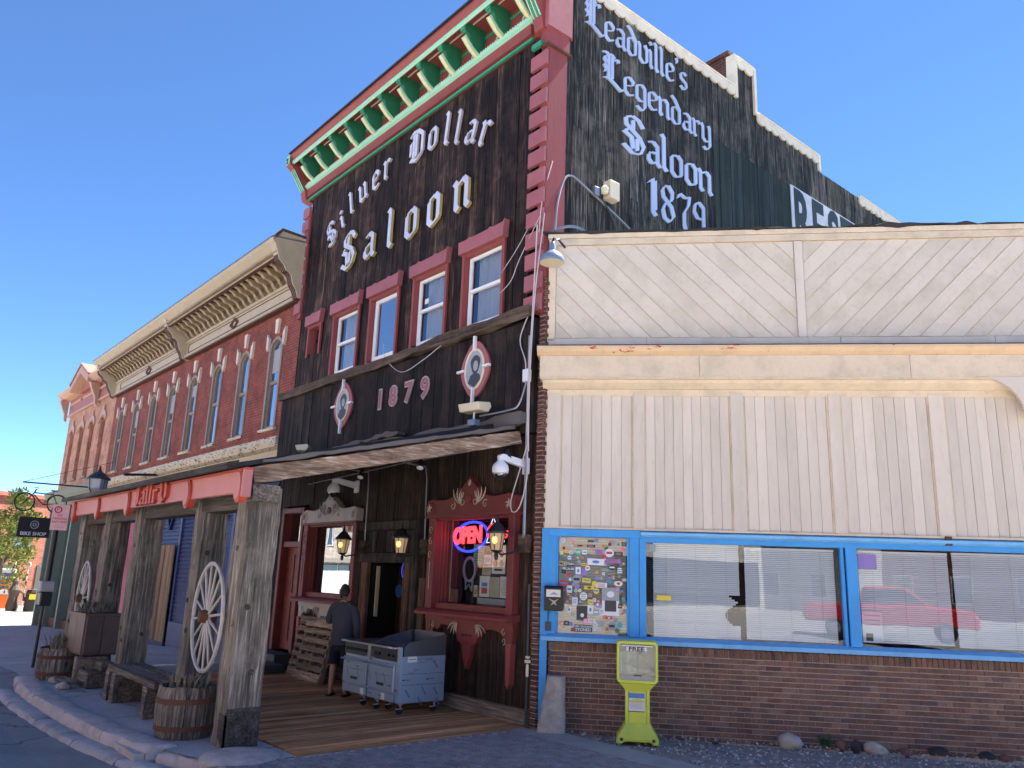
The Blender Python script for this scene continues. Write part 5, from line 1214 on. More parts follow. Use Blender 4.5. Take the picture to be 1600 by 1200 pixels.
# ---------------------------------------------------------------- person on the phone
def skin_body(name, pts, edges, radii, mat, parent, root=0, sub=2, flat=None):
    me = bpy.data.meshes.new(name); me.from_pydata(pts, edges, []); me.materials.append(MATS[mat])
    o = bpy.data.objects.new(name, me); COL.objects.link(o); o.parent = parent
    sk = o.modifiers.new('skin', 'SKIN'); sk.use_smooth_shade = True
    bm = bmesh.new(); bm.from_mesh(me); lay = bm.verts.layers.skin.verify(); bm.verts.ensure_lookup_table()
    for i, v in enumerate(bm.verts):
        r = radii[i]; v[lay].radius = r if isinstance(r, tuple) else (r, r); v[lay].use_root = (i == root)
    bm.to_mesh(me); bm.free()
    ss = o.modifiers.new('sub', 'SUBSURF'); ss.levels = sub; ss.render_levels = sub
    bpy.context.view_layer.update(); dg = bpy.context.evaluated_depsgraph_get()
    nm = bpy.data.meshes.new_from_object(o.evaluated_get(dg)); o.modifiers.clear(); o.data = nm; bpy.data.meshes.remove(me)
    nm.name = name
    if len(nm.materials) == 0: nm.materials.append(MATS[mat])
    nm.polygons.foreach_set('use_smooth', [True]*len(nm.polygons)); return o
# local frame: person faces +Y
pe = thing('person', 'person in grey hooded top and black shorts talking on a phone, seen from behind', 'person', (-3.66, -.98, .0), radians(38))
# body (skin): legs, trunk, arms, neck
P = [(0, 0, .93), (-.10, .0, .90), (-.115, .02, .50), (-.12, -.02, .09), (-.125, .10, .035), (.10, .0, .90), (.12, .02, .50), (.13, -.02, .09), (.14, .10, .035),
     (0, .0, 1.12), (0, -.01, 1.33), (0, -.005, 1.46), (0, .005, 1.54),
     (-.19, .0, 1.41), (-.27, .03, 1.14), (-.17, .16, 1.33), (-.115, .13, 1.50),
     (.19, .0, 1.41), (.255, -.03, 1.12), (.24, .10, .88), (.235, .13, .80)]
E_ = [(0, 1), (1, 2), (2, 3), (3, 4), (0, 5), (5, 6), (6, 7), (7, 8), (0, 9), (9, 10), (10, 11), (11, 12), (10, 13), (13, 14), (14, 15), (15, 16), (10, 17), (17, 18), (18, 19), (19, 20)]
Rr = [(.09, .08), (.08, .08), .060, .038, .03, (.08, .08), .060, .038, .03, (.10, .08), (.12, .08), .065, .055, .062, .046, .038, .028, .062, .046, .036, .028]
skin_body('body', P, E_, Rr, 'skin', pe)
# hoodie, shorts as clothing meshes over it
P2 = [(0, -.01, 1.34), (0, -.01, 1.43), (0, -.01, 1.49), (-.19, .0, 1.405), (-.275, .03, 1.13), (-.185, .15, 1.30), (.19, .0, 1.405), (.26, -.03, 1.11), (.245, .09, .90)]
skin_body('hoodie', P2, [(0, 1), (1, 2), (0, 3), (3, 4), (4, 5), (0, 6), (6, 7), (7, 8)], [(.17, .12), (.12, .09), (.082, .078), .092, .070, .056, .092, .070, .054], 'hoodie', pe)
def rings(name, secs, mat, parent, n=20):
    mb = MB(); vs = []
    for cx, cy, z, rx, ry in secs:
        for j in range(n):
            a = 2*pi*j/n; f = 1+.025*noise.noise(Vector((3*cos(a), 3*sin(a), z*9))); vs.append((cx+rx*f*cos(a), cy+ry*f*sin(a), z))
    m = len(secs); fs = [(i*n+j, i*n+(j+1) % n, (i+1)*n+(j+1) % n, (i+1)*n+j) for i in range(m-1) for j in range(n)]+[tuple(range(n))[::-1], tuple(range((m-1)*n, m*n))]
    return mb.add(vs, fs).build(name, mat, parent, smooth=True)
rings('hoodie_body', [(0, 0, .80, .178, .135), (0, 0, .83, .188, .142), (0, 0, .90, .178, .134), (0, -.002, 1.0, .170, .126), (0, -.006, 1.12, .178, .128), (0, -.01, 1.24, .192, .132), (0, -.012, 1.34, .200, .128), (0, -.01, 1.41, .185, .112), (0, -.006, 1.455, .12, .085)], 'hoodie', pe)
skin_body('hood', [(0, -.06, 1.42), (0, -.10, 1.36), (-.07, -.05, 1.46), (.07, -.05, 1.46)], [(0, 1), (0, 2), (0, 3)], [(.09, .05), (.06, .04), .045, .045], 'hoodie', pe)
rings('shorts', [(0, 0, .94, .15, .12), (0, 0, .84, .175, .132), (0, 0, .76, .185, .138), (0, .002, .71, .188, .135)], 'shorts', pe)
for sx_ in (-1, 1): rings('shorts_leg', [(sx_*.088, .002, .76, .098, .132), (sx_*.094, .004, .66, .098, .128), (sx_*.104, .008, .56, .096, .115), (sx_*.112, .012, .50, .096, .110)], 'shorts', pe, 16)
# head, turned slightly to its left
def head_mesh():
    bm = bmesh.new(); bmesh.ops.create_uvsphere(bm, u_segments=24, v_segments=18, radius=1)
    for v in bm.verts:
        x, y, z = v.co; sx, sy, sz = .077, .098, .118
        if z < -.2: sx *= 1-.28*(-z-.2); sy *= 1-.10*(-z-.2)
        v.co = Vector((x*sx, y*sy+(.012 if z < 0 else 0), z*sz))
        if y > .75 and -.35 < z < .1 and abs(x) < .28: v.co.y += .022*(1-abs(x)/.28)
    me = bpy.data.meshes.new('head'); bm.to_mesh(me); bm.free(); me.materials.append(MATS['skin']); me.polygons.foreach_set('use_smooth', [True]*len(me.polygons)); return me
ho = bpy.data.objects.new('head', head_mesh()); COL.objects.link(ho); ho.parent = pe; ho.location = (-.01, .02, 1.655); ho.rotation_euler = (radians(-6), radians(-6), radians(18))
bm = bmesh.new(); bmesh.ops.create_uvsphere(bm, u_segments=24, v_segments=18, radius=1)
for v in bm.verts:
    x, y, z = v.co
    k = 1.0+.03*noise.noise(v.co*6)
    v.co = Vector((x*.083*k, y*.104*k-.006, z*.122*k+.004))
dl = [v for v in bm.verts if (v.co.y > .045 and v.co.z < .06) or v.co.z < -.095 or (v.co.y > .0 and v.co.z < -.005) or (v.co.y > -.03 and v.co.z < -.045)]
bmesh.ops.delete(bm, geom=dl, context='VERTS'); me = bpy.data.meshes.new('hair'); bm.to_mesh(me); bm.free(); me.materials.append(MATS['hair']); me.polygons.foreach_set('use_smooth', [True]*len(me.polygons))
o = bpy.data.objects.new('hair', me); COL.objects.link(o); o.parent = ho
for sx in (-1, 1):
    MB().lathe([(.012, -.02), (.022, -.01), (.024, .01), (.012, .028)], (sx*.080, -.005, -.01), 8).build('ear', 'skin', ho, smooth=True)
    MB().lathe([(.004, -.008), (.011, 0), (.004, .008)], (sx*.03, .092, .012), 8).build('eye', 'black', ho)
MB().box(-.022, .022, .096, .101, -.052, -.046).build('mouth', 'ink_red', ho)
def hand(side, wrist, dirv, palmn, parent, curl_):
    wv = Vector(wrist); d = Vector(dirv).normalized(); n = Vector(palmn).normalized(); s = d.cross(n).normalized()
    pts = [wv, wv+d*.045, wv+d*.085]; ed = [(0, 1), (1, 2)]; rad = [.026, (.038, .018), (.040, .016)]
    for k, (off, L) in enumerate(((-.030, .070), (-.010, .080), (.011, .075), (.030, .060))):
        b = wv+d*.085+s*off; i = len(pts); p1 = b+(d*.45*L*(1-curl_*.4)+n*L*.25*curl_); p2 = p1+(d*.35*L*(1-curl_)+n*L*.45*curl_); p3 = p2+(d*.1*L*(1-curl_*2)+n*L*.2*curl_)
        pts += [b, p1, p2, p3]; ed += [(2, i), (i, i+1), (i+1, i+2), (i+2, i+3)]; rad += [.0105, .0095, .0085, .007]
    i = len(pts); t0 = wv+d*.03-s*.032; pts += [t0, t0-s*.03+d*.025+n*.015, t0-s*.03+d*.055+n*.03]; ed += [(1, i), (i, i+1), (i+1, i+2)]; rad += [.014, .011, .008]
    return skin_body('hand', pts, ed, rad, 'skin', parent, sub=1)
hand('l', (-.115, .12, 1.50), (.25, -.05, 1), (.9, -.3, .1), pe, .55)
hand('r', (.235, .135, .79), (-.1, .2, -1), (-.9, .1, 0), pe, .4)
ph_ = tag(MB().obox((0, 0, 0), (.012, .07, .145)).build('phone', 'black', bevel=.004), 'black mobile phone held to the left ear of the person', 'phone')
Mp = Matrix.Translation((-3.66, -.98, 0)) @ Matrix.Rotation(radians(38), 4, 'Z') @ Matrix.Translation((-.098, .05, 1.62)) @ Matrix.Rotation(radians(-12), 4, 'Y')
ph_.matrix_world = Mp
for sx in (-1, 1):
    fx = -.128 if sx < 0 else .142
    s_ = MB().prism([(fx+a, b) for a, b in ((-.04, -.10), (.035, -.10), (.05, .05), (.04, .15), (0, .17), (-.045, .14), (-.05, .03))], .0, .028, lambda u, v, w_: Vector((u, v, w_))).build('sandal', 'sandal', pe, bevel=.006)
    MB().tube([(fx-.048, .02, .03), (fx-.03, .05, .075), (fx, .09, .07), (fx+.03, .05, .075), (fx+.048, .02, .03)], .011, 5).build('strap', 'sandal', s_)
    skin_body('foot', [(fx, -.045, .055), (fx, .03, .055), (fx, .10, .042)], [(0, 1), (1, 2)], [.034, (.036, .028), (.042, .016)], 'skin', pe, sub=1)
    for j in range(5): MB().tube([(fx-.032+.016*j, .11, .04), (fx-.034+.017*j, .145-.006*j if sx > 0 else .121+.006*j, .036)], .009, 6).build('toe', 'skin', pe, smooth=True)
# ================================================================ CREAM BUILDING
cb = thing('shopfront_building', 'cream boarded shopfront with diagonal board parapet, blue window frames and brick base', 'shop building', (0, 0, 0), ANG)
# local frame: x = along the front, -y = outward
CE = 9.4
def lb(mb, name, mat, lab=None, bevel=0, kind=None):
    o = mb.build(name, mat, cb, bevel=bevel, label=lab)
    if kind: o['kind'] = kind
    return o
lb(MB().box(.20, CE, .05, .3, 4.72, 7.2).box(.12, CE, .06, .3, 2.66, 4.9).box(.24, CE, .022, .35, -.3, 1.12).box(.2, CE, .05, .6, 4.5, 4.8), 'wall', 'mortar')
lb(MB().box(.3, CE, .3, 9, 7.0, 7.1), 'roof', 'roof_dark')
lb(MB().box(.2, CE, .014, .05, 5.42, 7.2).box(.14, CE, .014, .05, 2.70, 4.85), 'backing', 'cream_trim')
lb(MB().box(.3, CE, 1.6, 1.64, -.2, 4.6).box(.3, CE, .35, 1.6, .7, .72).box(.3, CE, .35, 1.6, 2.8, 2.82).box(.28, .3, .35, 1.6, .7, 2.8).box(CE-.02, CE, .35, 1.6, .7, 2.8), 'room', 'matte_dark')
# parapet
def clip(poly, a, b, c):   # keep a*x+b*y<=c
    out = []
    for i in range(len(poly)):
        p, q = poly[i], poly[(i+1) % len(poly)]; dp = a*p[0]+b*p[1]-c; dq = a*q[0]+b*q[1]-c
        if dp <= 0: out.append(p)
        if dp*dq < 0: t = dp/(dp-dq); out.append((p[0]+t*(q[0]-p[0]), p[1]+t*(q[1]-p[1])))
    return out
KX = lambda u, v, w_: Vector((u, -w_, v))
def diag(x0, x1, z0, z1, sgn, wd, seed):
    rg = random.Random(seed); nx, nz = (sin(radians(46))*sgn, cos(radians(46)))
    lo = min(nx*x+nz*z for x in (x0, x1) for z in (z0, z1)); hi = max(nx*x+nz*z for x in (x0, x1) for z in (z0, z1)); c = lo-rg.uniform(0, wd)
    while c < hi:
        p = [(x0, z0), (x1, z0), (x1, z1), (x0, z1)]; g = .0065
        p = clip(p, nx, nz, c+wd-g)
        if p: p = clip(p, -nx, -nz, -(c+g))
        if len(p) >= 3:
            m = MB().prism(p, -.05, rg.uniform(-.004, .004), KX); lb(m, 'diagonal_board', 'cream_diag')
        c += wd
diag(.22, 3.80, 5.57, 7.08, 1, .215, 1); diag(3.94, CE, 5.57, 7.08, -1, .215, 2)
lb(MB().box(.10, .215, -.03, .06, 5.52, 7.09), 'stile', 'cream_trim', bevel=.004); lb(MB().box(3.81, 3.93, -.03, .05, 5.56, 7.08), 'stile', 'cream_board', bevel=.004)
lb(MB().box(.10, CE, -.035, .05, 7.09, 7.19), 'top_rail', 'cream_trim', bevel=.004); lb(MB().box(.08, CE, -.055, .05, 7.195, 7.27), 'top_rail', 'cream_trim', bevel=.004)
x = .10
for x2 in (1.6, 4.4, 6.5, CE): lb(MB().box(x, x2-.005, -.03, .05, 5.40, 5.555), 'bottom_rail', 'cream_board', bevel=.004); x = x2
o = rough_beam('roof_felt', (-.02, .03, 7.285), (CE, .03, 7.285), .02, .22, 'roof_dark', cb, 31, .02, 60)
# belt: roofed crown, fascia, bed moulding
lb(MB().prism([(.0, 5.40), (.33, 5.37), (.345, 5.355), (.0, 5.355)], -.02, CE, lambda u, v, w_: Vector((w_, -u, v))), 'belt_flashing', 'flashing')
lb(MB().prism([(.0, 5.35), (.34, 5.35), (.34, 5.315), (.31, 5.27), (.25, 5.225), (.0, 5.225)], -.02, CE, lambda u, v, w_: Vector((w_, -u, v))), 'crown_moulding', 'crown_peel')
x = .02
for x2 in (2.35, 5.25, CE): lb(MB().box(x, x2-.004, -.24, .05, 4.90, 5.225), 'fascia', 'cream_trim', bevel=.004); x = x2
lb(MB().box(.03, CE, -.225, .05, 4.87, 4.90), 'soffit', 'cream_trim')
lb(MB().prism([(.0, 4.87), (.18, 4.87), (.16, 4.83), (.06, 4.76), (.0, 4.75)], .06, CE, lambda u, v, w_: Vector((w_, -u, v))), 'bed_moulding', 'cream_trim')
# bracket at the right edge
nb_ = [(6.10, 4.90)]+[(6.10+.55*sin(k*pi/16)+.03, 4.90-.55*(1-cos(k*pi/16))) for k in range(9)]+[(CE, 4.35), (CE, 4.90)]
lb(MB().prism(nb_, .20, .25, KX), 'corbel_board', 'cream_board')
# vertical boarding with battens
BAT = [(.13, .33), (1.40, 1.56), (2.80, 2.98), (4.16, 4.32), (5.52, 5.72), (7.1, 7.3), (8.7, 8.9)]
lb(MB().box(.12, CE, -.02, .06, 4.66, 4.76), 'head_rail', 'cream_trim')
for a, b in BAT:
    lb(MB().box(a, b, -.035, .06, 2.72, 4.70), 'batten', 'cream_board', bevel=.005)
    lb(MB().box(a-.022, a, -.012, .06, 2.72, 4.66).box(b, b+.022, -.012, .06, 2.72, 4.66), 'bead', 'cream_trim')
rg = random.Random(9)
for (a, b), (c, d) in zip(BAT, BAT[1:]):
    x0, x1 = b+.024, c-.024; n = round((x1-x0)/.137); wd = (x1-x0)/n
    for k in range(n):
        t = rg.uniform(-.003, .003)
        piece('vertical_board', 'cream_board', cb, (x0+wd*(k+.5), .02+t, 3.69), (wd-.005, .05, 1.94))
lb(MB().box(.12, CE, -.05, .05, 2.695, 2.725), 'drip_strip', 'cream_trim')
# blue frames
lb(MB().box(.12, 1.50, -.05, .06, 2.585, 2.69), 'blue_head', 'blue_paint', bevel=.004)
lb(MB().prism([(.0, 2.695), (.10, 2.665), (.10, 2.63), (.05, 2.60), (.0, 2.60)], 1.5, CE, lambda u, v, w_: Vector((w_, -u, v))), 'blue_drip', 'blue_sill')
lb(MB().box(1.50, CE, -.05, .06, 2.53, 2.60), 'blue_head', 'blue_paint', bevel=.004)
for a, b in ((.12, .31), (1.345, 1.475), (1.48, 1.575), (4.20, 4.245), (4.265, 4.41), (7.2, 7.36)): lb(MB().box(a, b, -.055 if b-a > .06 else -.03, .07, 1.24, 2.585), 'blue_mullion', 'blue_paint', bevel=.004)
lb(MB().box(1.31, 1.345, -.03, .07, 1.26, 2.585).box(.31, .335, -.03, .07, 1.26, 2.585), 'blue_stop', 'blue_paint')
lb(MB().prism([(-.06, 1.25), (.0, 1.25), (.13, 1.205), (.13, 1.15), (-.06, 1.15)], .12, CE, lambda u, v, w_: Vector((w_, -u, v))), 'blue_sill', 'blue_sill')
lb(MB().box(.10, .20, -.06, .06, .1, 1.24).box(.10, .20, -.06, .06, 1.24, 2.69), 'blue_corner_post', 'blue_paint')
WIN = [(.335, 1.31), (1.575, 4.20), (4.41, 7.2), (7.36, CE)]
for i, (a, b) in enumerate(WIN):
    lb(MB().box(a-.01, b+.01, .03, .036, 1.22, 2.60), 'pane', 'glass' if i == 0 else 'shop_glass')
# blinds
def blind(x0, x1, zt, zb, tilt=0.0, skip=None):
    t = sub_empty('window_blind', cb)
    z = zt; rg = random.Random(int(x0*100)); k = 0
    piece('head_rail', 'blind_slat', t, ((x0+x1)/2, .10, zt+.03), (x1-x0, .03, .03))
    while z > zb:
        a, b = x0, x1
        if skip and skip[0] < z < skip[1]:
            b = x1-skip[2]*abs(sin(z*9))-.02
        piece('slat', 'blind_slat', t, ((a+b)/2+rg.uniform(-.002, .002), .10, z), (b-a, .026, .0022), (radians(60)+rg.uniform(-.05, .05), tilt, 0)); z -= .0268; k += 1
    cd = MB()
    for f in (.15, .5, .85): cd.box(x0+(x1-x0)*f-.002, x0+(x1-x0)*f+.002, .08, .084, zb, zt)
    cd.build('cord', 'cable_white', t)
blind(1.68, 2.86, 2.50, 1.26, 0, (1.45, 1.85, .18)); blind(2.94, 4.14, 2.46, 1.27, .006); blind(4.46, 5.62, 2.46, 1.29, .0); blind(5.68, 7.12, 2.47, 1.27, -.002); blind(7.4, CE-.1, 2.46, 1.27)
lb(MB().box(1.36+.22, CE, .35, .40, 1.15, 1.22), 'inner_ledge', 'paper_grey')
o = tag(MB().box(-.13, .13, 0, .01, -.20, .20).build('notice_sheet', 'paper'), 'white printed notice inside the right window next to the blue mullion', 'notice'); o.location = KP(4.58, -.05, 1.50); o.rotation_euler = (0, 0, ANG)
MB().box(-.09, .0, -.003, 0, -.18, -.08).build('print', 'ink_black', o); MB().box(-.1, .1, -.003, 0, .02, .04).box(-.1, .1, -.003, 0, .08, .1).box(-.1, .1, -.003, 0, .14, .16).build('print', 'sign_pink', o)
o = tag(MB().box(-.1, .1, 0, .006, -.035, .035).build('sticker_plate', 'st_yellow'), 'small yellow label stuck on the lower left of the wide window', 'label'); o.location = KP(1.82, -.02, 1.78); o.rotation_euler = (0, 0, ANG)
o = tag(MB().box(-.05, .05, 0, .006, -.05, .05).build('sticker_plate', 'st_grey'), 'small grey arrow label in the top left corner of the wide window', 'label'); o.location = KP(1.66, -.02, 2.46); o.rotation_euler = (0, 0, ANG)
o = tag(MB().box(-.12, .12, 0, .006, -.1, .1).build('sticker_plate', 'st_purple'), 'faded purple sticker at the top of the right window', 'label'); o.location = KP(4.56, -.02, 2.36); o.rotation_euler = (0, 0, ANG)
# small bracket under the cream boards
lb(MB().box(5.56, 5.64, -.09, -.05, 2.60, 2.72), 'metal_clip', 'rust')
# bulletin board behind the first window, covered with stickers
lb(MB().box(.34, 1.30, .12, .14, 1.25, 2.58), 'back_board', 'st_tan')
for k in range(34): piece('back_slat', 'paper_tan', cb, (.86, .10, 1.30+k*.0375), (.86, .003, .016))
rg = random.Random(21); cols = ['st_white', 'st_black', 'st_red', 'st_orange', 'st_yellow', 'st_blue', 'st_teal', 'st_purple', 'st_pink', 'st_green', 'st_tan', 'st_grey', 'st_white', 'st_white', 'st_black']
DISC = {}
def sticker(cx, cz, w, h, mat, shape, rot=0, ink=None):
    if shape == 'r': o = piece('sticker', mat, cb, (cx, .026-rg.uniform(0, .002), cz), (w, .0012, h), (0, rot, 0))
    else:
        if (mat, shape) not in DISC:
            n = 18 if shape == 'c' else (4 if shape == 'd' else 3); me = MB().prism([(.5*cos(2*pi*j/n+(pi/2)), .5*sin(2*pi*j/n+pi/2)) for j in range(n)], 0, 1, KX)
            q = me.build('sticker', mat); DISC[(mat, shape)] = q.data; bpy.data.objects.remove(q)
        o = bpy.data.objects.new('sticker', DISC[(mat, shape)]); COL.objects.link(o); o.parent = cb
        o.location = (cx, .026-rg.uniform(0, .002), cz); o.scale = (w, .0012, h); o.rotation_euler = (0, rot, 0)
    if ink:   # printed mark in the middle
        m = rg.choice(['bar', 'disc', 'bars'])
        pm = MB()
        if m == 'disc': pm.prism([(.22*cos(2*pi*j/10)*w, .25*sin(2*pi*j/10)*h) for j in range(10)], .0005, .0012, KX)
        elif m == 'bar': pm.box(-.36*w, .36*w, -.0012, -.0005, -.14*h, .16*h)
        else:
            for q in (-.28, -.05, .18): pm.box(-.34*w, .30*w, -.0012, -.0005, q*h, (q+.10)*h)
        p = pm.build('print', ink, cb); p.location = (cx, .0235, cz); p.rotation_euler = (0, rot, 0)
    return o
occ = []
def free(cx, cz, r): return all((cx-a)**2+(cz-b)**2 > ((r+c)*.80)**2 for a, b, c in occ)
spec = [(.395, 2.53, .07, .07, 'st_white', 'c', 0, 'st_blue'), (.41, 2.42, .085, .085, 'st_orange', 'd', 0, 'st_black'), (.54, 2.52, .09, .07, 'st_pink', 't', pi, None), (.64, 2.46, .2, .05, 'st_tan', 'r', -.04, 'rust'), (.80, 2.46, .12, .035, 'st_black', 'r', 0, 'st_pink'), (.80, 2.53, .1, .025, 'st_black', 'r', 0, None),
        (1.06, 2.37, .12, .12, 'st_white', 'c', 0, 'st_red'), (1.19, 2.36, .12, .06, 'st_black', 'r', 0, 'st_tan'), (.62, 2.37, .07, .09, 'st_teal', 'r', 0, 'st_yellow'), (.71, 2.37, .065, .06, 'st_white', 'r', 0, 'st_blue'), (.92, 2.38, .12, .07, 'st_purple', 'r', 0, 'st_red'),
        (1.12, 2.26, .21, .06, 'st_purple', 'r', .02, 'st_red'), (.87, 2.24, .24, .09, 'st_white', 'r', .02, 'st_blue'), (1.10, 2.17, .10, .07, 'st_black', 'c', 0, 'st_white'), (1.21, 2.13, .10, .12, 'st_teal', 't', 0, 'st_white'), (.70, 2.20, .09, .04, 'st_yellow', 'c', 0, 'st_red'),
        (.62, 2.11, .075, .10, 'st_white', 'r', 0, 'st_blue'), (.71, 2.10, .075, .09, 'st_purple', 'r', 0, None), (.60, 1.99, .12, .12, 'st_grey', 'c', 0, 'st_black'), (.42, 1.93, .15, .09, 'st_red', 'c', 0, 'st_blue'), (.95, 1.92, .16, .07, 'st_white', 'r', .03, 'st_red'), (1.19, 1.95, .12, .075, 'st_white', 'c', 0, 'st_red'),
        (.74, 1.98, .12, .06, 'st_yellow', 'r', .1, 'st_green'), (.78, 1.88, .14, .05, 'st_yellow', 'r', 0, 'st_black'), (.88, 1.84, .08, .08, 'st_yellow', 'c', 0, 'st_blue'), (.50, 1.85, .075, .10, 'st_white', 'r', 0, 'st_blue'), (.70, 1.76, .11, .11, 'st_white', 'c', 0, 'st_grey'), (.58, 1.69, .075, .10, 'st_white', 'r', 0, 'st_blue'),
        (.80, 1.68, .08, .08, 'st_yellow', 'r', 0, 'st_grey'), (.90, 1.65, .075, .075, 'st_purple', 'c', 0, 'st_white'), (1.08, 1.80, .24, .18, 'st_grey', 'r', 0, 'st_white'), (1.08, 1.62, .24, .22, 'st_white', 'r', 0, None), (1.08, 1.64, .16, .15, 'dark_grey', 'r', 0, None), (.68, 1.53, .15, .20, 'st_black', 'r', 0, None), (.685, 1.575, .12, .05, 'st_red', 'r', 0, None), (.685, 1.50, .12, .11, 'st_pink', 'r', 0, 'st_white'),
        (.80, 1.58, .075, .11, 'st_white', 'r', 0, 'st_blue'), (.50, 1.57, .06, .07, 'st_white', 'c', 0, 'st_black'), (.88, 1.55, .08, .08, 'st_grey', 'c', 0, 'st_white'), (.96, 1.56, .07, .08, 'st_white', 'r', 0, 'st_blue'), (1.06, 1.48, .09, .04, 'st_red', 'r', 0, 'st_white'), (1.10, 1.37, .11, .12, 'st_grey', 'c', 0, 'st_black'), (1.21, 1.39, .08, .08, 'st_teal', 'c', 0, None), (.96, 1.40, .10, .10, 'st_grey', 'd', .1, None), (.82, 1.43, .10, .06, 'st_white', 'r', 0, 'st_red'), (.87, 1.36, .05, .12, 'st_white', 'c', 0, 'st_grey')]
for a in spec: sticker(*a); occ.append((a[0], a[1], max(a[2], a[3])/2))
n = 0; tries = 0
occ += [(.54, 2.12, .06), (.54, 2.2, .06), (.66, 1.33, .10), (.75, 1.33, .06)]
while n < 85 and tries < 4000:
    tries += 1; w_ = rg.uniform(.035, .075); cx, cz = rg.uniform(.37, 1.28), rg.uniform(1.29, 2.55)
    if not free(cx, cz, w_/2): continue
    c = rg.choice(cols); ik = rg.choice([q for q in cols if q != c]); sh = rg.choice('ccrrrd')
    sticker(cx, cz, w_, w_*rg.uniform(.6, 1.1) if sh == 'r' else w_, c, sh, rg.uniform(-.15, .15) if sh == 'r' else 0, ik if rg.random() < .8 else None); occ.append((cx, cz, w_/2)); n += 1
for z, tx in ((2.20, 'STAIN'), (2.13, 'CAUSE')):
    sticker(.50, z, .12, .06, 'st_black', 'r'); text('sticker_text', tx, 'st_white', cb, (.50, .0225, z), (1, 0, 0), (0, 0, 1), size=.05, ext=.0006, bold=.001, sx=.8)
sticker(.70, 1.325, .25, .095, 'st_black', 'r'); text('sticker_text', 'KEEP COLORADO', 'st_white', cb, (.70, .0225, 1.348), (1, 0, 0), (0, 0, 1), size=.036, ext=.0006, sx=.82, bold=.0006); text('sticker_text', 'STONED', 'st_white', cb, (.70, .0225, 1.305), (1, 0, 0), (0, 0, 1), size=.055, ext=.0006, bold=.001)
# brick base: bricks one by one
bk = []
z = 1.005; L, Hh, g = .197, .0555, .0095; row = 0; z0 = z-Hh
while z0 > -.12:
    off = -(row % 2)*.103-rnd(0, .02); x = .22+off
    while x < CE:
        a, b = max(x, .22), min(x+L, CE)
        if b-a > .02: bk.append(((a+b)/2, .055+rnd(-.003, .003), z0+Hh/2, b-a, .09, Hh))
        x += L+.007
    z0 -= Hh+.0115; row += 1
x = .22
while x < CE: bk.append((x+.028, .045+rnd(-.003, .003), 1.075, .057, .09, .115)); x += .0685
def kdist(b): return (KP(b[0], 0, b[2])-CAM).length-(0.25 if b[3] < .06 else 0)*0
bk.sort(key=lambda b: kdist(b)); rs_ = MB()
for i, b in enumerate(bk):
    if i < 300: piece('brick', 'brown_brick', cb, b[:3], b[3:])
    else: rs_.obox(b[:3], b[3:])
m_, t_, b_ = nodes('brick_rest'); g_ = N(t_, 'ShaderNodeNewGeometry')
r_ = ramp(t_, g_.outputs['Random Per Island'], [(0, (.17, .085, .06)), (.2, (.22, .12, .085)), (.4, (.12, .07, .065)), (.6, (.26, .155, .11)), (.8, (.19, .09, .06)), (1, (.16, .09, .075))])
n_ = noise_n(t_, g_.outputs['Position'], 35, 5, .7); n2_ = noise_n(t_, g_.outputs['Position'], 6, 4, .6)
c_ = mixc(t_, 1.0, r_.outputs[0], ramp(t_, n_.outputs[0], [(.3, .6), (.7, 1.3)]).outputs[0], 'MULTIPLY'); c_ = mixc(t_, 1.0, c_, ramp(t_, n2_.outputs[0], [(.3, .7), (.7, 1.2)]).outputs[0], 'MULTIPLY')
t_.links.new(c_, b_.inputs['Base Color']); b_.inputs['Roughness'].default_value = .8; bump(t_, b_, n_.outputs[0], .5, .004)
lb(rs_, 'brickwork', 'brick_rest', kind='stuff')
# concrete pier
o = thing('concrete_pier', 'tapered worn concrete pier at the foot of the blue corner post', 'pier', (0, 0, 0), ANG)
mb = MB(); n = 12; vs = []
for i in range(n+1):
    z = .72*i/n; k = i/n; a0 = .09+.13*k; a1 = .49-.02*k; d1 = .32-.10*k
    for (u, v) in ((a0, .0), (a0+.02, -d1+.03), (a0+.05, -d1), ((a0+a1)/2, -d1-.005), (a1-.05, -d1), (a1, -d1+.05), (a1, .0)):
        j = .010*noise.noise(Vector((u*9, v*9, z*7))); vs.append((u+j, v+j-.05, z-.02))
m_ = 7; fs = [(i*m_+a, i*m_+(a+1) % m_, (i+1)*m_+(a+1) % m_, (i+1)*m_+a) for i in range(n) for a in range(m_)]+[tuple(range(m_))[::-1], tuple(range(n*m_, n*m_+m_))]
mb.add(vs, fs).build('pier_body', 'pier_concrete', o)
# barn light
bl = thing('barn_light', 'blue-grey enamel barn light hanging at the parapet corner', 'lamp', KP(.19, .5, 6.60))
MB().lathe([(.185, 0), (.19, .012), (.17, .09), (.11, .16), (.06, .19), (.05, .22), (.05, .30), (.03, .33)], (0, 0, 0), 28).build('shade', 'enamel_blue', bl, smooth=True)
MB().lathe([(.183, -.002), (.15, .03), (.05, .05)], (0, 0, 0), 28).build('shade_inside', 'enamel_inside', bl, smooth=True)
MB().tube([(0, 0, .32), (0, .02, .40), (-.1, .22, .48), (-.2, .45, .45)], .018, 7).build('gooseneck', 'black_metal', bl)
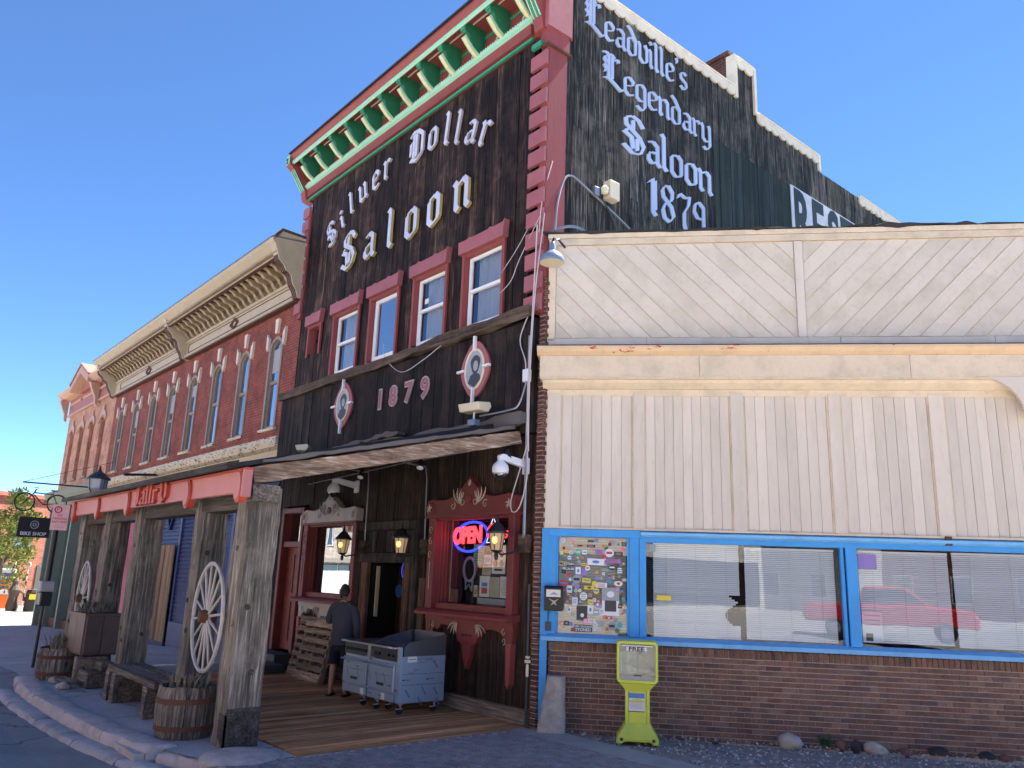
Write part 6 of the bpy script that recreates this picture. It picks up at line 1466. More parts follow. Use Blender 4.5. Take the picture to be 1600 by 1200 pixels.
# rate box on the blue post
mbx = thing('mail_box', 'black flyer box with white label hung on the blue corner post', 'flyer box', KP(.30, .09, 1.72), ANG)
MB().prism([(0, .17), (.10, .17), (.12, .14), (.12, .12), (.09, .12), (.07, -.17), (.0, -.17)], -.14, .12, lambda u, v, w_: Vector((w_, -u, v))).build('box', 'black', mbx, bevel=.004)
MB().box(-.11, .09, -.102, -.098, .02, .13).build('label_plate', 'paper', mbx); MB().prism([(-.07, .05), (0, .09), (.06, .05)], .102, .104, KX).build('mountain_mark', 'st_grey', mbx)
MB().prism([(-.08, .0), (0, -.03), (.07, .0), (.02, -.05), (.04, -.10), (0, -.07), (-.05, -.10), (-.02, -.05)], .096, .098, KX).build('emblem', 'deco_tan', mbx)
o = thing('padlock_hasp', 'small black latch below the black flyer box on the blue post', 'latch', KP(.215, .07, 1.35), ANG)
MB().box(-.04, .04, -.02, 0, -.07, .05).build('plate', 'dark_grey', o); MB().tube([(0, -.01, .05), (0, -.01, .2)], .006, 5).build('wire', 'black', o)
# gas pipe with brass tap at the saloon edge
o = tag(MB().tube([(-.02, -.08, .0), (-.02, -.08, 1.9)], .016, 6).build('pipe', 'cable_dark'), 'dark thin pipe rising at the right edge of the saloon', 'pipe')
o = tag(MB().lathe([(.018, 0), (.022, .05), (.018, .16)], (.02, -.11, .66), 8).box(-.005, .05, -.14, -.08, .84, .88).box(.0, .045, -.13, -.09, .90, .93).build('hose_tap', 'box_cream'), 'cream hose tap on the dark pipe near the concrete pier', 'tap')

# ================================================================ NEWSPAPER STAND
nsd = thing('newspaper_stand', 'yellow-green plastic newspaper stand with FREE sign in its window', 'newspaper stand', KP(1.30, .62, 0)-Vector((0, 0, .0)), ANG+.02)
nsd.location = Vector((1.46, .52, 0)); nsd.rotation_euler = (0, 0, ANG)
def rrect(x0, x1, z0, z1, r, n=5):
    out = []
    for cx, cz, a in ((x1-r, z1-r, 0), (x0+r, z1-r, pi/2), (x0+r, z0+r, pi), (x1-r, z0+r, 1.5*pi)):
        out += [(cx+r*cos(a+k*pi/2/n), cz+r*sin(a+k*pi/2/n)) for k in range(n+1)]
    return out
outer = rrect(-.265, .265, .72, 1.24, .055); inner = rrect(-.225, .225, .765, 1.20, .03); n = len(outer)
fm = MB(); vs = [KX(a, b, .16) for a, b in outer]+[KX(a, b, .18) for a, b in [(a*.97, .98+(b-.98)*.97) for a, b in outer]]+[KX(a, b, .18) for a, b in [(a*1.03, .98+(b-.98)*1.03) for a, b in inner]]+[KX(a, b, .15) for a, b in inner]+[KX(a, b, .15-.0) for a, b in inner]+[KX(a, b, -.14) for a, b in outer]
fs = []
for i in range(n):
    j = (i+1) % n
    fs += [(i, j, n+j, n+i), (n+i, n+j, 2*n+j, 2*n+i), (2*n+i, 2*n+j, 3*n+j, 3*n+i), (i, 5*n+i, 5*n+j, j)]
fs.append(tuple(range(5*n, 6*n))); fm.add(vs, fs).build('head_shell', 'stand_yellow', nsd, smooth=True)
MB().prism(inner, .0, .01, KX).build('back_panel', 'paper_tan', nsd)
MB().box(-.225, .225, -.15, 0, .765, .80).build('paper_shelf', 'paper_grey', nsd)
MB().prism(inner, .142, .146, KX).build('window', 'stand_glass', nsd)
nk = MB(); 
nk.add([KX(-.245, .735, .15), KX(.245, .735, .15), KX(.155, .63, .12), KX(-.155, .63, .12), KX(-.245, .735, -.13), KX(.245, .735, -.13), KX(.155, .63, -.12), KX(-.155, .63, -.12)], [(0, 1, 2, 3), (5, 4, 7, 6), (1, 5, 6, 2), (4, 0, 3, 7)])
nk.build('neck', 'stand_yellow', nsd, bevel=.01)
cl = MB().box(-.155, -.115, -.125, .12, .23, .64).box(.115, .155, -.125, .12, .23, .64).box(-.115, .115, -.105, .10, .23, .64); cl.build('column', 'stand_yellow', nsd, bevel=.006)
MB().add([KX(-.155, .24, .12), KX(.155, .24, .12), KX(.265, .06, .19), KX(-.265, .06, .19), KX(-.155, .24, -.12), KX(.155, .24, -.12), KX(.265, .06, -.19), KX(-.265, .06, -.19)], [(0, 1, 2, 3), (5, 4, 7, 6), (1, 5, 6, 2), (4, 0, 3, 7), (4, 5, 1, 0)]).build('base_flare', 'stand_yellow', nsd, bevel=.01)
MB().prism([(-.265, .06), (.265, .06), (.265, .0), (.20, .0), (.16, .03), (-.16, .03), (-.20, .0), (-.265, .0)], -.19, .19, KX).build('base', 'stand_yellow', nsd, bevel=.01)
for sx in (-1, 1): MB().lathe([(.022, 0), (.018, .006), (.01, .002)], (sx*.20, -.192, .055), 10, Matrix.Rotation(pi/2, 3, 'X')).build('bolt', 'dark_grey', nsd)
MB().box(-.14, .12, -.152, -.148, 1.115, 1.165).build('sign_card', 'paper', nsd); text('free_text', 'FREE', 'ink_black', nsd, (-.01, -.1535, 1.139), (1, 0, 0), (0, 0, 1), size=.068, ext=.001, bold=.0022, sx=1.45)
MB().box(-.20, .20, -.15, -.147, 1.172, 1.184).build('sign_strip', 'paper', nsd)
np_ = thing('newspaper', 'newspaper with orange masthead and photo behind the left pane of the yellow stand', 'newspaper', (1.46, .52, 0), ANG)
MB().box(-.215, -.01, -.13, -.10, .84, 1.10).build('front_page', 'paper', np_); MB().box(-.195, -.15, -.134, -.13, .85, 1.085).build('side_strip', 'st_teal', np_); MB().box(-.145, -.125, -.134, -.13, .85, 1.085).build('masthead', 'st_orange', np_)
MB().box(-.10, -.015, -.134, -.13, .96, 1.09).build('photo', 'paper_grey', np_)
for k in range(6): MB().box(-.10, -.02, -.133, -.13, .86+k*.014, .867+k*.014).build('text_line', 'paper_grey', np_)
np2 = tag(MB().box(.01, .155, -.10, -.06, .85, 1.08).build('newspaper', 'paper_tan'), 'faded paper stack behind the right pane of the yellow stand', 'newspaper'); np2.location = (1.46, .52, 0); np2.rotation_euler = (0, 0, ANG)
MB().box(-.05, .05, -.153, -.15, .812, .824).build('pull_handle', 'black', nsd)
cd_ = MB().box(-.11, .09, -.107, -.104, .375, .60).build('info_card', 'paper', nsd); MB().box(-.11, .09, -.109, -.107, .54, .60).build('card_sky', 'st_blue', cd_)
text('card_title', 'guide', 'stand_yellow', cd_, (-.01, -.1105, .515), (1, 0, 0), (0, 0, 1), size=.07, ext=.001, bold=.003, shear=.2) 
MB().box(-.10, .085, -.1095, -.107, .498, .506).build('card_line', 'ink_black', cd_)
for k in range(5): MB().box(-.09, .07, -.1085, -.107, .415+k*.016, .42+k*.016).build('card_line', 'st_grey', cd_)
MB().box(-.11, .09, -.109, -.107, .375, .385).build('card_line', 'ink_black', cd_)
# ================================================================ RED BRICK BUILDING
rb_ = thing('red_brick_building', 'two-storey red brick building with cream bracketed cornice left of the saloon', 'brick building')
Y0 = .10
RW = [-10.13-1.995*k for k in range(8)]   # window centres
wl_ = MB(); x1 = -8.85; xs = [x1]
for c in RW: xs += [c+.40, c-.40]
xs.append(-25.33)
for i in range(0, len(xs), 2): wl_.box(xs[i+1], xs[i], Y0, Y0+.3, 5.30, 7.40)
wl_.box(-25.33, x1, Y0, Y0+.3, 4.7, 5.30)
# arched top strip
for c in RW:
    n = 10; P = [(c+.998, 8.6), (c-.998, 8.6), (c-.998, 7.4), (c-.40, 7.4)]+[(c-.40*cos(pi*k/n), 7.4+.36*sin(pi*k/n)) for k in range(1, n)]+[(c+.40, 7.4), (c+.998, 7.4)]
    # split into two halves to stay well shaped
    L = [(c, 8.6), (c-.998, 8.6), (c-.998, 7.4)]+[(c-.40*cos(pi*k/n), 7.4+.36*sin(pi*k/n)) for k in range(0, n//2+1)]
    R = [(c+.998, 7.4), (c+.998, 8.6), (c, 8.6)]+[(c+.40*sin(pi*k/n), 7.4+.36*cos(pi*k/n)) for k in range(0, n//2+1)]
    wl_.prism(L, -Y0-.3, -Y0, XZ); wl_.prism(R, -Y0-.3, -Y0, XZ)
wl_.box(-9.135, x1, Y0, Y0+.3, 7.4, 8.6); wl_.box(-25.33, RW[-1]-.998, Y0, Y0+.3, 7.4, 8.6)
wl_.build('wall', 'red_brick', rb_)
MB().box(-25.3, -8.9, .75, 14, -1.6, 9.2).box(-25.33, -8.9, Y0+.2, .75, -1.6, 4.7).build('building_core', 'matte_dark', rb_)
for c in RW:
    w = sub_empty('window', rb_)
    n = 10
    arc = lambda r, z0: [(c-r*cos(pi*k/n), z0+r*.9*sin(pi*k/n)) for k in range(n+1)]
    fr = MB(); fr.box(c-.40, c-.31, Y0-.03, Y0+.12, 5.36, 7.4).box(c+.31, c+.40, Y0-.03, Y0+.12, 5.36, 7.4)
    A, B = arc(.40, 7.4), arc(.31, 7.4)
    for k in range(n): fr.prism([A[k], A[k+1], B[k+1], B[k]], -Y0-.12, -Y0+.03, XZ)
    fr.build('frame', 'frame_taupe', w)
    s = MB(); y = Y0+.03; s.box(c-.31, c-.26, y, y+.05, 5.36, 7.42).box(c+.26, c+.31, y, y+.05, 5.36, 7.42).box(c-.26, c+.26, y-.01, y+.05, 6.52, 6.60).box(c-.26, c+.26, y, y+.05, 5.36, 5.44)
    A, B = arc(.31, 7.42), arc(.26, 7.42)
    for k in range(n): s.prism([A[k], A[k+1], B[k+1], B[k]], -y-.05, -y, XZ)
    s.build('sash', 'frame_taupe', w)
    MB().prism([(c-.28, 6.58), (c+.28, 6.58), (c+.28, 7.42)]+arc(.28, 7.42)[::-1], -y-.035, -y-.03, XZ).build('pane', 'sky_glass' if RW.index(c) % 3 != 2 else 'curtain_glass', w)
    MB().box(c-.28, c+.28, y+.032, y+.036, 5.40, 6.54).build('pane', 'curtain_glass' if RW.index(c) % 2 else 'sky_glass', w)
    if RW.index(c) in (0, 3, 4, 6): MB().box(c-.27, c+.27, y+.022, y+.026, 7.45-(.35 if RW.index(c) % 2 else .62), 7.45).build('roller_shade', 'paper_grey', w)
    MB().box(c-.47, c+.47, Y0-.09, Y0+.05, 5.28, 5.36).build('sill', 'belt_peel', w, bevel=.01)
    MB().prism([(c-.10, 8.22), (c+.10, 8.22), (c+.06, 7.84), (c-.06, 7.84)], -Y0, -Y0+.07, XZ).build('keystone', 'hood_cream', w)
    for sg in (-1, 1): MB().prism([(c+sg*.42, 7.78), (c+sg*.54, 7.92), (c+sg*.54, 7.56), (c+sg*.47, 7.44), (c+sg*.42, 7.5)], -Y0, -Y0+.07, XZ).build('springer', 'hood_cream', w)
# cornice
MB().box(-25.35, -8.72, -.04, .2, 8.45, 9.0).build('frieze', 'cornice_cream', rb_); MB().box(-25.35, -8.72, -.10, .1, 8.43, 8.50).build('frieze_moulding', 'cornice_cream', rb_); MB().box(-25.35, -8.72, -.07, .1, 8.40, 8.43).build('frieze_moulding', 'cornice_brown', rb_)
MB().box(-25.35, -8.72, -.09, .1, 8.90, 8.98).build('frieze_moulding', 'cornice_cream', rb_)
for a, b in ((-16.7, -9.15), (-24.4, -17.2)):
    m = MB().box(a, b, -.055, -.04, 8.56, 8.58).box(a, b, -.055, -.04, 8.82, 8.84).box(a, a+.03, -.055, -.04, 8.56, 8.84).box(b-.03, b, -.055, -.04, 8.56, 8.84); m.build('frieze_line', 'cornice_brown', rb_)
    cx = (a+b)/2; mm = MB()
    for sc in (.30, .20):
        for q in range(4):
            p0 = (cx+sc*cos(q*pi/2), 8.70+sc*.55*sin(q*pi/2)); p1 = (cx+sc*cos((q+1)*pi/2), 8.70+sc*.55*sin((q+1)*pi/2)); mm.bar((p0[0], -.06, p0[1]), (p1[0], -.06, p1[1]), .03, .03)
    mm.build('diamond', 'cornice_brown', rb_)
MB().box(-25.35, -8.72, -.02, .3, 8.98, 9.46).build('frieze_back', 'bracket_tan', rb_)
MB().box(-25.4, -8.72, -.78, .1, 9.42, 9.48).build('soffit', 'bracket_tan', rb_)
MB().prism([(-.68, 9.36), (-.68, 9.50), (-.74, 9.52), (-.90, 9.66), (-.92, 9.74), (-.7, 9.74), (-.6, 9.5), (-.6, 9.36)], -25.5, -8.66, lambda u, v, w_: Vector((w_, u, v))).build('crown', 'cornice_cream', rb_)
MB().prism([(-.70, 9.34), (-.70, 9.36), (-.6, 9.36), (-.6, 9.34)], -25.45, -8.7, lambda u, v, w_: Vector((w_, u, v))).build('crown_line', 'cornice_brown', rb_)
MB().prism([(-.94, 9.74), (-.94, 9.77), (.6, 9.95), (.6, 9.90)], -25.5, -8.66, lambda u, v, w_: Vector((w_, u, v))).build('gutter', 'grey_metal', rb_)
bp = [(-.60, 9.42), (-.60, 9.34), (-.50, 9.30), (-.42, 9.22), (-.30, 9.20), (-.20, 9.14), (-.16, 9.06), (-.08, 9.0), (-.02, 9.0), (-.02, 9.42)]
bmm = MB().prism(bp, -.065, .065, lambda u, v, w_: Vector((w_, u, v)))
bm0 = bmm.build('cornice_bracket', 'bracket_tan', rb_); cu_ = MB()
curlp = [(.068, -.16-(.055-.003*j)*cos(j*.6), 9.14+(.055-.003*j)*sin(j*.6)) for j in range(14)]
cu_.tube(curlp, .008, 4); cu_.prism([(-.62, 9.42), (-.63, 9.36), (-.02, 9.36), (-.02, 9.42)], -.075, .075, lambda u, v, w_: Vector((w_, u, v)))
c0 = cu_.build('bracket_scroll', 'cornice_brown', bm0)
BX = [x for x in [-9.05-.38*k for k in range(43)] if abs(x+17.0) > .3 and x > -25.1]
for i, x in enumerate(BX):
    if i == 0: b = bm0; b.location.x = x
    else: b = bm0.copy(); COL.objects.link(b); b.parent = rb_; b.location.x = x; c = c0.copy(); COL.objects.link(c); c.parent = b
big = [(-.86, 9.66), (-.74, 9.36), (-.70, 9.24), (-.56, 9.12), (-.50, 9.0), (-.42, 8.98), (-.36, 8.92), (-.30, 8.72), (-.20, 8.58), (-.14, 8.40), (-.02, 8.38), (.3, 8.4), (.3, 9.9), (-.70, 9.98)]
for x in (-8.80, -17.0, -25.25):
    b = MB().prism(big, x-.13, x+.13, lambda u, v, w_: Vector((w_, u, v))).build('console', 'cornice_cream', rb_)
    for dx in (-.11, -.03, .05):
        q = MB()
        for (a0, b0), (a1, b1) in zip(big[1:10], big[2:11]): q.prism([(a0, b0), (a1, b1), (a1-.015, b1-.02), (a0-.015, b0-.02)], x+dx, x+dx+.035, lambda u, v, w_: Vector((w_, u, v)))
        q.build('console_rib', 'cornice_brown', b)
    MB().prism([(-.86, 9.70), (-.84, 9.84), (-.70, 10.02), (.35, 9.98), (.35, 9.93), (-.68, 9.95)], x-.15, x+.15, lambda u, v, w_: Vector((w_, u, v))).build('console_cap', 'cornice_brown', b)
# shop cornice
MB().prism([(-.02, 4.74), (-.14, 4.80), (-.20, 4.92), (-.20, 5.02), (.1, 5.10), (.1, 4.74)], -25.35, -8.95, lambda u, v, w_: Vector((w_, u, v))).build('belt_moulding', 'belt_peel', rb_)
MB().box(-25.35, -8.95, -.06, .12, 4.46, 4.72).build('belt_band', 'tan_band', rb_)
for a, b, mt in ((-12.9, -8.95, 'store_blue'), (-17.95, -13.0, 'store_blue'), (-21.5, -18.05, 'store_pink'), (-25.3, -21.6, 'store_pink')): MB().box(a, b, -.03, .12, 3.98, 4.44).build('sign_panel', mt, rb_)
for x in (-12.95, -18.0, -21.55): MB().box(x-.04, x+.04, -.06, .1, 3.98, 4.46).build('pilaster', 'store_blue' if x > -19 else 'store_pink', rb_)
def clap(x0, x1, z0, z1, mat):
    m = MB(); z = z0; p = .115
    while z < z1:
        zz = min(z+p, z1); m.add([(x0, -.01, z), (x1, -.01, z), (x1, .03, zz), (x0, .03, zz), (x0, .06, z), (x1, .06, z)], [(0, 1, 2, 3), (0, 4, 5, 1)]); z += p
    tag(m.build('clapboard', mat, rb_), kind='stuff')
clap(-12.95, -8.95, -.4, 3.98, 'store_blue'); clap(-15.2, -13.0, -.4, 3.98, 'store_blue_dark'); clap(-17.05, -15.25, -.5, 3.98, 'store_blue'); clap(-20.9, -17.15, -.6, 3.98, 'store_pink'); clap(-25.3, -20.95, -.7, 3.98, 'store_red')
for x, mt in ((-17.1, 'deco_white'), (-15.22, 'store_blue'), (-12.98, 'store_blue'), (-11.3, 'store_blue'), (-20.92, 'purple')): MB().box(x-.07, x+.07, -.04, .1, -.6, 3.98).build('pilaster', mt, rb_)
MB().box(-20.9, -20.5, .0, .02, 2.6, 3.9).build('panel', 'purple', rb_)
for cx in (-16.15, -12.3):
    v_ = MB().bar((cx-.45, -.03, 3.72), (cx, -.03, 3.0), .10, .04).bar((cx, -.03, 3.0), (cx+.45, -.03, 3.72), .10, .04); v_.build('chevron', 'store_blue_dark', rb_)
v_ = MB().bar((-11.75, -.03, 3.2), (-12.1, -.03, 3.45), .08, .04).bar((-12.1, -.03, 3.45), (-11.75, -.03, 3.75), .08, .04); v_.build('chevron', 'store_blue_dark', rb_)
# plywood over the shop window
for i, (a, b, lbn) in enumerate(((-18.1, -16.15, 'wide brown plywood panel boarding the pink and blue shopfront'), (-16.08, -15.3, 'narrow brown plywood panel right of the wide one'), (-13.4, -12.0, 'brown plywood panel behind the near wagon wheel'))):
    z0 = zf(b)+.05; o = tag(MB().box(a, b, -.12, -.09, z0, 2.55).build('plywood_panel', 'plywood'), lbn, 'plywood panel')
MB().box(-18.15, -15.2, -.14, .0, zf(-16)-.05, zf(-16)+.12).build('shop_plinth', 'store_blue_dark', rb_)
MB().box(-15.15, -9, -.08, .0, -.3, .45).build('shop_plinth', 'store_blue', rb_)
od = MB().prism([(-18.9+.36*cos(t), .95+1.1*sin(t)) if sin(t) > 0 else (-18.9+.36*cos(t), .35) for t in [j*2*pi/28 for j in range(28)]], -.02, .03, XZ).build('arched_window', 'wheel_white', rb_)
MB().prism([(-18.9+.30*cos(t), .98+1.0*sin(t)) if sin(t) > 0 else (-18.9+.30*cos(t), .40) for t in [j*2*pi/28 for j in range(28)]], .03, .035, XZ).build('arched_pane', 'mirror_glass', od)
o = tag(MB().lathe([(.15, -.45), (.2, -.42), (.2, .42), (.15, .45)], (-21.0, -.5, 2.25), 14).build('hanging_bin', 'planter_paint'), 'brownish grey cylinder hung on the dark red shop wall', 'container')
o = thing('bucket', 'pale bucket standing against the shopfront left of the plywood', 'bucket', (-19.2, -.35, zf(-19.2))); MB().lathe([(.13, 0), (.17, .4), (.175, .42)], (0, 0, 0), 14).build('pail', 'bucket_white', o); MB().tube([(-.17, 0, .4), (-.1, 0, .52), (.1, 0, .52), (.17, 0, .4)], .008, 5).build('handle', 'black', o)
o = tag(MB().box(-18.85, -18.3, -.6, -.2, zf(-18.5), zf(-18.5)+.46).build('storage_bin', 'bucket_blue', bevel=.02), 'dark blue plastic bin beside the pale bucket', 'bin')
o = tag(MB().tube([(-18.1, .0, 4.78), (-17.9, -1.1, 4.66)], .045, 6).build('awning_arm', 'black_metal'), 'black bar sticking out from the shopfront above the pink fascia', 'bar')

# ================================================================ PEACH BUILDING
pc = thing('peach_brick_building', 'peach painted brick building with small gabled cornice beyond the red one', 'brick building')
PW = [-26.95-1.80*k for k in range(4)]
wl2 = MB(); xs = [-25.36]
for c in PW: xs += [c+.36, c-.36]
xs.append(-33.5)
for i in range(0, len(xs), 2): wl2.box(xs[i+1], xs[i], Y0, Y0+.3, 5.48, 7.6)
wl2.box(-33.5, -25.36, Y0, Y0+.3, 4.7, 5.48).box(-33.5, -25.36, Y0, Y0+.3, 7.85, 8.66)
for i in range(0, len(xs), 2): wl2.box(xs[i+1], xs[i], Y0, Y0+.3, 7.6, 7.85)
wl2.box(-33.5, -33.2, Y0+.3, 12, -2, 9.3); wl2.build('wall', 'peach_brick', pc)
MB().box(-33.2, -25.36, .7, 12, -2, 9.3).build('building_core', 'matte_dark', pc)
for c in PW:
    w = sub_empty('window', pc)
    MB().box(c-.36, c-.30, Y0+.1, Y0+.2, 5.5, 7.8).box(c+.30, c+.36, Y0+.1, Y0+.2, 5.5, 7.8).box(c-.3, c+.3, Y0+.1, Y0+.2, 6.62, 6.70).build('frame', 'peach_red', w)
    MB().box(c-.3, c+.3, Y0+.16, Y0+.17, 5.5, 6.62).build('pane', 'curtain_glass', w); MB().box(c-.3, c+.3, Y0+.14, Y0+.15, 6.70, 7.84).build('upper_shade', 'peach_red', w)
    MB().box(c-.42, c+.42, Y0-.08, Y0+.06, 5.42, 5.50).build('sill', 'store_green', w)
    MB().prism([(c-.36, 7.78), (c-.28, 7.86), (c, 7.92), (c+.28, 7.86), (c+.36, 7.78), (c+.5, 7.6), (c+.5, 7.85), (c+.36, 8.05), (c+.12, 8.12), (c+.08, 8.35), (c-.08, 8.35), (c-.12, 8.12), (c-.36, 8.05), (c-.5, 7.85), (c-.5, 7.6)], -Y0, -Y0+.06, XZ).build('hood', 'peach_trim', w)
MB().box(-33.5, -25.36, .03, .12, 8.66, 9.42).build('frieze', 'peach_red', pc); MB().box(-33.55, -25.36, -.02, .12, 8.64, 8.72).build('frieze_moulding', 'peach_trim', pc)
for a, b in ((-33.2, -31.2), (-30.8, -28.6), (-28.2, -26.0)): MB().box(a, b, -.02, .05, 9.14, 9.24).build('frieze_strip', 'peach_trim', pc)
def prof_run(a, b, nm, mt): MB().prism([(-.05, 9.42), (-.30, 9.46), (-.5, 9.62), (-.52, 9.70), (.2, 9.78), (.2, 9.42)], a, b, lambda u, v, w_: Vector((w_, u, v))).build(nm, mt, pc)
prof_run(-33.8, -31.2, 'crown', 'peach_trim'); prof_run(-28.0, -25.5, 'crown', 'peach_trim')
MB().prism([(-31.2, 9.42), (-31.2, 9.72), (-29.6, 10.42), (-28.0, 9.72), (-28.0, 9.42), (-29.6, 10.06)], -.2, .52, XZ).build('gable_crown', 'peach_trim', pc)
MB().prism([(-31.0, 9.42), (-29.6, 10.06), (-28.2, 9.42)], -.2, .15, XZ).build('gable_panel', 'peach_red', pc)
MB().prism([(-31.3, 9.72), (-31.3, 9.80), (-29.6, 10.52), (-27.9, 9.80), (-27.9, 9.72), (-29.6, 10.42)], -.6, .56, XZ).build('gable_roof', 'peach_red', pc)
for x in (-33.75, -28.1, -25.6): MB().prism([(-.02, 9.42), (-.42, 9.42), (-.3, 9.1), (-.15, 8.8), (-.12, 8.5), (-.02, 8.4)], x, x+.22, lambda u, v, w_: Vector((w_, u, v))).build('console', 'peach_trim', pc)
MB().prism([(.12, 4.35), (-.05, 4.35), (-.12, 4.6), (-.35, 4.75), (-.40, 4.92), (-.40, 5.0), (.12, 5.2)], -33.6, -25.4, lambda u, v, w_: Vector((w_, u, v))).build('shop_cornice', 'store_green', pc)
for x in (-33.4, -31.4, -29.0, -26.8, -25.6): MB().box(x-.12, x+.12, -.06, .4, -1.5, 4.35).build('pilaster', 'store_green', pc)
MB().box(-33.4, -25.4, .28, .30, -.4, 4.3).build('shop_pane', 'mirror_glass', pc); MB().box(-33.4, -25.4, .12, .3, -1.6, -.35).build('bulkhead', 'dark_brick', pc)
# ---- hanging bicycle sign
bs_ = thing('bike_shop_sign', 'black BIKE SHOP sign board with real bicycle hung above it', 'shop sign', (-24, -2.2, 3.1), 0)
YZ = lambda y, z: Vector((0, y, z))
MB().bar((0, -.62, 1.56), (0, 2.3, 1.58), .05).build('support_bar', 'black_metal', bs_)
MB().tube([(0, -.58, 1.58), (0, 2.25, 2.6)], .008, 4).build('stay_wire', 'black_metal', bs_)
bd = MB().box(-.03, .03, -.54, .48, -.34, .36).build('board', 'black', bs_, bevel=.01)
text('lettering', 'BIKE SHOP', 'st_white', bd, (.035, -.03, -.22), (0, 1, 0), (0, 0, 1), size=.17, ext=.003, bold=.003)
MB().tube([(.035, -.03+.12*cos(t), .10+.13*sin(t)) for t in [j*2*pi/24 for j in range(24)]], .018, 5, close=True).tube([(.035, -.03+.05*cos(t), .10+.05*sin(t)) for t in [j*2*pi/12 for j in range(12)]], .02, 5, close=True).build('emblem', 'st_grey', bd)
bw = []
for yc in (-.46, .56):
    w = MB().tube([(0, yc+.31*cos(t), .88+.31*sin(t)) for t in [j*2*pi/32 for j in range(32)]], .028, 5, close=True).build('wheel', 'black_metal', bs_)
    s = MB()
    for j in range(10): a = j*2*pi/10; s.tube([(0, yc, .88), (0, yc+.3*cos(a), .88+.3*sin(a))], .003, 3)
    s.build('spoke', 'black_metal', w)
MB().tube([(0, -.46, .88), (0, -.20, 1.22), (0, -.16, 1.34)], .026, 5).tube([(0, -.18, 1.22), (0, .36, 1.20), (0, .12, .82), (0, -.20, 1.14)], .026, 5).tube([(0, .12, .82), (0, .56, .88), (0, .38, 1.22)], .024, 5).tube([(0, .42, 1.32), (0, .36, 1.20)], .013, 5).build('bicycle_frame', 'black_metal', bs_)
MB().tube([(0, -.22, 1.40), (0, -.10, 1.42), (0, -.08, 1.36), (0, -.16, 1.34)], .013, 5).build('handlebar', 'black_metal', bs_); MB().obox((0, .42, 1.34), (.08, .22, .04)).build('saddle', 'black', bs_, bevel=.01)
MB().tube([(0, -.45, .36), (0, -.45, .58)], .006, 4).tube([(0, .42, .36), (0, .42, .6)], .006, 4).build('hanger', 'black_metal', bs_)

# ================================================================ FAR END OF THE STREET
fb = thing('far_brick_building', 'sunlit low red brick building across the cross street behind the tree', 'brick building', (-52, 1.6, -.95), radians(24))
MB().box(-14, 0, -7.5, 12, 0, 6.9).build('wall', 'far_brick', fb); MB().box(-14.2, .15, -7.7, 12.2, 6.9, 7.15).build('coping', 'peach_red', fb)
for y in (-5.5, -2.5, .5, 3.5, 6.5): 
    f = MB().box(-.02, .06, y-.6, y+.6, 3.6, 5.4).build('window', 'store_green', fb); MB().box(.06, .07, y-.5, y+.5, 3.7, 5.3).build('pane', 'car_glass', f)
for y in (-5, -1, 3): MB().box(-.02, .06, y-1.2, y+1.2, .4, 2.6).build('shop_pane', 'car_glass', fb)
def tree(label, loc, h, r, seed, n=5200, cat='tree'):
    t = thing('broadleaf_tree', label, cat, loc); rg = random.Random(seed); k = MB()
    k.tube([(0, 0, -.3), (.05, 0, h*.25), (.0, .05, h*.5)], [.16, .12, .09], 8)
    for j in range(9): a = j*2.4; z0 = h*(.3+.03*j); k.tube([(0, 0, z0), (r*.35*cos(a), r*.35*sin(a), z0+h*.15), (r*.7*cos(a), r*.7*sin(a), z0+h*.28)], [.06, .035, .015], 5)
    k.build('trunk', 'bark', t)
    cl = [(Vector((rg.gauss(0, .5)*r, rg.gauss(0, .5)*r, h*.62+rg.gauss(0, .17)*h)), rg.uniform(.25, .5)*r) for _ in range(22)]; f = MB()
    for _ in range(n):
        c, rr = rg.choice(cl); d = Vector((rg.gauss(0, 1), rg.gauss(0, 1), rg.gauss(0, 1))).normalized(); p = c+d*rr*rg.random()**.4; s = rg.uniform(.06, .13)
        a = Vector((rg.gauss(0, 1), rg.gauss(0, 1), rg.gauss(0, 1))).normalized(); b = a.orthogonal().normalized(); f.add([p+a*s, p+b*s*.6, p-a*s, p-b*s*.6], [(0, 1, 2, 3)])
    f.build('crown', 'leaf_spring', t); return t
m_, t_, b_ = nodes('leaf_spring'); g_ = N(t_, 'ShaderNodeNewGeometry'); r_ = ramp(t_, g_.outputs['Random Per Island'], [(0, (.06, .10, .014)), (.5, (.13, .18, .025)), (1, (.23, .27, .05))])
t_.links.new(r_.outputs[0], b_.inputs['Base Color']); b_.inputs['Roughness'].default_value = .6; b_.inputs['Transmission Weight'].default_value = 0
tree('yellow-green spring tree in front of the far brick building', (-46, .2, -.95), 7.0, 1.7, 3)
tree('smaller yellow-green tree at the left edge behind the kiosk', (-49, -1.6, -.95), 4.6, 1.4, 8, 1800)
ki = thing('pay_kiosk', 'orange and white kiosk with purple top panel standing in the sun', 'kiosk', (-49, 1.0, -.95), radians(-8))
MB().box(-.3, .3, -.5, .5, 0, 2.35).build('body', 'kiosk_white', ki, bevel=.03)
for a, b, mt in ((.05, .85, 'orange'), (1.15, 1.75, 'orange'), (1.9, 2.1, 'purple')): MB().box(.30, .315, -.44, .44, a, b).build('panel', mt, ki)
MB().box(.315, .33, -.2, .2, 1.2, 1.33).box(.315, .33, -.2, .2, 1.45, 1.55).build('screen', 'sign_blue', ki)
tbn = thing('trash_bin', 'dark street bin with yellow label beside the shop corner', 'trash bin', (-45.5, 2.05, -.95)); MB().lathe([(.42, 0), (.45, .1), (.42, 1.1), (.35, 1.25)], (0, 0, 0), 12).build('body', 'roof_dark', tbn); MB().box(.36, .46, -.3, .3, .72, 1.0).build('label_plate', 'yellow_label', tbn)
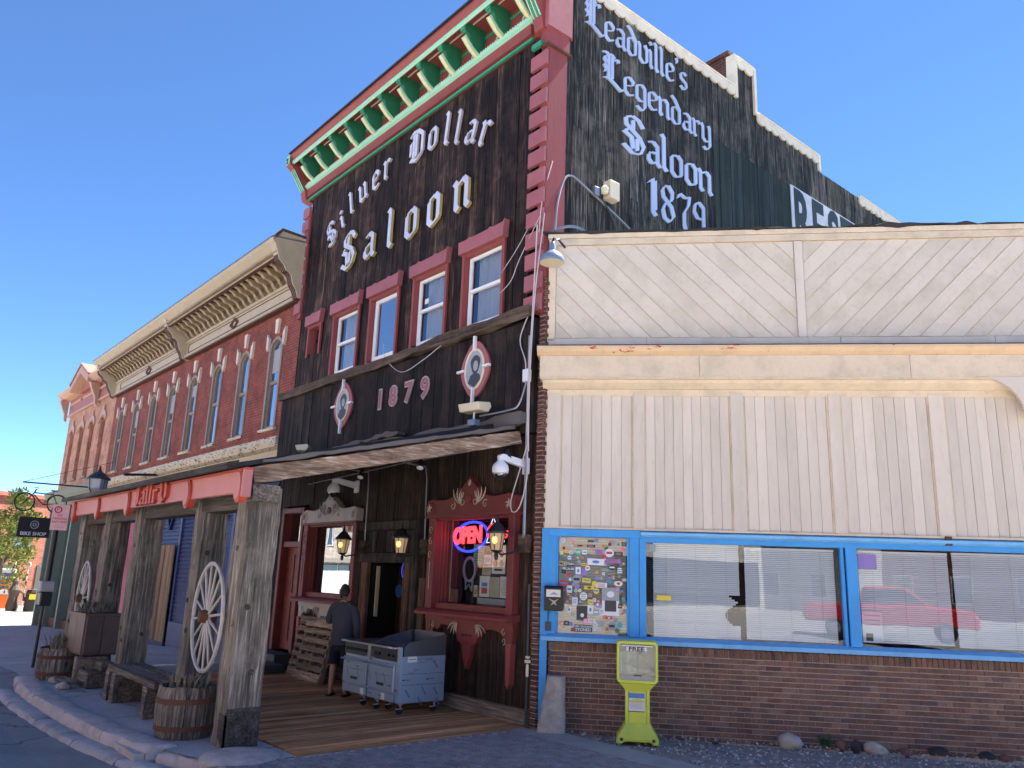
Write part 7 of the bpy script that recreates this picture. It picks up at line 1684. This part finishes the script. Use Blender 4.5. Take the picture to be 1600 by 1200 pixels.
stt = thing('wooden_statue', 'brown carved wooden figure next to the dark bin', 'statue', (-46.2, 1.15, -.95)); MB().lathe([(.3, 0), (.34, .3), (.25, .8), (.3, 1.2), (.16, 1.5), (.18, 1.7), (.1, 1.85)], (0, 0, 0), 10).build('figure', 'bark', stt); MB().tube([(.1, .2, 1.2), (.3, .45, 1.0), (.3, .5, .6)], .07, 6).build('arm', 'bark', stt)
for k in range(3):
    o = tag(MB().tube([(0, 0, 0), (0, 0, 2.5)], .05, 6).lathe([(.12, 2.5), (.16, 2.65), (.1, 2.8)], (0, 0, 0), 8).build('bollard_post', 'deco_white'), ['pale post with round top left of the carved figure', 'pale post with round top behind the carved figure', 'pale post with round top behind the dark bin'][k], 'post'); o.location = (-48, 1.2+.75*k, -.95)
def car(label, loc, rz, mat, body, cabin, L=4.5, W=1.8, cat='car', pickup=False):
    t = thing('parked_'+cat.replace(' ', '_'), label, cat, loc, rz)
    f = lambda u, v, w_: Vector((u, w_, v))
    MB().prism(body, -W/2, W/2, f).build('body', mat, t, bevel=.06)
    MB().prism(cabin, -W/2+.12, W/2-.12, f).build('cabin', mat, t, bevel=.06)
    cx = sum(p[0] for p in cabin)/len(cabin); cz = sum(p[1] for p in cabin)/len(cabin)
    gl = [(cx+(a-cx)*.88, cz+(b-cz)*.70) for a, b in cabin]; MB().prism(gl, -W/2+.108, W/2-.108, f).build('side_window', 'car_glass', t)
    lo = [p for p in cabin]; 
    zmax = max(p[1] for p in cabin); zmin = min(p[1] for p in cabin)
    fr_top = max([p for p in cabin if p[1] > zmax-.15], key=lambda p: p[0]); fr_bot = max([p for p in cabin if p[1] < zmin+.15], key=lambda p: p[0])
    q = .02; MB().add([(fr_bot[0]-.05+q, -W/2+.2, fr_bot[1]+.06), (fr_bot[0]-.05+q, W/2-.2, fr_bot[1]+.06), (fr_top[0]+.05+q, W/2-.28, fr_top[1]-.1), (fr_top[0]+.05+q, -W/2+.28, fr_top[1]-.1)], [(0, 1, 2, 3)]).build('windscreen', 'car_glass', t)
    for x in (-L*.31, L*.31):
        for s in (-1, 1):
            w = MB().lathe([(.30, -.11), (.35, -.09), (.35, .09), (.30, .11)], (x, s*(W/2-.10), .35), 20, Matrix.Rotation(pi/2, 3, 'X')).build('wheel', 'tyre', t); MB().lathe([(.2, -.125), (.2, .125)], (x, s*(W/2-.10), .35), 14, Matrix.Rotation(pi/2, 3, 'X')).build('rim', 'rim', w)
    for s in (-1, 1):
        MB().obox((L/2-.04, s*(W/2-.25), .75), (.1, .32, .16)).build('headlight', 'camera_white', t); MB().obox((-L/2+.03, s*(W/2-.2), .8), (.1, .22, .2)).build('taillight', 'taillight', t)
    return t
sed = [(-2.25, .35), (-2.25, .85), (-1.6, .95), (1.0, .95), (2.0, .8), (2.25, .6), (2.25, .35)]; sedc = [(-1.7, .93), (-1.1, 1.42), (.2, 1.45), (1.0, .93)]
car('white car with red tail light at the left edge of the frame', (-57, -.9, -.95), radians(75), 'car_white', sed, sedc)
car('pale blue car parked behind the orange kiosk', (-58, 3.6, -.95), radians(80), 'car_blue', sed, sedc)
# ================================================================ ACROSS THE STREET (seen in the window reflections)
pk = [(-2.8, .55), (-2.8, 1.15), (-.9, 1.2), (1.2, 1.2), (2.6, 1.1), (2.8, .9), (2.8, .5)]; pkc = [(-.95, 1.18), (-.8, 1.82), (.6, 1.85), (1.35, 1.18)]
car('red pickup truck parked across the road, mirrored in the shop windows', (21.2, -7.3, .27), math.atan2(5.1, 3.0), 'truck_red', pk, pkc, 5.7, 1.95, 'pickup truck')
vn = [(-2.9, .4), (-2.9, 2.2), (-2.6, 2.4), (.8, 2.4), (1.5, 1.9), (2.0, 1.25), (2.8, 1.05), (2.9, .5), (2.9, .4)]; vnc = [(.6, 1.3), (.75, 2.2), (1.2, 2.15), (1.75, 1.3)]
car('white van parked across the road, mirrored in the left display window', (-30.5, -13.2, .27-.7), radians(20), 'car_white', vn, vnc, 5.8, 2.0, 'van')
car('dark car standing in front of the white van across the road', (-21.5, -11.0, .27-.4), radians(28), 'car_dark', sed, sedc)
op = [(-90, -60, 9, 'opposite_brick'), (-60, -42, 8, 'stone_wall'), (-42, -25, 10, 'opposite_brick'), (-25, -8, 7.5, 'stone_wall'), (-8, 8, 9, 'peach_brick'), (8, 38, 7, 'stone_wall')]
names = ['red brick block at the far left of the opposite side of the street', 'grey stone building opposite with a canopy', 'tall red brick block opposite the red brick building', 'low grey stone block opposite the saloon', 'peach block opposite the cream shop', 'grey block opposite at the corner']
for (a, b, h, mt), nm_ in zip(op, names):
    t = thing('opposite_building', nm_, 'building'); zz = zf((a+b)/2)+.2
    MB().box(a+.1, b-.1, -38, -26, zz-1.5, zz+h).build('wall', mt, t); MB().box(a, b, -38, -25.6, zz+h, zz+h+.4).build('cornice', 'cornice_cream', t)
    x = a+1.5
    while x < b-1.5: f = MB().box(x-.5, x+.5, -26, -25.93, zz+4.8, zz+6.7).build('window', 'white_paint', t); MB().box(x-.4, x+.4, -25.93, -25.92, zz+4.9, zz+6.6).build('pane', 'car_glass', f); x += 2.6
    MB().box(a+.6, b-.6, -26, -25.93, zz+.5, zz+3.2).build('shop_pane', 'car_glass', t)
t = thing('street_canopy', 'flat canopy on thin posts in front of the grey stone building opposite', 'canopy'); MB().box(-58, -44, -26, -23, 2.6, 2.9).build('canopy_roof', 'wheel_white', t)
for x in (-57, -53, -49, -45): MB().box(x-.06, x+.06, -23.2, -23.08, -.8, 2.6).build('canopy_post', 'wheel_white', t)
for i, (x, y, h, mt) in enumerate(((44, -30, 7.5, 'stone_wall'), (48, -18, 6.5, 'far_brick'), (50, -4, 7, 'stone_wall'))):
    t = thing('opposite_building', ['grey building beyond the side street to the right', 'brick building beyond the side street, mirrored in the shop window', 'stone building at the far right beyond the side street'][i], 'building')
    MB().box(x, x+10, y-6.5, y+6.5, -1, h).build('wall', mt, t)
    for yy in (y-4, y, y+4): f = MB().box(x-.05, x, yy-.7, yy+.7, 1.2, 3.0).build('window', 'white_paint', t); MB().box(x-.06, x-.05, yy-.6, yy+.6, 1.3, 2.9).build('pane', 'car_glass', f)
SC.render.film_transparent = False
